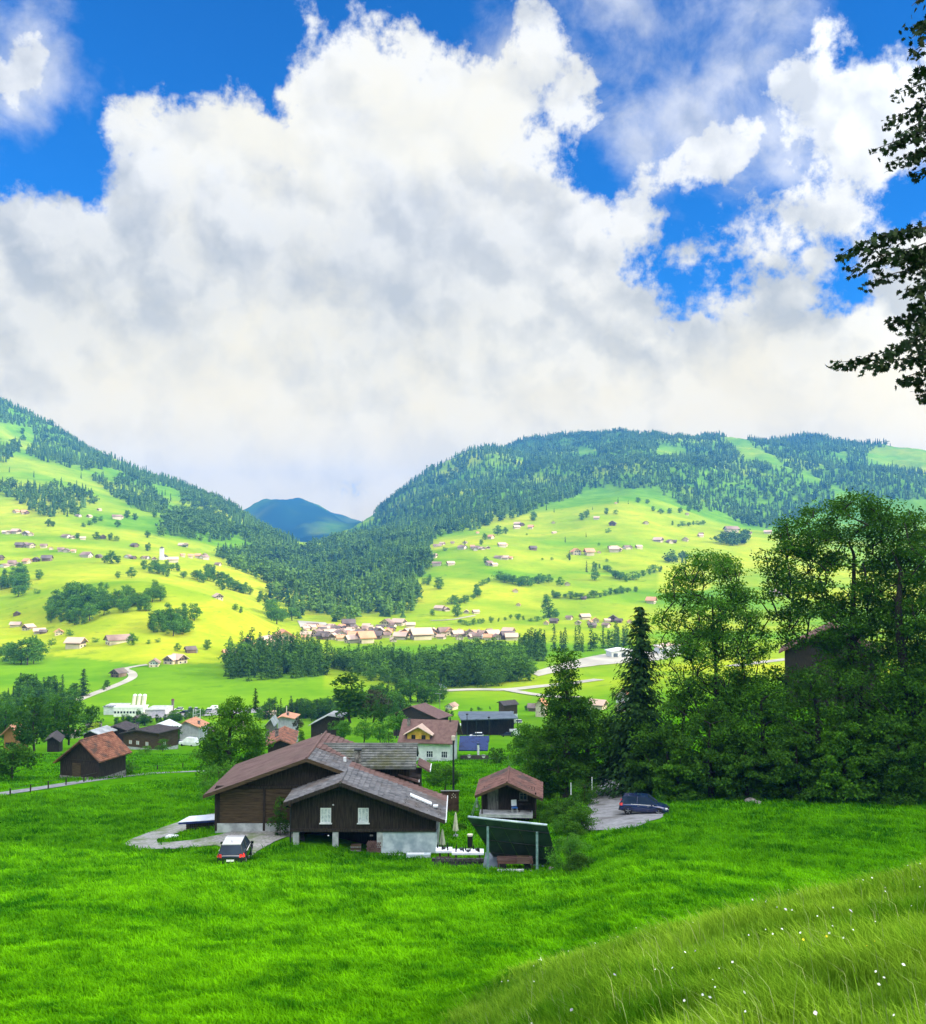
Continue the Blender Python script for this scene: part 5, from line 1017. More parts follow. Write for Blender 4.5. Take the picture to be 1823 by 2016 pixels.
# ---------------------------------------------------------------- cars
def car(name, label, loc, rz, L, Wd, H, paint, roofm, group=None, plate=True, hatch=True):
    t = thing(name, label, 'car', loc, rz, group); w = Wd/2   # local: -y is the rear, +y the nose
    st = [(-.5, .42, .70, .80), (-.485, .26, .95, .93), (-.44, .24, 1.0, .98), (-.30, .22, 1.0, 1.0), (0, .22, .99, 1.0), (.22, .22, .96, 1.0), (.32, .24, .92, .99), (.43, .26, .80, .95), (.485, .30, .66, .86), (.5, .42, .55, .74)]
    zb = .92*H/1.5
    V = []; n = 0
    for (f, zl, zt, k) in st:
        y = f*L; zt = zt*zb; ww = w*k
        V += [(-ww*.80, y, zl), (-ww*.98, y, zl+.08), (-ww, y, zl+(zt-zl)*.5), (-ww*.95, y, zt-.05), (-ww*.82, y, zt), (0, y, zt+.035), (ww*.82, y, zt), (ww*.95, y, zt-.05), (ww, y, zl+(zt-zl)*.5), (ww*.98, y, zl+.08), (ww*.80, y, zl)]
    m = 11; F = []
    for i in range(len(st)-1):
        for j in range(m): F.append((i*m+j, i*m+(j+1) % m, (i+1)*m+(j+1) % m, (i+1)*m+j))
    F += [tuple(range(m)), tuple(range(len(st)*m-1, (len(st)-1)*m-1, -1))]
    body = MB().add(V, F).build('body', paint, t, smooth=True)
    bb = body.modifiers.new('sub', 'SUBSURF'); bb.levels = bb.render_levels = 1
    # greenhouse: rear edge, roof rear, roof front, windscreen foot
    g = [(-.475, zb*.97, .80), (-.40, H-.06, .66), (-.05, H, .66), (.08, H-.03, .65), (.27, zb*.95, .80)]
    V = []
    for (f, z, k) in g: V += [(-w*k, f*L, z), (w*k, f*L, z), (-w*.90, f*L, zb*.93), (w*.90, f*L, zb*.93)]
    F = [(0, 1, 5, 4), (4, 5, 9, 8), (8, 9, 13, 12), (12, 13, 17, 16)]
    F += [(2, 0, 4, 6), (6, 4, 8, 10), (10, 8, 12, 14), (14, 12, 16, 18), (1, 3, 7, 5), (5, 7, 11, 9), (9, 11, 15, 13), (13, 15, 19, 17)]
    MB().add(V, F).build('windows', M['glass'], t)
    rp = MB().add([(-w*.66, -.405*L, H-.055), (w*.66, -.405*L, H-.055), (w*.665, -.05*L, H+.015), (w*.65, .085*L, H-.02), (-w*.65, .085*L, H-.02), (-w*.665, -.05*L, H+.015), (-w*.66, -.405*L, H-.10), (w*.66, -.405*L, H-.10), (w*.665, -.05*L, H-.03), (w*.65, .085*L, H-.06), (-w*.65, .085*L, H-.06), (-w*.665, -.05*L, H-.03)],
             [(0, 1, 2, 5), (5, 2, 3, 4), (6, 11, 8, 7), (11, 10, 9, 8), (0, 6, 7, 1), (1, 7, 8, 2), (2, 8, 9, 3), (3, 9, 10, 4), (4, 10, 11, 5), (5, 11, 6, 0)]).build('roof', roofm, t)
    MB().tube((0, -.33*L, H-.02), (.0, -.36*L, H+.14), .012, n=5).build('aerial', M['black'], t)
    for s in (-1, 1):
        for (f0, z0, k0, f1, z1, k1) in ((-.475, zb*.97, .85, -.40, H-.07, .67), (-.13, zb*.95, .90, -.12, H-.02, .675), (.27, zb*.95, .84, .08, H-.04, .66)):
            MB().tube((s*w*k0, f0*L, z0), (s*w*k1, f1*L, z1), .04, .03, n=6).build('pillar', paint, t)
    for (sx, fy) in ((-1, -.31), (1, -.31), (-1, .31), (1, .31)):
        wh = obj('wheel', None, t); wh.location = (sx*(w-.13), fy*L, .33)
        R = Matrix.Rotation(math.pi/2, 3, 'Y'); ty = MB(); prof = [(.20, -.11), (.31, -.11), (.335, -.07), (.335, .07), (.31, .11), (.20, .11)]; ty.lathe((0, 0, 0), prof, 20); ty.v = [tuple(R @ Vector(v)) for v in ty.v]; ty.build('tyre', M['black'], wh)
        ri = MB(); x = sx*.115
        for q in range(5): a = q*2*math.pi/5; ri.box((x, math.sin(a)*.11, math.cos(a)*.11), (.02, .05, .22), M=Matrix.Rotation(-a, 3, 'X'))
        ri.tube((x-.01, 0, 0), (x+.01, 0, 0), .06, n=10); ri.build('rim', M['metal'], wh)
        ar = MB(); 
        for q in range(9):
            a0 = math.pi*q/9-.0; a1 = math.pi*(q+1)/9; ar.box((sx*(w-.015), fy*L+math.cos((a0+a1)/2)*.39, .33+math.sin((a0+a1)/2)*.39), (.05, .15, .05), M=Matrix.Rotation((a0+a1)/2-math.pi/2, 3, 'X'))
        ar.build('wheel_arch', M['black'], t)
    RL = mat('tail_light', (.55, .02, .02), (.75, .05, .04), 5, .2); HL = mat('head_light', (.7, .72, .75), (.85, .86, .88), 5, .15)
    for s in (-1, 1):
        MB().add([(s*w*.62, -.50*L, zb*.80), (s*w*.93, -.475*L, zb*.80), (s*w*.86, -.468*L, zb*1.02), (s*w*.64, -.492*L, zb*1.0), (s*w*.62, -.46*L, zb*.80), (s*w*1.0, -.43*L, zb*.82), (s*w*.9, -.42*L, zb*1.03), (s*w*.64, -.45*L, zb*1.0)],
                 [(0, 1, 2, 3), (1, 5, 6, 2), (4, 7, 6, 5), (0, 3, 7, 4), (3, 2, 6, 7), (0, 4, 5, 1)]).build('tail_light', RL, t)
        MB().add([(s*w*.50, .50*L, zb*.60), (s*w*.93, .455*L, zb*.62), (s*w*.90, .435*L, zb*.80), (s*w*.52, .475*L, zb*.72), (s*w*.5, .46*L, zb*.6), (s*w*.9, .42*L, zb*.62)], [(0, 1, 2, 3), (0, 4, 5, 1)]).build('headlight', HL, t)
        MB().box((s*(w+.09), .17*L, zb*1.02), (.2, .12, .14)).build('mirror', paint, t)
        MB().box((s*(w*.985), -.02*L, zb*.97), (.03, .46*L, .025)).build('trim_strip', M['wmetal'], t)
        for f in (-.1, .1): MB().box((s*(w+.005), f*L, zb*.82), (.03, .16, .03)).build('door_handle', M['metal'], t)
    if plate: MB().box((0, -.505*L, .62), (.5, .03, .12)).build('number_plate', M['wmetal'], t)
    MB().box((0, -.497*L, .42), (Wd*.82, .08, .16)).build('bumper', M['black'], t); MB().box((0, .497*L, .42), (Wd*.82, .08, .16)).build('bumper', M['black'], t)
    MB().box((0, .505*L, .60), (Wd*.4, .03, .14)).build('grille', M['black'], t)
    return t
def paint(name, c):
    m = mat(name, c, tuple(v*1.3 for v in c), .5, .18, spec=.6); b = next(n for n in m.node_tree.nodes if n.type == 'BSDF_PRINCIPLED'); b.inputs['Coat Weight'].default_value = .8; b.inputs['Coat Roughness'].default_value = .05; return m
PB = paint('paint_black', (.008, .009, .013)); PD = paint('paint_darkblue', (.006, .014, .065)); PWh = paint('paint_white', (.72, .72, .72)); PS = paint('paint_silver', (.35, .36, .37)); PR = paint('roof_sky_sheen', (.40, .41, .44))  # pale hatchback roof: reflected sky put into the base colour
c0 = H1(453, 1700); car('hatchback_car', 'black hatchback with painted sky sheen on its roof seen from behind on the gravel yard', (c0.x, c0.y+1.5, ground_z(c0.x, c0.y+1.5)+.02), .06, 4.0, 1.85, 1.62, PB, PR)
c0 = H1(1268, 1602); b0 = car('suv_car', 'dark blue estate car parked sideways on the grey driveway', (c0.x, c0.y, ground_z(c0.x, c0.y)+.03), math.radians(-104), 4.1, 1.75, 1.55, PD, PD)
# ---------------------------------------------------------------- solar rack and garden
def solar():
    T1, T2 = P(921, 1609.6, 65), P(1077, 1626, 65.4); B2 = P(1101, 1708, 67.6); B1 = P(975, 1692, 67.2); O = H1(1000, 1712); O.z -= .1
    t = thing('solar_rack', 'steel rack carrying a large tilted field of solar panels, seen from below', 'solar panels', O); t1, t2, b1, b2 = [v-O for v in (T1, T2, B1, B2)]; nn = (t2-t1).cross(b1-t1).normalized()
    if nn.z < 0: nn = -nn
    pm = M['dmetal']; back = mat('panel_back', (.024, .045, .042), (.045, .072, .064), 1.2, .4)
    for k in range(5):
        f0, f1 = k/5+.004, (k+1)/5-.004; q = [t1.lerp(t2, f0), t1.lerp(t2, f1), b1.lerp(b2, f1), b1.lerp(b2, f0)]
        p = MB().add(q+[v+nn*.05 for v in q], [(3, 2, 1, 0), (4, 5, 6, 7), (0, 1, 5, 4), (1, 2, 6, 5), (2, 3, 7, 6), (3, 0, 4, 7)]).build('panel', back, t)
        MB().add([v+nn*.055 for v in q], [(0, 1, 2, 3)]).build('cells', M['navy'], p)
    rl = MB()
    for f in (.16, .5, .82): rl.tube(t1.lerp(b1, f)-nn*.05, t2.lerp(b2, f)-nn*.05, .035, n=6)
    for f in (.0, .2, .4, .6, .8, 1.): rl.tube(t1.lerp(t2, f)-nn*.03, b1.lerp(b2, f)-nn*.03, .02, n=5)
    rl.build('rails', M['dmetal'], t)
    MB().tube(t1+nn*.07, t2+nn*.07, .075, n=8).build('top_rail', M['bluewhite'], t)
    MB().tube(b1-Vector((0, 0, .03)), b2-Vector((0, 0, .03)), .05, n=6).build('bottom_rail', M['teal'], t)
    MBT = None
    for (px, py, f, g) in ((953, 1709, .2, .16), (1054, 1714, .84, .16)):
        a = t1.lerp(t2, f).lerp(b1.lerp(b2, f), g); d = P(px, py, 65.3)-O; MB().tube((a.x, a.y-.12, d.z-.3), (a.x, a.y-.12, a.z), .085, n=10).build('post', M['teal'], t)
    bx = P(1005, 1710, 66.3); bn = thing('wood_trailer', 'low red brown trailer loaded with boards under the solar rack', 'trailer', bx)
    MB().box((.3, 0, .5), (2.3, .8, .16)).build('bed', M['redb'], bn)
    ld = MB()
    for k in range(6): ld.box((.25+.05*(k % 2), -.3+.12*k, .63+.03*(k % 3)), (2.3, .11, .05))
    ld.build('boards', M['brown'], bn)
    for x in (-.5, 1.1):
        for y in (-.42, .42): MB().tube((x, y-.05, .22), (x, y+.05, .22), .22, n=14).build('wheel', M['black'], bn)
    for x in (-.8, 1.4): MB().box((x, -.3, .25), (.08, .08, .5)).build('leg', M['redb'], bn)
    q = P(1030, 1699, 65.8); MB_ = thing('wooden_crate', 'light brown wooden crate in front of the red brown trailer', 'crate', q); MB().box((0, 0, .22), (.8, .4, .42)).build('box', M['woodb'], MB_)
    sl_ = MB()
    for k in range(4): sl_.box((0, -.215, .07+k*.11), (.84, .03, .08))
    sl_.build('slats', M['brown'], MB_)
    q = P(1005, 1716, 65.2); MB().box((0, 0, .05), (1.7, .28, .16)).build('kerb_stone', M['conc']).location = q
    o = bpy.context.scene.objects['kerb_stone']; tag(o, 'long grey stone slab lying at the foot of the solar rack', 'stone')
    for i, (px, py, s) in enumerate(((1046, 1718, .16), (1086, 1712, .2), (1070, 1716, .13))):
        r = MB().lathe((0, 0, 0), [(s*.8, -.05), (s*1.1, s*.3), (s*.7, s*.8), (s*.2, s)], 9).build('rock', M['stone']); r.location = P(px, py, 65.3); tag(r, ['small pale rock between the rack posts', 'largest rock at the right end of the rack', 'smallest rock right of the second post'][i], 'rock')
    q = P(968, 1704, 67.); g = thing('cold_frame', 'small pale sheeted frame leaning under the left end of the rack', 'cold frame', q); MB().slab([(-.6, -.5, .1), (.5, -.5, .1), (.45, .3, .75), (-.4, .3, .75)], .03).build('sheet', M['bluegrey'], g); MB().tube((-.6, -.5, .05), (.5, -.5, .05), .03, n=5).tube((-.4, .3, .75), (-.4, .3, 0), .03, n=5).tube((.45, .3, .75), (.45, .3, 0), .03, n=5).build('frame', M['teal'], g)
solar()
def GP(px, py, Y=None):
    return H1(px, py)
def parasol(px, py, Y, h, label):
    b = GP(px, py); t = thing('garden_parasol', label, 'parasol', b); MB().tube((0, 0, 0), (0, 0, h), .025, n=6).build('pole', M['wmetal'], t)
    v = []; n = 12; prof = [(.03, h), (.10, h*.86), (.16, h*.55), (.24, h*.26), (.14, h*.2)]; mb = MB(); vs = []; fs = []
    for (r, z) in prof:
        for i in range(n): a = 2*math.pi*i/n; q = r*(1.12 if i % 2 else .78); vs.append((math.cos(a)*q, math.sin(a)*q, z))
    for j in range(len(prof)-1):
        for i in range(n): fs.append((j*n+i, j*n+(i+1) % n, (j+1)*n+(i+1) % n, (j+1)*n+i))
    mb.add(vs, fs).build('canopy', M['beige'], t); MB().box((0, 0, .05), (.4, .4, .1)).build('base', M['conc'], t)
parasol(897, 1646, 77.5, 1.85, 'closed cream parasol standing on the lawn behind the laid tables')
parasol(871, 1672, 75.2, 1.5, 'closed white parasol against the corner of the farmhouse')
def table(px, py, Y, w, label, n, seed):
    r = random.Random(seed); b = GP(px, py); t = thing('garden_table', label, 'table', b, .0)
    MB().box((0, 0, .72), (w, .85, .05)).build('top', M['woodb'], t)
    for x in (-w/2+.2, w/2-.2):
        for y in (-.32, .32): MB().box((x, y, .35), (.07, .07, .7)).build('leg', M['woodb'], t)
    c = MB().box((0, 0, .76), (w+.12, .98, .02)).box((0, -.49, .70), (w+.12, .02, .13)).box((0, .49, .65), (w+.12, .02, .22)); c = c.build('tablecloth', M['cloth']); c.location = b; tag(c, 'white cloth spread over the '+label.split(' in ')[0].split(' beside ')[0].split(' with ')[0], 'tablecloth')
    for s in (-.85, .85):
        q = b+Vector((0, s, 0)); be = thing('garden_bench', 'dark bench on the '+('near' if s < 0 else 'far')+' side of the '+label.split(' in ')[0].split(' beside ')[0].split(' with ')[0], 'bench', q); MB().box((0, 0, .43), (w, .3, .05)).build('seat', M['wood'], be)
        for x in (-w/2+.25, w/2-.25): MB().box((x, 0, .21), (.06, .26, .42)).build('leg', M['wood'], be)
    for k in range(n):
        x = -w/2+.15+(w-.3)*k/(n-1)+r.uniform(-.12, .12); y = r.uniform(-.36, .36); p = b+Vector((x, y, .775))
        if k % 3 != 2: o = MB().lathe((0, 0, 0), [(.045, 0), (.048, .20), (.03, .26), (.016, .30), (.018, .38)], 10).build('bottle', M['black']); o.location = p; tag(o, 'dark bottle standing on the white tablecloth', 'bottle', 'bottles on the white tables')
        else: o = MB().lathe((0, 0, 0), [(.05, 0), (.11, .05), (.16, .13), (.15, .14)], 12).build('bowl', M['dmetal']); o.location = p; tag(o, 'dark bowl standing on the white tablecloth', 'bowl', 'bowls on the white tables')
table(874, 1693, 73.6, 1.05, 'shorter white table beside the farmhouse wall', 5, 1)
table(921, 1697, 73.0, 2.1, 'longer white table with dark bottles near the solar rack', 11, 2)
def wall_under():
    b = GP(906, 1706); t = thing('garden_wall', 'low dark dry stone wall in front of the laid tables', 'wall', b); r = random.Random(3); mb = MB()
    for i in range(13):
        for j in range(3): mb.box((-1.75+i*.29+r.uniform(-.03, .03)+(.14 if j % 2 else 0), r.uniform(-.04, .04), .05+j*.2), (.27, .3, .18), rz=r.uniform(-.1, .1), taper=.85)
    mb.build('stonework', mat('wall_stone', (.02, .02, .02), (.075, .07, .062), 4, bump=.03), t)
wall_under()
b = GP(925.5, 1672); t = thing('fire_column', 'dark round garden stove column with pale top behind the longer table', 'stove', b); MB().tube((0, 0, 0), (0, 0, 1.0), .2, n=14).build('body', M['black'], t); MB().tube((0, 0, 1.0), (0, 0, 1.12), .22, n=14).build('cap', M['beige'], t)
q = P(800, 1685, 73.8); t = thing('water_trough', 'pale blue water trough at the foot of the farmhouse wall', 'trough', GP(824, 1688)); MB().box((0, 0, .12), (1.75, .55, .3)).build('basin', M['bluewhite'], t); MB().box((-.2, 0, .285), (1.2, .4, .02)).build('water', M['wmetal'], t); MB().box((-.8, 0, -.1), (.1, .5, .3)).build('leg', M['dmetal'], t)
t = thing('plank', 'long pale plank lying at the foot of the farmhouse wall', 'plank', GP(770, 1684)); MB().box((0, 0, .05), (1.9, .2, .08)).build('board', M['conc'], t)
t = thing('wooden_crate', 'brown wooden crate between the white posts under the farmhouse', 'crate', P(701, 1676, 74.6)); MB().box((0, 0, .25), (.75, .5, .5)).build('box', M['woodb'], t); MB().box((0, -.27, .12), (.8, .03, .1)).box((0, -.27, .38), (.8, .03, .1)).build('slats', M['grey'], t)
t = thing('log_stack', 'neat stack of split logs beside the white foundation of the farmhouse', 'log stack', P(734, 1678, 74.4)); r = random.Random(9); mb = MB()
for i in range(8):
    for j in range(6): mb.tube((-.4+i*.13+(j % 2)*.06, -.18+r.uniform(-.03, .03), .07+j*.13), (-.4+i*.13+(j % 2)*.06, .3, .07+j*.13), .062, n=7, var=r.random())
mb.build('logs', M['brown'], t)
def swing():
    b = GP(939, 1611); t = thing('garden_swing_frame', 'green and white A shaped swing frame beside the small shed', 'swing frame', b); m = mat('frame_green', (.12, .26, .16), (.3, .42, .3), 6, .5); mb = MB()
    for y in (0, 1.3):
        for s in (-1, 1): mb.tube((s*.48, y, 0), (0, y, 1.45), .035, n=6)
        mb.tube((-.25, y, .7), (.25, y, .7), .03, n=6)
    mb.build('legs', m, t); MB().tube((0, -.1, 1.45), (0, 1.4, 1.45), .04, n=6).build('crossbar', m, t); MB().box((0, .02, 1.15), (.16, .04, .5)).build('board', M['cloth'], t)
swing()
t = thing('privacy_screen', 'brown wooden screen with small round holes right of the chalet roof', 'screen', GP(886, 1600)); s = MB().box((0, 0, .95), (1.6, .08, 1.95)).build('panel', mat('screen_brown', (.05, .026, .018), (.10, .055, .035), 2), t)
for (x, z) in ((.2, 1.6), (.32, 1.45), (.45, 1.6), (.3, 1.72), (.5, 1.4), (.15, 1.35)): MB().tube((x, -.05, z), (x, -.035, z), .05, n=8).build('hole', M['cream'], s)
MB().box((0, 0, 1.97), (1.7, .3, .05)).build('coping', M['grey'], t)
def woodpile():
    A, B = H1(366, 1637), H1(430, 1629); A.y -= .0; d = (B-A); d.z = 0; L = 3.0; rz = math.atan2(d.y, d.x); t = thing('covered_woodpile', 'low woodpile under a pale blue sheet beside the barn corner', 'woodpile', A, rz); r = random.Random(5); mb = MB()
    for i in range(20):
        for j in range(5): mb.tube((.07+i*.145, -.02+r.uniform(-.03, .03), .08+j*.15), (.07+i*.145, .5, .08+j*.15), .075, n=7, var=r.random())
    mb.build('logs', M['wood'], t); MB().box((1.5, .5, .38), (2.9, .3, .76)).build('logs', M['woodb'], t)
    MB().slab([(-.6, -.15, .78), (3.0, -.2, .92), (3.0, 1.15, 1.02), (.1, 1.1, .9)], .03).build('sheet', M['tarp'], t); MB().slab([(-.55, -.16, .74), (3.0, -.21, .88), (3.0, -.17, .88), (-.55, -.12, .74)], .14).build('sheet_edge', M['cedge'], t)
woodpile()
t = MB().slab([(-.45, -.25, .12), (.45, -.2, .12), (.5, .25, .12), (-.3, .3, .12)], .16).build('stone_slab', M['white']); t.location = H1(338, 1648); tag(t, 'flat white stone lying in the grass strip of the gravel loop', 'stone')
for i, (px, py, s) in enumerate(((1478, 1578, .55), (1492, 1581, .4))):
    r = MB().lathe((0, 0, -.1), [(s*.9, 0), (s*1.1, s*.25), (s*.8, s*.6), (s*.3, s*.75)], 10).build('boulder', M['stone']); r.location = H1(px, py); tag(r, ['larger mossy boulder in the grass below the dark trees', 'smaller mossy boulder in the grass below the dark trees'][i], 'boulder')
# poles and lamps
def pole(name, label, px, py0, py1, Y, r, m, cat, cap=None, group=None, base=None):
    b = P(px, py1, Y); h = (P(px, py0, Y)-b).z; t = thing(name, label, cat, b, 0, group); MB().tube((0, 0, -.6), (0, 0, h), r, r*.8, n=8).build('pole', m, t)
    if cap: MB().tube((0, 0, h), (0, 0, h+r*4), r*1.9, n=10).build('cap', cap, t)
    return t, h
pole('flue_pole', 'tall black pole with pale cap in front of the white house', 892.6, 1457, 1552, 96, .10, M['dmetal'], 'pole', M['cream'])
for px, py, l in ((919.5, 1408, 'leftmost of the three dark lamp posts before the long blue grey barn'), (937.5, 1416, 'middle one of the three dark posts before the long blue grey barn, without a lamp'), (962.6, 1414, 'rightmost of the three dark lamp posts before the long blue grey barn')):
    t, h = pole('lamp_post', l, px, py, 1455, 215, .09, M['dmetal'], 'lamp post', None)
    if px != 937.5: MB().lathe((0, 0, h), [(.08, 0), (.3, .1), (.28, .25), (.1, .35)], 10).build('lamp', M['dmetal'], t)
t, h = pole('street_lamp', 'grey street lamp with a flat arm at the edge of the river wood', 866, 1366, 1400, 330, .10, M['metal'], 'street lamp'); MB().box((-.5, 0, h+.1), (2.2, .35, .14)).build('lamp_head', M['metal'], t)
pole('white_pole', 'thin white pole among the orchard trees left of the centre', 564, 1390, 1425, 300, .12, M['wmetal'], 'pole')
for px, y0, y1, Y, l in ((1165.5, 1530, 1545, 97, 'short white marker post beside the driveway bend'), (1124, 1541, 1552, 92, 'short white post with a round top among the shrubs')): pole('marker_post', l, px, y0, y1, Y, .05, M['wmetal'], 'post')
def fence(name, label, pts, h, m, Ymin=3., rails=1):
    w = [H1(*p, Ymin) for p in pts]; t = thing(name, label, 'fence', w[0])
    for p in w: MB().box(p-w[0]+Vector((0, 0, h/2-.1)), (.12, .12, h)).build('post', m, t)
    for k in range(rails):
        mb = MB()
        for a, b in zip(w[:-1], w[1:]): mb.tube(a-w[0]+Vector((0, 0, h*(.85-.4*k))), b-w[0]+Vector((0, 0, h*(.85-.4*k))), .02, n=4)
        mb.build('wire', M['dmetal'], t)
fence('pasture_fence', 'old wooden fence posts along the field path', [(20, 1569), (60, 1560), (95, 1553), (130, 1546), (165, 1540), (205, 1531), (260, 1524), (310, 1519), (360, 1514)], 1.0, M['wood'])
fence('garden_rail', 'pale railing at the edge of the lane left of the tall trees', [(1000, 1497), (1016, 1497), (1032, 1498), (1050, 1498)], 1.0, M['grey'], 100, 2)
# vehicles parked further off
def small_vehicle(px, py, Y, kind, label, group, rz, pm):
    b = P(px, py, Y); b.z = ground_z(b.x, Y)+.02; t = thing('parked_van' if kind else 'parked_car', label, 'van' if kind else 'car', b, rz, group); h = 2.3 if kind else 1.45; L = 5.4 if kind else 4.3
    MB().add([(-.9, -L/2, .35), (.9, -L/2, .35), (.9, L/2, .35), (-.9, L/2, .35), (-.9, -L/2, h*.6), (.9, -L/2, h*.6), (.9, L/2, h*.5), (-.9, L/2, h*.5)], [(3, 2, 1, 0), (4, 5, 6, 7), (0, 1, 5, 4), (1, 2, 6, 5), (2, 3, 7, 6), (3, 0, 4, 7)]).build('body', pm, t, bevel=.12)
    MB().add([(-.88, -L*.47, h*.58), (.88, -L*.47, h*.58), (.88, L*.3, h*.52), (-.88, L*.3, h*.52), (-.72, -L*.42, h), (.72, -L*.42, h), (.72, L*.1, h), (-.72, L*.1, h)], [(4, 5, 6, 7), (0, 1, 5, 4), (1, 2, 6, 5), (2, 3, 7, 6), (3, 0, 4, 7)]).build('cabin', pm if kind else M['glass'], t, bevel=.08)
    MB().box((0, -L*.16, h+.005), (1.4, L*.5, .04)).build('roof', pm, t)
    for sx in (-.85, .85):
        for sy in (-L*.3, L*.3): MB().tube((sx-.1, sy, .32), (sx+.1, sy, .32), .32, n=10).build('wheel', M['black'], t)
pcs = (PWh, PS, PWh, PB, PD, PS)
for i, (px, py) in enumerate(((318, 1408), (330, 1407), (352, 1408), (362, 1405), (374, 1406), (386, 1403), (398, 1401), (409, 1403), (419, 1400), (300, 1411))): small_vehicle(px, py, 478+(i % 3)*6, i % 4 == 0, 'vehicle in the row parked beyond the industrial building', 'vehicles parked by the industrial building', random.choice((1.4, 1.6, .3)), pcs[i % 6])
for i, (px, py, l) in enumerate(((888+30, 1416, 'white van'), (938, 1412, 'silver van'), (957, 1411, 'white van'), (985, 1409, 'white car'), (1003, 1410, 'silver car'), (1018, 1407, 'white camper'))): small_vehicle(px, py-4, 392+i*4, i % 2 == 0, 'pale vehicle parked in the yard behind the long blue grey barn', 'vehicles behind the long barn', random.choice((1.4, 1.7)), pcs[i % 3])
small_vehicle(372, 1462, 262, 1, 'white caravan on the lawn left of the big broadleaf tree', None, 1.1, PWh); small_vehicle(357, 1461, 268, 0, 'dark car beside the white caravan on the lawn', None, 1.3, PB)
small_vehicle(938, 1436, 318, 0, 'small white car under the eave of the long blue grey barn', None, 1.5, PWh); small_vehicle(999, 1434, 322, 0, 'dark car under the eave of the long blue grey barn', None, 1.5, PB)
# ---------------------------------------------------------------- trees of the middle distance, one by one
rs = random.Random(12)
def many(reg, pts, kinds, label, group=None, **k):
    for p in pts:
        kd, lm = rs.choice(kinds); tree_px(reg, p[0], p[1], p[2], kd, lm, label, group, wide=rs.uniform(.85, 1.2)*k.get('w', 1.), ymin=k.get('ymin', 3.), name=k.get('name'))
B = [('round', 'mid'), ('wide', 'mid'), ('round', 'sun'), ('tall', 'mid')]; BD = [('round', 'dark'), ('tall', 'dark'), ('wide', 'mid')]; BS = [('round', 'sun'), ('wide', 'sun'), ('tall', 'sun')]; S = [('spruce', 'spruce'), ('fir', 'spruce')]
# left village
tree_px(8, 92, 712, 295, 'wide', 'dark', 'spreading fruit tree with short dark trunk at the left edge of the meadow', wide=1.15)
tree_px(8, 890, 672, 175, 'bush', 'mid', 'white flecked elder bush against the side of the rusty roofed barn', wide=1.1, ymin=118)
tree_px(8, 250, 480, 400, 'round', 'dark', 'tall dark round tree left of the rusty roofed barn, largest of the village trees', Y=205, wide=.9)
tree_px(8, 170, 470, 300, 'tall', 'dark', 'dark tree beside the orange timber house', Y=215)
tree_px(8, 40, 420, 280, 'round', 'mid', 'broad green tree behind the orange timber house', Y=290, wide=1.2)
tree_px(8, 390, 430, 330, 'tall', 'mid', 'slender tree behind the small dark shed', Y=240)
tree_px(8, 500, 440, 330, 'round', 'mid', 'leafy tree between the dark shed and the rusty barn roof', Y=245)
tree_px(8, 670, 400, 250, 'round', 'dark', 'dark round tree just left of the industrial building', Y=300, wide=.85)
tree_px(8, 690, 360, 75, 'bush', 'yellow', 'bright yellow flowering bush behind the slate roofed cottage', Y=285, wide=1.2, name='yellow_bush')
tree_px(8, 1275, 430, 120, 'round', 'dark', 'small dark tree between the blue roofed and the salmon roofed houses', Y=285)
tree_px(8, 1180, 500, 100, 'bush', 'mid', 'leafy garden bush in front of the charcoal roofed house', Y=225); tree_px(8, 1060, 520, 60, 'bush', 'bright', 'low bright hedge bush under the charcoal roofed house', Y=215, wide=1.6)
many(8, [(60, 100, 60), (95, 120, 90), (130, 125, 110), (165, 130, 125), (200, 130, 120), (240, 135, 115), (280, 140, 110), (320, 140, 100), (355, 150, 95)], BD+S, 'dark tree of the grove left of the long field', 'grove at the left of the valley field', ymin=300)
many(2, [(80, 900, 60), (120, 905, 140), (160, 910, 150), (190, 905, 120), (210, 900, 130), (255, 900, 110), (295, 905, 125), (320, 900, 120), (365, 905, 130)], [('spruce', 'spruce'), ('fir', 'spruce'), ('round', 'dark')], 'dark tree in the line left of the lane', 'conifers left of the curved lane', ymin=300)
tree_px(2, 490, 905, 165, 'spruce', 'spruce', 'tallest single spruce just left of the curved lane', wide=1.3, ymin=300); tree_px(2, 440, 900, 80, 'round', 'dark', 'round dark tree at the foot of the single tall spruce', ymin=300)
tree_px(2, 628, 855, 50, 'round', 'dark', 'small round tree by the bend of the curved lane', ymin=300); tree_px(2, 608, 870, 28, 'bush', 'dark', 'small dark bush by the bend of the curved lane', ymin=300)
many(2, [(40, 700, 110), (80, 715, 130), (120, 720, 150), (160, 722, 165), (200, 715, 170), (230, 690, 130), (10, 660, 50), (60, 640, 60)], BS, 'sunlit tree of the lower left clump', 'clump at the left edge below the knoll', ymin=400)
# wooded clumps on the knoll
def clump(reg, poly, n, h, kinds, label, group, ymin=500):
    xs = [p[0] for p in poly]; ys = [p[1] for p in poly]; c = 0; tr = 0; P_ = []
    while c < n and tr < 4000:
        tr += 1; x = rs.uniform(min(xs), max(xs)); y = rs.uniform(min(ys), max(ys))
        if not inpoly(np.array([x]), np.array([y]), poly)[0] or any(abs(x-a)/h*2+abs(y-b)/h*3.5 < .9 for a, b in P_): continue
        P_.append((x, y)); c += 1; kd, lm = rs.choice(kinds); tree_px(reg, x, y, h*rs.uniform(.75, 1.2), kd, lm, label, group, wide=rs.uniform(.9, 1.2), ymin=ymin)
clump(2, [(290, 480), (300, 400), (400, 330), (560, 300), (630, 320), (620, 430), (520, 480), (400, 490)], 34, 95, BS+[('wide', 'mid')], 'tree of the largest round wood on the bright knoll', 'largest round wood on the knoll')
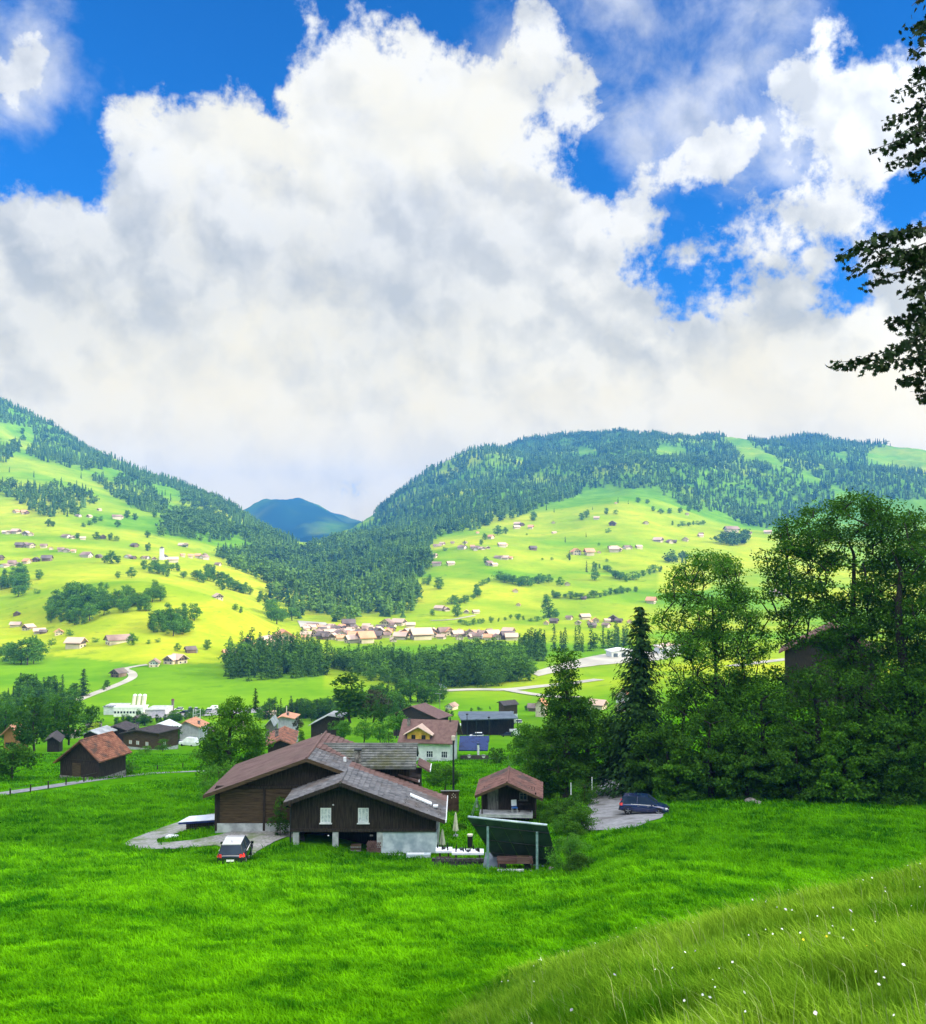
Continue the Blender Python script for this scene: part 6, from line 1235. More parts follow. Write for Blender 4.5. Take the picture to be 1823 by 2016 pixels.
clump(2, [(640, 405), (660, 340), (820, 330), (930, 310), (960, 360), (850, 410), (720, 420)], 20, 85, BS, 'tree of the long wood behind the crest of the knoll', 'long wood on the knoll crest')
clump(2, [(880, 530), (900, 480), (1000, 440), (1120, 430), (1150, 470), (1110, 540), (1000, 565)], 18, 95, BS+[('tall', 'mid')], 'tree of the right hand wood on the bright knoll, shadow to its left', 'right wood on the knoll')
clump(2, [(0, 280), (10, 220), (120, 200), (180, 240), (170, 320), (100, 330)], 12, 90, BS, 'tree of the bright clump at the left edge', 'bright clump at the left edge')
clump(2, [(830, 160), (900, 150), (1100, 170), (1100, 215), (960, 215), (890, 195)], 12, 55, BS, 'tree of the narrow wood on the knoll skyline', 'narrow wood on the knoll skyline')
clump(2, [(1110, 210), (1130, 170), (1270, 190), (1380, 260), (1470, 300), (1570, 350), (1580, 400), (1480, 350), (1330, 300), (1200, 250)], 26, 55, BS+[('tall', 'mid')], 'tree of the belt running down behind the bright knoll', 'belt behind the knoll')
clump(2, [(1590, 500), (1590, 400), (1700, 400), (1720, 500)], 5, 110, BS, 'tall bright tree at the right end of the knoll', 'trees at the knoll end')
for x, y, h, kd, l in ((230, 222, 65, 'round', 'round bush tree right of the bright clump at the left edge'), (220, 305, 35, 'bush', 'low round bush below the bright clump'), (775, 605, 75, 'round', 'dark round tree right of the big brown chalet'), (770, 212, 70, 'round', 'single tree on the slope above the knoll woods'),
                       (690, 215, 45, 'round', 'small loose tree left of the slope tree'), (625, 275, 40, 'bush', 'small bush beside the largest round wood'), (410, 550, 45, 'bush', 'small green bush beside the pale cottage'), (300, 605, 45, 'bush', 'bright bush left of the long low barn'), (1040, 640, 50, 'round', 'tree at the gable of the pale farmhouses'),
                       (1215, 632, 65, 'round', 'small pale tree on the field edge right of the farmhouses'), (560, 590, 35, 'bush', 'bush behind the long low barn'), (870, 600, 30, 'bush', 'low bush right of the dark round tree'), (925, 590, 30, 'bush', 'last low bush of the hedge under the knoll'), (1360, 615, 45, 'spruce', 'small dark fir left of the pale gabled chalet')):
    tree_px(2, x, y, h, kd, 'spruce' if kd == 'spruce' else 'sun', l, ymin=400)
# left mountainside singles
for x, y, h, kd, l in ((865, 935, 50, 'round', 'dark round tree above the church'), (650, 1010, 80, 'round', 'big dark tree left of the church'), (615, 1005, 45, 'round', 'smaller dark tree left of the big one by the church'), (690, 1010, 50, 'round', 'tree right of the big one by the church'), (905, 740, 40, 'round', 'round tree with pale trunk on the upper left pasture'),
                       (790, 755, 45, 'round', 'right one of two round trees on the upper left pasture'), (745, 742, 50, 'round', 'left one of two round trees on the upper left pasture'), (285, 793, 50, 'round', 'dark double bush on the left pasture'), (310, 793, 35, 'round', 'small half of the dark double bush'), (690, 797, 45, 'round', 'dark tree in the shaded hollow'),
                       (865, 858, 45, 'round', 'dark tree on the shaded pasture left of the round wood'), (555, 775, 45, 'round', 'tree of the short hedge on the left slope'), (490, 795, 30, 'bush', 'bush at the lower end of the short hedge'), (525, 785, 35, 'bush', 'middle bush of the short hedge'), (590, 760, 35, 'bush', 'upper bush of the short hedge'),
                       (565, 870, 50, 'round', 'dark tree left of the scattered chalets'), (645, 872, 45, 'round', 'dark tree among the scattered chalets'), (680, 878, 35, 'bush', 'small tree right of the scattered chalets'), (453, 865, 38, 'round', 'small tree behind two chalets'), (198, 505, 40, 'fir', 'right fir of two on the high pasture'),
                       (55, 475, 35, 'fir', 'left fir on the high pasture'), (135, 290, 40, 'round', 'tree on the topmost left meadow'), (130, 250, 40, 'round', 'upper tree pair on the topmost left meadow'), (475, 510, 40, 'fir', 'small fir at the edge of the ridge wood'), (968, 610, 35, 'fir', 'fir on the bright strip near the ridge'), (1000, 645, 50, 'fir', 'taller fir on the bright strip near the ridge'),
                       (1085, 915, 28, 'bush', 'bush beside the single barn in shade'), (320, 520, 12, 'bush', 'tiny bush in the high shaded meadow')):
    tree_px(1, x, y, h, kd, 'spruce' if kd == 'fir' else 'mid', l, ymin=800)
# right pasture
R4 = ((745, 925, 80, 'round', 'bright round tree casting a long shadow left'), (690, 900, 65, 'tall', 'darker tree left of the bright round one'), (665, 895, 40, 'bush', 'low bush left of the two meadow trees'), (860, 1085, 80, 'round', 'round tree between the farmhouses above the village'), (1385, 1090, 130, 'tall', 'tall poplar like tree in the lower pasture'), (1380, 1000, 50, 'round', 'round tree above the poplar like one'),
      (1430, 1095, 60, 'round', 'low tree at the foot of the poplar like one'), (1665, 875, 75, 'round', 'big round tree with long shadow on the middle pasture'), (1615, 825, 70, 'fir', 'fir above the big round tree'), (1665, 810, 50, 'round', 'tree beside the fir of the middle pasture'), (1460, 908, 60, 'round', 'single dark tree right of the hedge'), (1515, 755, 60, 'fir', 'dark fir with long shadow left of the long farmstead'), (1510, 745, 30, 'round', 'small tree by the long farmstead'),
      (1095, 610, 65, 'round', 'larger dark tree under the mountain forest'), (1140, 600, 42, 'round', 'smaller dark tree under the mountain forest'), (1300, 523, 60, 'round', 'dark round tree in the forest corner'), (1380, 462, 38, 'fir', 'small fir beside the forest edge on the pasture'), (1425, 475, 30, 'fir', 'smaller fir farther from the forest edge'), (1585, 520, 48, 'round', 'round tree of a pair high on the pasture'), (1615, 505, 50, 'round', 'right tree of the pair high on the pasture'),
      (1730, 485, 42, 'round', 'tree near the pasture crest'), (1785, 485, 30, 'bush', 'bush near the pasture crest'), (1800, 418, 35, 'fir', 'fir on the pasture crest'), (1490, 650, 36, 'fir', 'small dark fir with shadow in the upper pasture'), (1612, 620, 30, 'fir', 'slim fir right of the shadowed one'), (1688, 668, 18, 'bush', 'small bush above the long farmstead'), (1742, 595, 32, 'bush', 'bush under the white barn'), (1020, 635, 42, 'round', 'round tree left of the pale barn'), (785, 700, 28, 'bush', 'bush of the upper hamlet'), (995, 665, 35, 'round', 'tree in the upper hamlet'), (1025, 770, 40, 'round', 'tree behind the middle pasture farm'),
      (1410, 755, 20, 'bush', 'small bush of two in the middle pasture'), (1355, 755, 16, 'bush', 'smaller bush of two in the middle pasture'), (1735, 765, 22, 'bush', 'bush under the long farmstead'), (710, 1080, 40, 'round', 'small light tree near the village'), (900, 670, 35, 'fir', 'dark tree amid the roofs of the upper hamlet'), (1265, 608, 12, 'bush', 'tiny bush below the forest chalets'), (1650, 460, 22, 'fir', 'tiny fir near the pasture crest'))
for x, y, h, kd, l in R4: tree_px(4, x, y, h, kd, 'spruce' if kd == 'fir' else 'sun', l, ymin=900)
def hedge(reg, pts, n, h, label, group, kinds=BS+[('bush', 'sun')]):
    L = [math.dist(a, b) for a, b in zip(pts[:-1], pts[1:])]; T = sum(L)
    for i in range(n):
        d = T*i/(n-1)*.999
        for a, b, l in zip(pts[:-1], pts[1:], L):
            if d <= l: break
            d -= l
        x = a[0]+(b[0]-a[0])*d/l+rs.uniform(-6, 6); y = a[1]+(b[1]-a[1])*d/l+rs.uniform(-5, 5); kd, lm = rs.choice(kinds); tree_px(reg, x, y, h*rs.uniform(.6, 1.25), kd, lm, label, group, wide=rs.uniform(1, 1.4), ymin=900)
hedge(4, [(820, 1010), (900, 1005), (980, 970), (960, 920), (1040, 885)], 13, 45, 'tree of the curved hedge left of the middle pasture', 'curved hedge on the right pasture')
hedge(4, [(1090, 870), (1160, 885), (1230, 910), (1300, 890), (1390, 890)], 14, 52, 'tree of the thick middle hedge, right pasture', 'thick middle hedge')
hedge(4, [(1690, 800), (1760, 830), (1823, 860)], 7, 35, 'bush of the dark hedge running down to the right', 'dark slanting hedge')
hedge(4, [(1560, 985), (1680, 970), (1823, 945)], 9, 42, 'tree of the long lower hedge', 'long lower hedge'); hedge(4, [(1420, 975), (1520, 980)], 4, 40, 'tree left of the hedge barn', 'trees left of the hedge barn')
hedge(4, [(870, 1130), (940, 1140), (1010, 1125)], 6, 38, 'round bush in the field corner above the village', 'round bushes above the village'); hedge(4, [(1060, 1120), (1180, 1100), (1300, 1115), (1440, 1090)], 11, 36, 'bush of the low hedge above the row of spruces', 'low hedge above the spruces')
hedge(5, [(0, 860), (60, 880), (150, 850), (230, 830), (270, 825)], 9, 50, 'tree of the hedge left of the open crowned tree', 'hedge left of the open crown'); hedge(5, [(10, 950), (60, 950), (115, 935)], 4, 50, 'round bush in the lower right pasture', 'round bushes in the lower right pasture')
hedge(5, [(340, 555), (430, 555), (520, 550)], 7, 26, 'bush of the short row high on the right pasture', 'short row high on the right pasture'); hedge(5, [(80, 425), (180, 420), (230, 480), (280, 490), (360, 485), (430, 470)], 8, 36, 'small tree dotted on the topmost right pasture', 'trees dotted on the topmost pasture', [('fir', 'spruce'), ('round', 'sun')])
hedge(3, [(200, 500), (240, 470)], 2, 40, 'dark tree left of the village end', 'trees left of the village')
# valley edge behind the near village
many(8, [(960, 310, 45), (1000, 310, 55), (1050, 315, 50), (1090, 300, 60), (1140, 300, 70), (1200, 300, 70), (1250, 300, 80), (1300, 285, 60), (840, 330, 45), (880, 325, 50), (1350, 270, 60)], BD, 'dark tree of the belt before the car park', 'belt before the car park', ymin=250)
belt = [(640, 400, 150), (680, 410, 140), (730, 400, 120), (870, 400, 200), (905, 405, 150), (950, 390, 160), (1000, 400, 170), (1040, 400, 150), (1090, 390, 160), (1120, 390, 150), (1170, 380, 170), (1210, 390, 160), (1270, 400, 150), (830, 420, 110), (780, 420, 100)]
many('d', belt, BD+S, 'tree of the dark belt behind the lilac walled house', 'dark belt behind the lilac house', ymin=240)
many('d', [(1490, 340, 140), (1540, 330, 180), (1580, 300, 200), (1620, 290, 200), (1660, 300, 200), (1700, 320, 210), (1740, 320, 200), (1790, 330, 190)], BD+S+[('round', 'brown')], 'tree of the mixed wood left of the valley road', 'mixed wood left of the valley road', ymin=300)
many(3, [(1150, 870, 130), (1190, 880, 150), (1230, 880, 130), (1270, 880, 140), (1310, 890, 110), (1350, 890, 110), (1395, 880, 110), (1100, 870, 120)], BD+S, 'tree of the wood edge beside the street lamp', 'wood edge beside the street lamp', ymin=280)
tree_px('d', 560, 330, 195, 'spruce', 'spruce', 'pointed spruce right of the big broadleaf tree', Y=250, wide=1.1)
tree_px('d', 1380, 420, 420, 'tall', 'dark', 'tall twisted dark pine rising in the centre of the valley belt', Y=262, wide=1.5, v=1)
tree_px('d', 1580, 420, 290, 'round', 'brown', 'brownish copper tree right of the twisted dark pine', Y=275, wide=1.2)
tree_px('d', 1640, 440, 200, 'round', 'dark', 'very dark round tree before the copper tree', Y=250); tree_px('d', 930, 500, 110, 'round', 'brown', 'reddish shrub tree right of the lilac walled house', Y=270)
for x, y, h, k, l in ((1330, 590, 190, 'wide', 'wide light green tree behind the big barn ridge'), (1500, 600, 190, 'wide', 'second wide light green tree behind the weathered roof'), (1640, 600, 180, 'round', 'round light tree behind the weathered wing roof'), (1780, 560, 230, 'wide', 'light tree left of the white house'), (1710, 610, 110, 'bush', 'feathery bush left of the white house wall'), (1240, 500, 90, 'bush', 'bush right of the grey roofed chalet')):
    tree_px('d', x, y, h, k, 'bright' if 'light' in l else 'mid', l, Y=rs.uniform(195, 225))
for x, y, h, k, l in ((585, 700, 130, 'round', 'small tree left of the old farmhouse'), (960, 620, 120, 'tall', 'thin shrub tree at the right gable of the old farmhouse'), (480, 790, 90, 'bush', 'undergrowth left of the old farmhouse'), (560, 770, 90, 'bush', 'undergrowth close to the old farmhouse wall')): tree_px('d', x, y, h, k, 'dark', l, Y=rs.uniform(150, 172))
tree_px('c', 620, 890, 290, 'round', 'dark', 'neat oval dark tree before the carport', Y=168, wide=.95)
tree_px('c', 810, 850, 120, 'bush', 'bright', 'yellow green hedge bush behind the shed roof', Y=160, wide=1.5); tree_px('c', 890, 700, 190, 'tall', 'mid', 'slender young tree at the lane left of the tall trees', Y=170)
tree_px('c', 130, 1030, 260, 'wide', 'mid', 'fruit tree between the chalet roof and the white house', Y=108, wide=1.1); tree_px('c', 25, 990, 230, 'round', 'mid', 'leafy fruit tree right of the weathered wing roof', Y=118)
tree_px('c', 470, 270, 30, 'bush', 'mid', 'garden bush behind the long blue grey barn', ymin=340); many('c', [(380, 280, 40), (450, 275, 45), (560, 260, 30), (910, 270, 60), (990, 255, 60), (200, 330, 60), (150, 330, 80)], BD, 'bush of the yard behind the long blue grey barn', 'yard bushes behind the long barn', ymin=330)
clump('d', [(560, 420), (640, 380), (900, 360), (1300, 350), (1480, 340), (1480, 400), (1200, 420), (900, 430)], 26, 150, BD+S, 'tree of the dense dark belt below the green field', 'dense dark belt below the field', 230)
clump('d', [(1450, 330), (1823, 300), (1823, 400), (1700, 420), (1500, 380)], 12, 190, BD+S, 'dark tree above the brown chalet', 'dark trees above the brown chalet', 230)
clump(8, [(0, 330), (0, 200), (130, 130), (350, 120), (560, 150), (600, 260), (500, 330), (300, 360)], 26, 150, BD+[('round', 'mid'), ('fir', 'spruce')], 'tree of the dense village wood at the left', 'dense village wood at the left', 230)
clump(8, [(760, 330), (900, 290), (1400, 250), (1480, 260), (1400, 300), (1000, 340)], 14, 75, BD, 'small tree between the village roofs and the car park', 'trees before the car park', 230)
# close bushes 
def near_tree(name, label, cat, base, h, env, ncl, nleaf, ls, rc, seed, lm, bark=BARK, group=None, **k):
    cr, wd = broad(h, env, ncl, nleaf, ls, rc, seed, **k); t = thing(name, label, cat, base, 0, group); obj('crown', npmesh('crown', cr[0], [cr[1]], LM[lm], cr[2]), t); wd.build('trunk', bark, t, smooth=True); return t
def at(px, py, Y=None):
    b = H1(px, py) if Y is None else P(px, py, Y); b.z = ground_z(b.x, b.y)-.15; return b
b = at(457, 1540, 112); near_tree('broadleaf_tree', 'tall leafy tree left of the farmhouse roof, rising above the village', 'tree', b, 11.2, [(0, 0, .52, .26, .26, .36), (-.16, 0, .42, .2, .2, .22), (.13, 0, .5, .2, .2, .25), (0, 0, .82, .12, .12, .18)], 75, 14000, .26, .085, 301, 'mid', vis=.6)
b = at(430, 1560, 94); near_tree('young_tree', 'small light green tree at the far corner of the big barn', 'tree', b, 4.6, [(0, 0, .62, .34, .34, .36), (-.2, 0, .5, .2, .2, .2)], 34, 2600, .17, .12, 302, 'bright', vis=.8, trunk=.02)
b = at(552, 1632, 76.6); near_tree('climbing_shrub', 'leafy shrub growing up the barn front beside the chalet wall', 'shrub', b, 3.1, [(0, 0, .75, .16, .12, .26), (.02, 0, .45, .17, .14, .22), (-.12, 0, .42, .18, .12, .10), (.1, 0, .2, .12, .1, .1)], 34, 1500, .13, .085, 303, 'dark', vis=.9, trunk=.012)
cr, wd = spruce(1.5, .33, 91, 18, 8, 6, .10, .02); t = thing('potted_conifer', 'little dark cone shaped conifer in front of the barn doorway', 'conifer', at(546.5, 1645)); obj('crown', npmesh('crown', cr[0], [cr[1]], LM['spruce'], cr[2]), t); wd.build('trunk', BARK, t); MB().lathe((0, 0, -.05), [(.16, 0), (.22, .25), (.2, .26)], 12).build('pot', M['dmetal'], t)
for px, py, h, w, lm, l in ((1118, 1674, 1.5, 1.5, 'bright', 'clipped yellow green bush at the right end of the solar rack'), (1122, 1712, 2.1, 1.4, 'bright', 'tall loose bush touching the right edge of the solar rack'), (1138, 1716, 1.4, 1.2, 'dark', 'low dark bush on the grass edge right of the rack'), (1145, 1640, 2.6, 1.1, 'mid', 'tall shrub beside the grey driveway'), (1128, 1618, 2.6, 1.2, 'dark', 'dark shrub behind the tall driveway shrub'),
                            (1098, 1612, 2.2, 1.3, 'mid', 'shrub right of the small shed'), (1076, 1622, 1.5, 1.4, 'mid', 'low shrub before the right post of the shed'), (1112, 1640, 1.7, 1.3, 'bright', 'light shrub between the shed and the driveway'), (1150, 1585, 2.6, 1.2, 'dark', 'dark shrub at the bend of the driveway'), (1100, 1575, 2.4, 1.3, 'mid', 'green shrub right of the shed roof'),
                            (1130, 1650, 1.5, 1.3, 'mid', 'rounded shrub above the clipped bush'), (905, 1632, .8, 1.5, 'mid', 'low plant behind the cream parasol'), (1062, 1600, 1.6, 1.2, 'mid', 'bush against the shed wall')):
    near_tree('shrub', l, 'shrub', at(px, py), h, [(0, 0, .5, .45*w, .4*w, .45), (.2, 0, .4, .3*w, .3*w, .35), (-.2, 0, .4, .3*w, .3*w, .35)], 34, 4600, .085*max(1, h*.55), .17, int(px), lm, vis=.4)
# tall trees at the right
b = at(1112, 1566, 103); near_tree('broadleaf_tree', 'tall narrow tree with a dark topknot right of the small shed', 'tree', b, 15.3, [(0, 0, .72, .08, .08, .2), (0, 0, .93, .065, .065, .07), (.0, 0, .80, .085, .085, .07), (-.05, 0, .66, .10, .1, .09), (.05, 0, .55, .15, .14, .13), (0, 0, .34, .22, .2, .24), (-.1, 0, .22, .14, .14, .15)], 120, 22000, .25, .062, 311, 'dark', vis=.6)
b = at(1165, 1560, 106); near_tree('broadleaf_tree', 'wide dark tree between the topknot tree and the driveway', 'tree', b, 11.2, [(0, 0, .5, .32, .28, .42), (.2, 0, .42, .22, .2, .3), (-.15, 0, .7, .2, .2, .2)], 85, 15000, .27, .085, 312, 'dark', vis=.5)
b = at(1066, 1570, 104); near_tree('broadleaf_tree', 'lighter green tree directly right of the small shed', 'tree', b, 8.0, [(0, 0, .45, .3, .28, .38), (.05, 0, .75, .2, .2, .2), (-.05, 0, .3, .3, .28, .25)], 60, 10000, .22, .095, 313, 'mid', vis=.5)
b = at(1040, 1520, 128); near_tree('broadleaf_tree', 'round green tree behind the lighter one, above the shed', 'tree', b, 7.5, E_ROUND, 40, 5500, .26, .11, 314, 'mid', vis=.5)
cr, wd = spruce(19.2, 4.9, 92, 72, 15, 24, .40, .04); t = thing('spruce_tree', 'tall dark spruce with drooping branches beside the driveway', 'tree', at(1262, 1566, 103)); obj('crown', npmesh('crown', cr[0], [cr[1]], LM['spruce'], cr[2]), t); wd.build('trunk', BARKD, t)
b = at(1405, 1572, 99); near_tree('broadleaf_tree', 'tall tree with open fan shaped crown and visible forked limbs', 'tree', b, 24.8, [(0, 0, .74, .20, .17, .22), (-.11, 0, .66, .12, .12, .16), (.11, 0, .64, .13, .12, .16), (0, 0, .84, .15, .13, .12), (.0, 0, .52, .21, .15, .16), (0, 0, .36, .17, .14, .12)], 330, 34000, .23, .036, 315, 'open', BARKD, vis=1, trunk=.013)
b = at(1700, 1572, 97); near_tree('broadleaf_tree', 'largest tree with spreading crown and thick dark trunk at the right', 'tree', b, 29.3, [(-.02, 0, .90, .14, .12, .08), (-.17, 0, .86, .11, .1, .09), (-.22, 0, .72, .12, .12, .10), (.10, 0, .84, .12, .1, .12), (.13, 0, .66, .13, .12, .14), (-.08, 0, .70, .14, .12, .10), (-.13, 0, .55, .17, .12, .08), (.02, 0, .5, .15, .12, .1)], 270, 46000, .27, .038, 316, 'dark', BARKD, vis=1, trunk=.02, lean=(-.02, 0))
b = at(1815, 1572, 94); near_tree('broadleaf_tree', 'dark ivy clad tree cut by the right edge of the picture', 'tree', b, 27, [(.05, 0, .86, .15, .12, .12), (0, 0, .62, .12, .12, .20), (.1, 0, .45, .2, .15, .2), (0, 0, .3, .15, .15, .2)], 180, 30000, .27, .042, 317, 'dark', BARKD, vis=1, trunk=.03, lean=(-.06, 0))
und = [(1310, 7.5, 98), (1350, 11, 100), (1400, 9.0, 95), (1450, 12, 99), (1500, 11.5, 96), (1550, 13.5, 100), (1600, 13.2, 95), (1650, 14.5, 98), (1700, 14, 94), (1745, 15.5, 96), (1790, 14.5, 93), (1850, 15, 92), (1900, 14, 95), (1340, 5, 94), (1470, 6, 93), (1570, 6.5, 92), (1660, 7.5, 91), (1760, 8, 90)]
nm_ = ['bushy tree just right of the tall spruce', 'dense tree under the left side of the open fan crown', 'low leafy tree at the foot of the open fan crown', 'dense tree under the right side of the open fan crown', 'dark tree below the mossy barn roof', 'broad dark tree hiding the mossy barn wall', 'leafy tree left of the thick trunk', 'tall leafy tree covering the thick trunk', 'dark tree at the foot of the largest tree', 'tall leafy tree right of the largest trunk', 'dark tree near the right picture edge', 'tree cut by the right picture edge', 'tree just beyond the right picture edge', 'low bush beside the blue car', 'low bush behind the two boulders', 'low bush under the broad dark tree', 'low dark thicket bush under the largest tree', 'low dark thicket bush near the right edge']
for i, ((px, h, Y), l) in enumerate(zip(und, nm_)):
    near_tree('understory_tree' if h > 8 else 'bush', l, 'tree' if h > 8 else 'bush', at(px, 1572, Y), h, [(0, 0, .5, .34, .3, .44), (.22, 0, .38, .24, .24, .32), (-.22, 0, .40, .24, .24, .34), (.05, 0, .8, .2, .2, .17), (0, 0, .18, .36, .3, .16)], 80, 11000, .26, .085, 330+i, 'mid' if i % 3 == 1 else 'dark', BARKD, vis=.35)
for px, py, h, l in ((1215, 1540, 2.2, 'bright sunlit bush on the far side of the driveway'), (1235, 1552, 1.6, 'low bright bush nearest the parked blue car'), (1198, 1520, 1.8, 'bright bush at the far end of the driveway')): near_tree('shrub', l, 'shrub', at(px, py), h, [(0, 0, .5, .6, .5, .5), (.4, 0, .3, .4, .4, .3)], 24, 1600, .14, .2, int(px), 'bright', vis=.3)
# ---------------------------------------------------------------- maple whose branches hang into the picture
def maple():
    B0 = Vector((11.8, 15.0, 0)); B0.z = ground_z(B0.x, B0.y)-.2; t = thing('maple_tree', 'dark maple whose leafy branches hang in from the upper right edge', 'tree', B0); r = np.random.default_rng(5); tr = MB(); Y0 = 14.
    top = Vector((9.2, 14.6, 9.5)); tp = bez(B0, top, r, 12, 0); limb(tr, [Vector(p)-B0 for p in tp], .32, .06, 10)
    lp = [(0, 1), (.10, .62), (.36, .80), (.30, .50), (.62, .42), (.40, .22), (.48, -.02), (.16, .06), (0, -.15), (-.16, .06), (-.48, -.02), (-.40, .22), (-.62, .42), (-.30, .50), (-.36, .80), (-.10, .62)]
    lv = np.array([(x, y-.1, 0) for x, y in lp]); V = []; F = []; nL = 0
    # branch tips (picture points) from the crown outside the frame
    tips = [(1795, 12, 3), (1780, 60, 4), (1800, 100, 3), (1788, 150, 4), (1762, 185, 5), (1745, 235, 7), (1718, 295, 9), (1742, 322, 7), (1790, 345, 6), (1812, 260, 6), (1808, 200, 6), (1770, 270, 7), (1800, 310, 7),
            (1650, 505, 12), (1672, 530, 8), (1704, 560, 8), (1740, 500, 9), (1790, 520, 9), (1780, 570, 8), (1746, 635, 8), (1800, 600, 9), (1770, 650, 8), (1640, 712, 12), (1700, 722, 9), (1748, 690, 9), (1790, 700, 9), (1775, 745, 8), (1812, 780, 8), (1815, 650, 9), (1720, 520, 8), (1815, 730, 8), (1700, 492, 8)]
    tips += [(1806, y, 8) for y in (60, 140, 230, 310, 500, 560, 620, 690, 760)]
    for (px, py, n) in tips:
        Y = Y0+r.uniform(-.8, .9); e = P(px, py, Y); rt = P(1900+r.uniform(0, 40), py+(-60 if py < 480 else -40)+r.uniform(-20, 20), Y+.2); pts = bez(rt, e, r, 14, .05)
        limb(tr, [Vector(p)-B0 for p in pts], .022, .004, 4)
        k0 = np.array(min(tp, key=lambda q: abs(q[2]-rt.z-.4))); limb(tr, [Vector(p)-B0 for p in bez(k0, rt, r, 5, .1)], .05, .02, 5)
        m = int(n*11)
        for k in range(m):
            f = r.uniform(.25, 1.0)**.8; i = min(12, int(f*13)); c = pts[i]+(pts[min(13, i+1)]-pts[i])*r.uniform()+np.clip(r.normal(size=3), -1.4, 1.4)*np.array([.055, .10, .05]); c[2] -= .05
            s = r.uniform(.058, .098); a = r.normal(size=3)*.55+np.array([-.55, -.1, -.75]); a /= np.linalg.norm(a); u = r.normal(size=3); u -= a*(u@a); u /= np.linalg.norm(u); L = lv*s
            V.append(c[None]+L[:, :1]*u+L[:, 1:2]*a+np.abs(L[:, :1])*.25*np.cross(u, a)); F.append(np.arange(16)+16*nL); nL += 1
    for k in range(0):                                           # rest of the crown, outside the picture
        c = np.array([10.6, 14.8, 4.8])+r.normal(size=3)*np.array([1.5, 2.2, 2.4])
        if c[0] < 7.0: continue
        s = r.uniform(.06, .11); a = r.normal(size=3)*.5+np.array([-.3, 0, -.75]); a /= np.linalg.norm(a); u = r.normal(size=3); u -= a*(u@a); u /= np.linalg.norm(u); L = lv*s
        V.append(c[None]+L[:, :1]*u+L[:, 1:2]*a+np.abs(L[:, :1])*.25*np.cross(u, a)); F.append(np.arange(16)+16*nL); nL += 1
    obj('foliage', npmesh('foliage', np.concatenate(V)-np.array(B0), [np.array(F)], LM['maple'], np.repeat(r.uniform(0, 1, nL), 16)), t); tr.build('trunk', BARKD, t)
maple()
# ---------------------------------------------------------------- grass
def blades(name, label, X, Y, h, w, m, seed, lean=.35, wind=(-.25, 0), var=None):
    r = np.random.default_rng(seed); n = len(X); Z = terr(X, Y)-.01; a = r.uniform(0, math.pi, n); c, s = np.cos(a), np.sin(a); lx = r.normal(0, lean, n)*h+wind[0]*h; ly = r.normal(0, lean, n)*h+wind[1]*h
    b = np.stack([X, Y, Z], 1); d = np.stack([c, s, 0*c], 1)*(w*.5)[:, None]; mid = b+np.stack([lx*.35, ly*.35, h*.6], 1); tip = b+np.stack([lx, ly, h*(1-.25*r.uniform(0, 1, n))], 1)
    V = np.stack([b-d, b+d, mid+d*.8, mid-d*.8, tip], 1).reshape(-1, 3); k = np.arange(n)*5
    Q4 = np.stack([k, k+1, k+2, k+3], 1); T3 = np.stack([k+3, k+2, k+4], 1); var = r.uniform(0, 1, n) if var is None else np.clip(var+r.uniform(-.3, .3, n), 0, 1)
    return tag(obj(name, npmesh(name, V, [Q4, T3], m, np.repeat(var, 5))), label, 'grass', None, 'stuff')
def spread(n, y0, y1, amin, amax, seed, p=1.0):
    r = np.random.default_rng(seed); Y = np.exp(r.uniform(math.log(y0), math.log(y1), n)); X = (r.uniform(amin, amax, n)-CX0)/FPX*Y; return X, Y, r
yard = [np.array([(p[0], p[1]) for p in hit(*zip(*Q_))[:, :2]]) if False else None for Q_ in ()]
def off_roads(X, Y):
    px, py = proj(X, Y, terr(X, Y)); px = px+22*fbm(X/.8, Y/.8, 2, 15); py = py+12*fbm(X/.8, Y/.8, 2, 16); k = np.ones(len(X), bool)
    for q in ([(240, 1663), (255, 1653), (310, 1632), (358, 1615), (431, 1598), (431, 1624), (372, 1636), (310, 1655), (312, 1662), (380, 1656), (430, 1646), (470, 1632), (600, 1630), (600, 1660), (566, 1650), (505, 1680), (490, 1694), (470, 1696), (426, 1667), (343, 1674), (275, 1676)],
              [(1180, 1523), (1207, 1533), (1262, 1572), (1275, 1590), (1314, 1600), (1300, 1614), (1250, 1632), (1200, 1638), (1150, 1637), (1128, 1642), (1150, 1600), (1172, 1545)]): k &= ~inpoly(px, py, q)
    k &= ~((X > -19.2) & (X < -2.) & (Y > 74.2) & (Y < 90)); return k
GB = mat('grass_blade', (.016, .12, .0005), (.16, .46, .001), .35, attr=True, trans=.3, spec=.03)
GT = mat('grass_tall', (.050, .18, .003), (.28, .46, .030), .8, attr=True, trans=.3, spec=.03)
X, Y, r = spread(420000, 20, 108, -60, 1900, 1); clump_ = fbm(X/.55, Y/.55, 2, 66); k = off_roads(X, Y) & (bank(X, Y)-meadow(X, Y) < .3); X, Y = X[k], Y[k]
cl = .7*fbm(X/1.3, Y/1.3, 3, 61)+.5*fbm(X/.45, Y/.7, 2, 70); blades('grass', 'short bright green grass of the near meadow', X, Y, np.clip(.10+.22*cl+r.uniform(0, .07, len(X)), .05, .30)*(1+Y/90), .010+Y*.00075, GB, 2, .45, var=.48+.7*fbm(X/1.8, Y/1.8, 3, 62)+.7*fbm(X/9, Y/9, 3, 63)+1.1*fbm(X/.5, Y/.8, 2, 69))
X, Y, r = spread(70000, 100, 210, -60, 1250, 9); k = off_roads(X, Y) & (np.abs(proj(X, Y, terr(X, Y))[1]-(1562-.097*proj(X, Y, terr(X, Y))[0])) > 7); X, Y = X[k], Y[k]
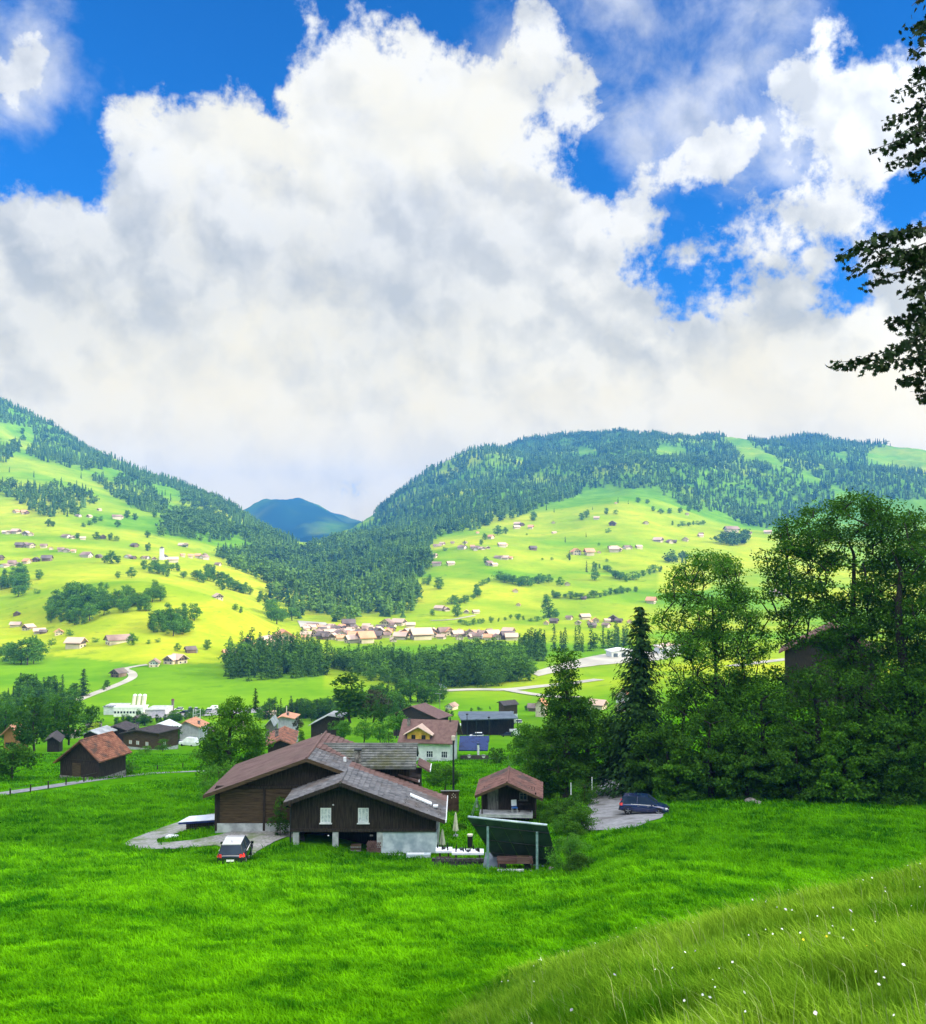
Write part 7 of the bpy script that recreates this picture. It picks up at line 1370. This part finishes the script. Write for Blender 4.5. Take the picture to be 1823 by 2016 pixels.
blades('meadow_tufts', 'tufted green grass of the fields behind the farmhouse', X, Y, np.clip(.22+.45*fbm(X/2.6, Y/2.6, 3, 67)+r.uniform(0, .1, len(X)), .1, .6), .06+Y*.0006, GB, 10, .4, var=.45+1.1*fbm(X/5, Y/5, 3, 68))
X, Y, r = spread(230000, 3.2, 42, 500, 2150, 3); dlt = bank(X, Y)-meadow(X, Y); k = (dlt+1.2*fbm(X/1.5, Y/1.5, 3, 7) > -.1); X, Y = X[k], Y[k]
blades('tall_grass', 'tall unmown grass of the near bank', X, Y, np.clip(.17+.30*fbm(X/.7, Y/.7, 3, 64)+r.uniform(-.05, .08, len(X)), .06, .38), .0035+Y*.00055, GT, 4, .35, (-.22, .0), var=.36+1.7*fbm(X/1.6, Y/1.6, 3, 65))
X, Y, r = spread(1500, 3.5, 34, 560, 2150, 5); k = (bank(X, Y)-meadow(X, Y) > .1); X, Y = X[k], Y[k]; n = len(X)
GS = mat('grass_seed', (.20, .26, .08), (.38, .42, .18), 2, attr=True)
blades('grass_stems', 'pale flowering grass stems standing above the bank', X, Y, r.uniform(.30, .52, n), .002+Y*.0003, GS, 6, .22, (-.3, 0))
# flowers of the bank
def flowers(name, label, n, seed, m, size, amin, h0, h1, y0=3.6, y1=26, cl=None):
    X, Y, r = spread(n, y0, y1, amin, 2050, seed); k = (bank(X, Y)-meadow(X, Y) > .15) & (fbm(X/1.2, Y/1.2, 2, seed) > (-.1 if cl is None else cl)); X, Y = X[k], Y[k]; n = len(X); Z = terr(X, Y); V = []; F = []; T = []
    for i in range(n):
        h = r.uniform(h0, h1); c = np.array([X[i]-.2*h, Y[i], Z[i]+h]); s = size*r.uniform(.45, 1.3)*(1+Y[i]*.03); u = np.array([1, 0, r.normal(0, .3)]); v = np.array([r.normal(0, .3), .75, .65]); b = len(V)
        for q in range(8): a = q*math.pi/4; k_ = s*(1 if q % 2 else .85); V.append(c+u*math.cos(a)*k_+v*math.sin(a)*k_)
        F.append(list(range(b, b+8)))
        st = .0025; b = len(V); V += [np.array([X[i]-st, Y[i], Z[i]]), np.array([X[i]+st, Y[i], Z[i]]), c+np.array([st, .004, 0]), c-np.array([st, -.004, 0])]; T.append([b, b+1, b+2, b+3])
    me = npmesh(name, np.array(V), [np.array(F), np.array(T)], None, mats=[m, GT], mi=[0]*len(F)+[1]*len(T)); return tag(obj(name, me), label, 'flowers', None, 'stuff')
flowers('white_flowers', 'small white daisies scattered through the tall grass', 170, 71, mat('petal_white', (.70, .70, .64), (.82, .82, .78), 5, trans=.2), .0072, 900, .16, .32)
flowers('yellow_flowers', 'few yellow buttercups in the lower right of the tall grass', 40, 72, mat('petal_yellow', (.80, .55, .01), (.85, .65, .03), 5), .009, 1350, .16, .3, y1=9, cl=.12)
flowers('lilac_flowers', 'pale lilac flower heads in the tall grass', 40, 73, mat('petal_lilac', (.38, .32, .44), (.5, .44, .55), 5), .010, 1100, .16, .3, y1=14)
# ---------------------------------------------------------------- air
def haze():
    o = MB().box((0, 2900, 195), (13000, 7600, 620)).build('haze', HM()); tag(o, 'thin blue evening haze filling the valley', 'haze', None, 'stuff')
    return o
def HM():
    m = bpy.data.materials.new('haze'); m.use_nodes = True; N = NT(m.node_tree); N.n.clear(); v = N.new('ShaderNodeVolumePrincipled')
    v.inputs['Color'].default_value = (.10, .38, 1., 1); v.inputs['Density'].default_value = HAZE; v.inputs['Anisotropy'].default_value = .0
    N.l.new(v.outputs[0], N.new('ShaderNodeOutputMaterial').inputs['Volume']); return m
HAZE = 1.1e-4
haze()

# ---------------------------------------------------------------- tell the members of small groups apart
ONES = 'first second third fourth fifth sixth seventh eighth ninth tenth eleventh twelfth thirteenth fourteenth fifteenth sixteenth seventeenth eighteenth nineteenth'.split()
TENS = {20: 'twentieth', 30: 'thirtieth', 40: 'fortieth', 50: 'fiftieth', 60: 'sixtieth', 70: 'seventieth'}; TW = {20: 'twenty', 30: 'thirty', 40: 'forty', 50: 'fifty', 60: 'sixty', 70: 'seventy'}
def ordinal(n): return ONES[n-1] if n < 20 else TENS[n] if n % 10 == 0 else TW[n//10*10]+'-'+ONES[n % 10-1]
def relabel():
    G = {}
    for o in SC.objects:
        if o.parent is None and o.get('group') and o.get('label'): G.setdefault((o['group'], o['label']), []).append(o)
    for (g, l), m in G.items():
        house = m[0].get('category') == 'house'
        if len(m) < 2 or (len(m) > 16 and not house) or m[0].name.startswith(('bottle', 'bowl')): continue
        m.sort(key=lambda o: o.location.x/o.location.y); n = len(m)
        if len(l.split()) > 12: print('LONG', l)
        for i, o in enumerate(m):
            if n == 2: w = ('left one of two, ', 'right one of two, ')[i]
            else: w = 'leftmost, ' if i == 0 else 'rightmost, ' if i == n-1 else ordinal(i+1)+' from the left, ' if i < n/2 or n < 5 else ordinal(n-i)+' from the right, '
            o['label'] = w+l
relabel()
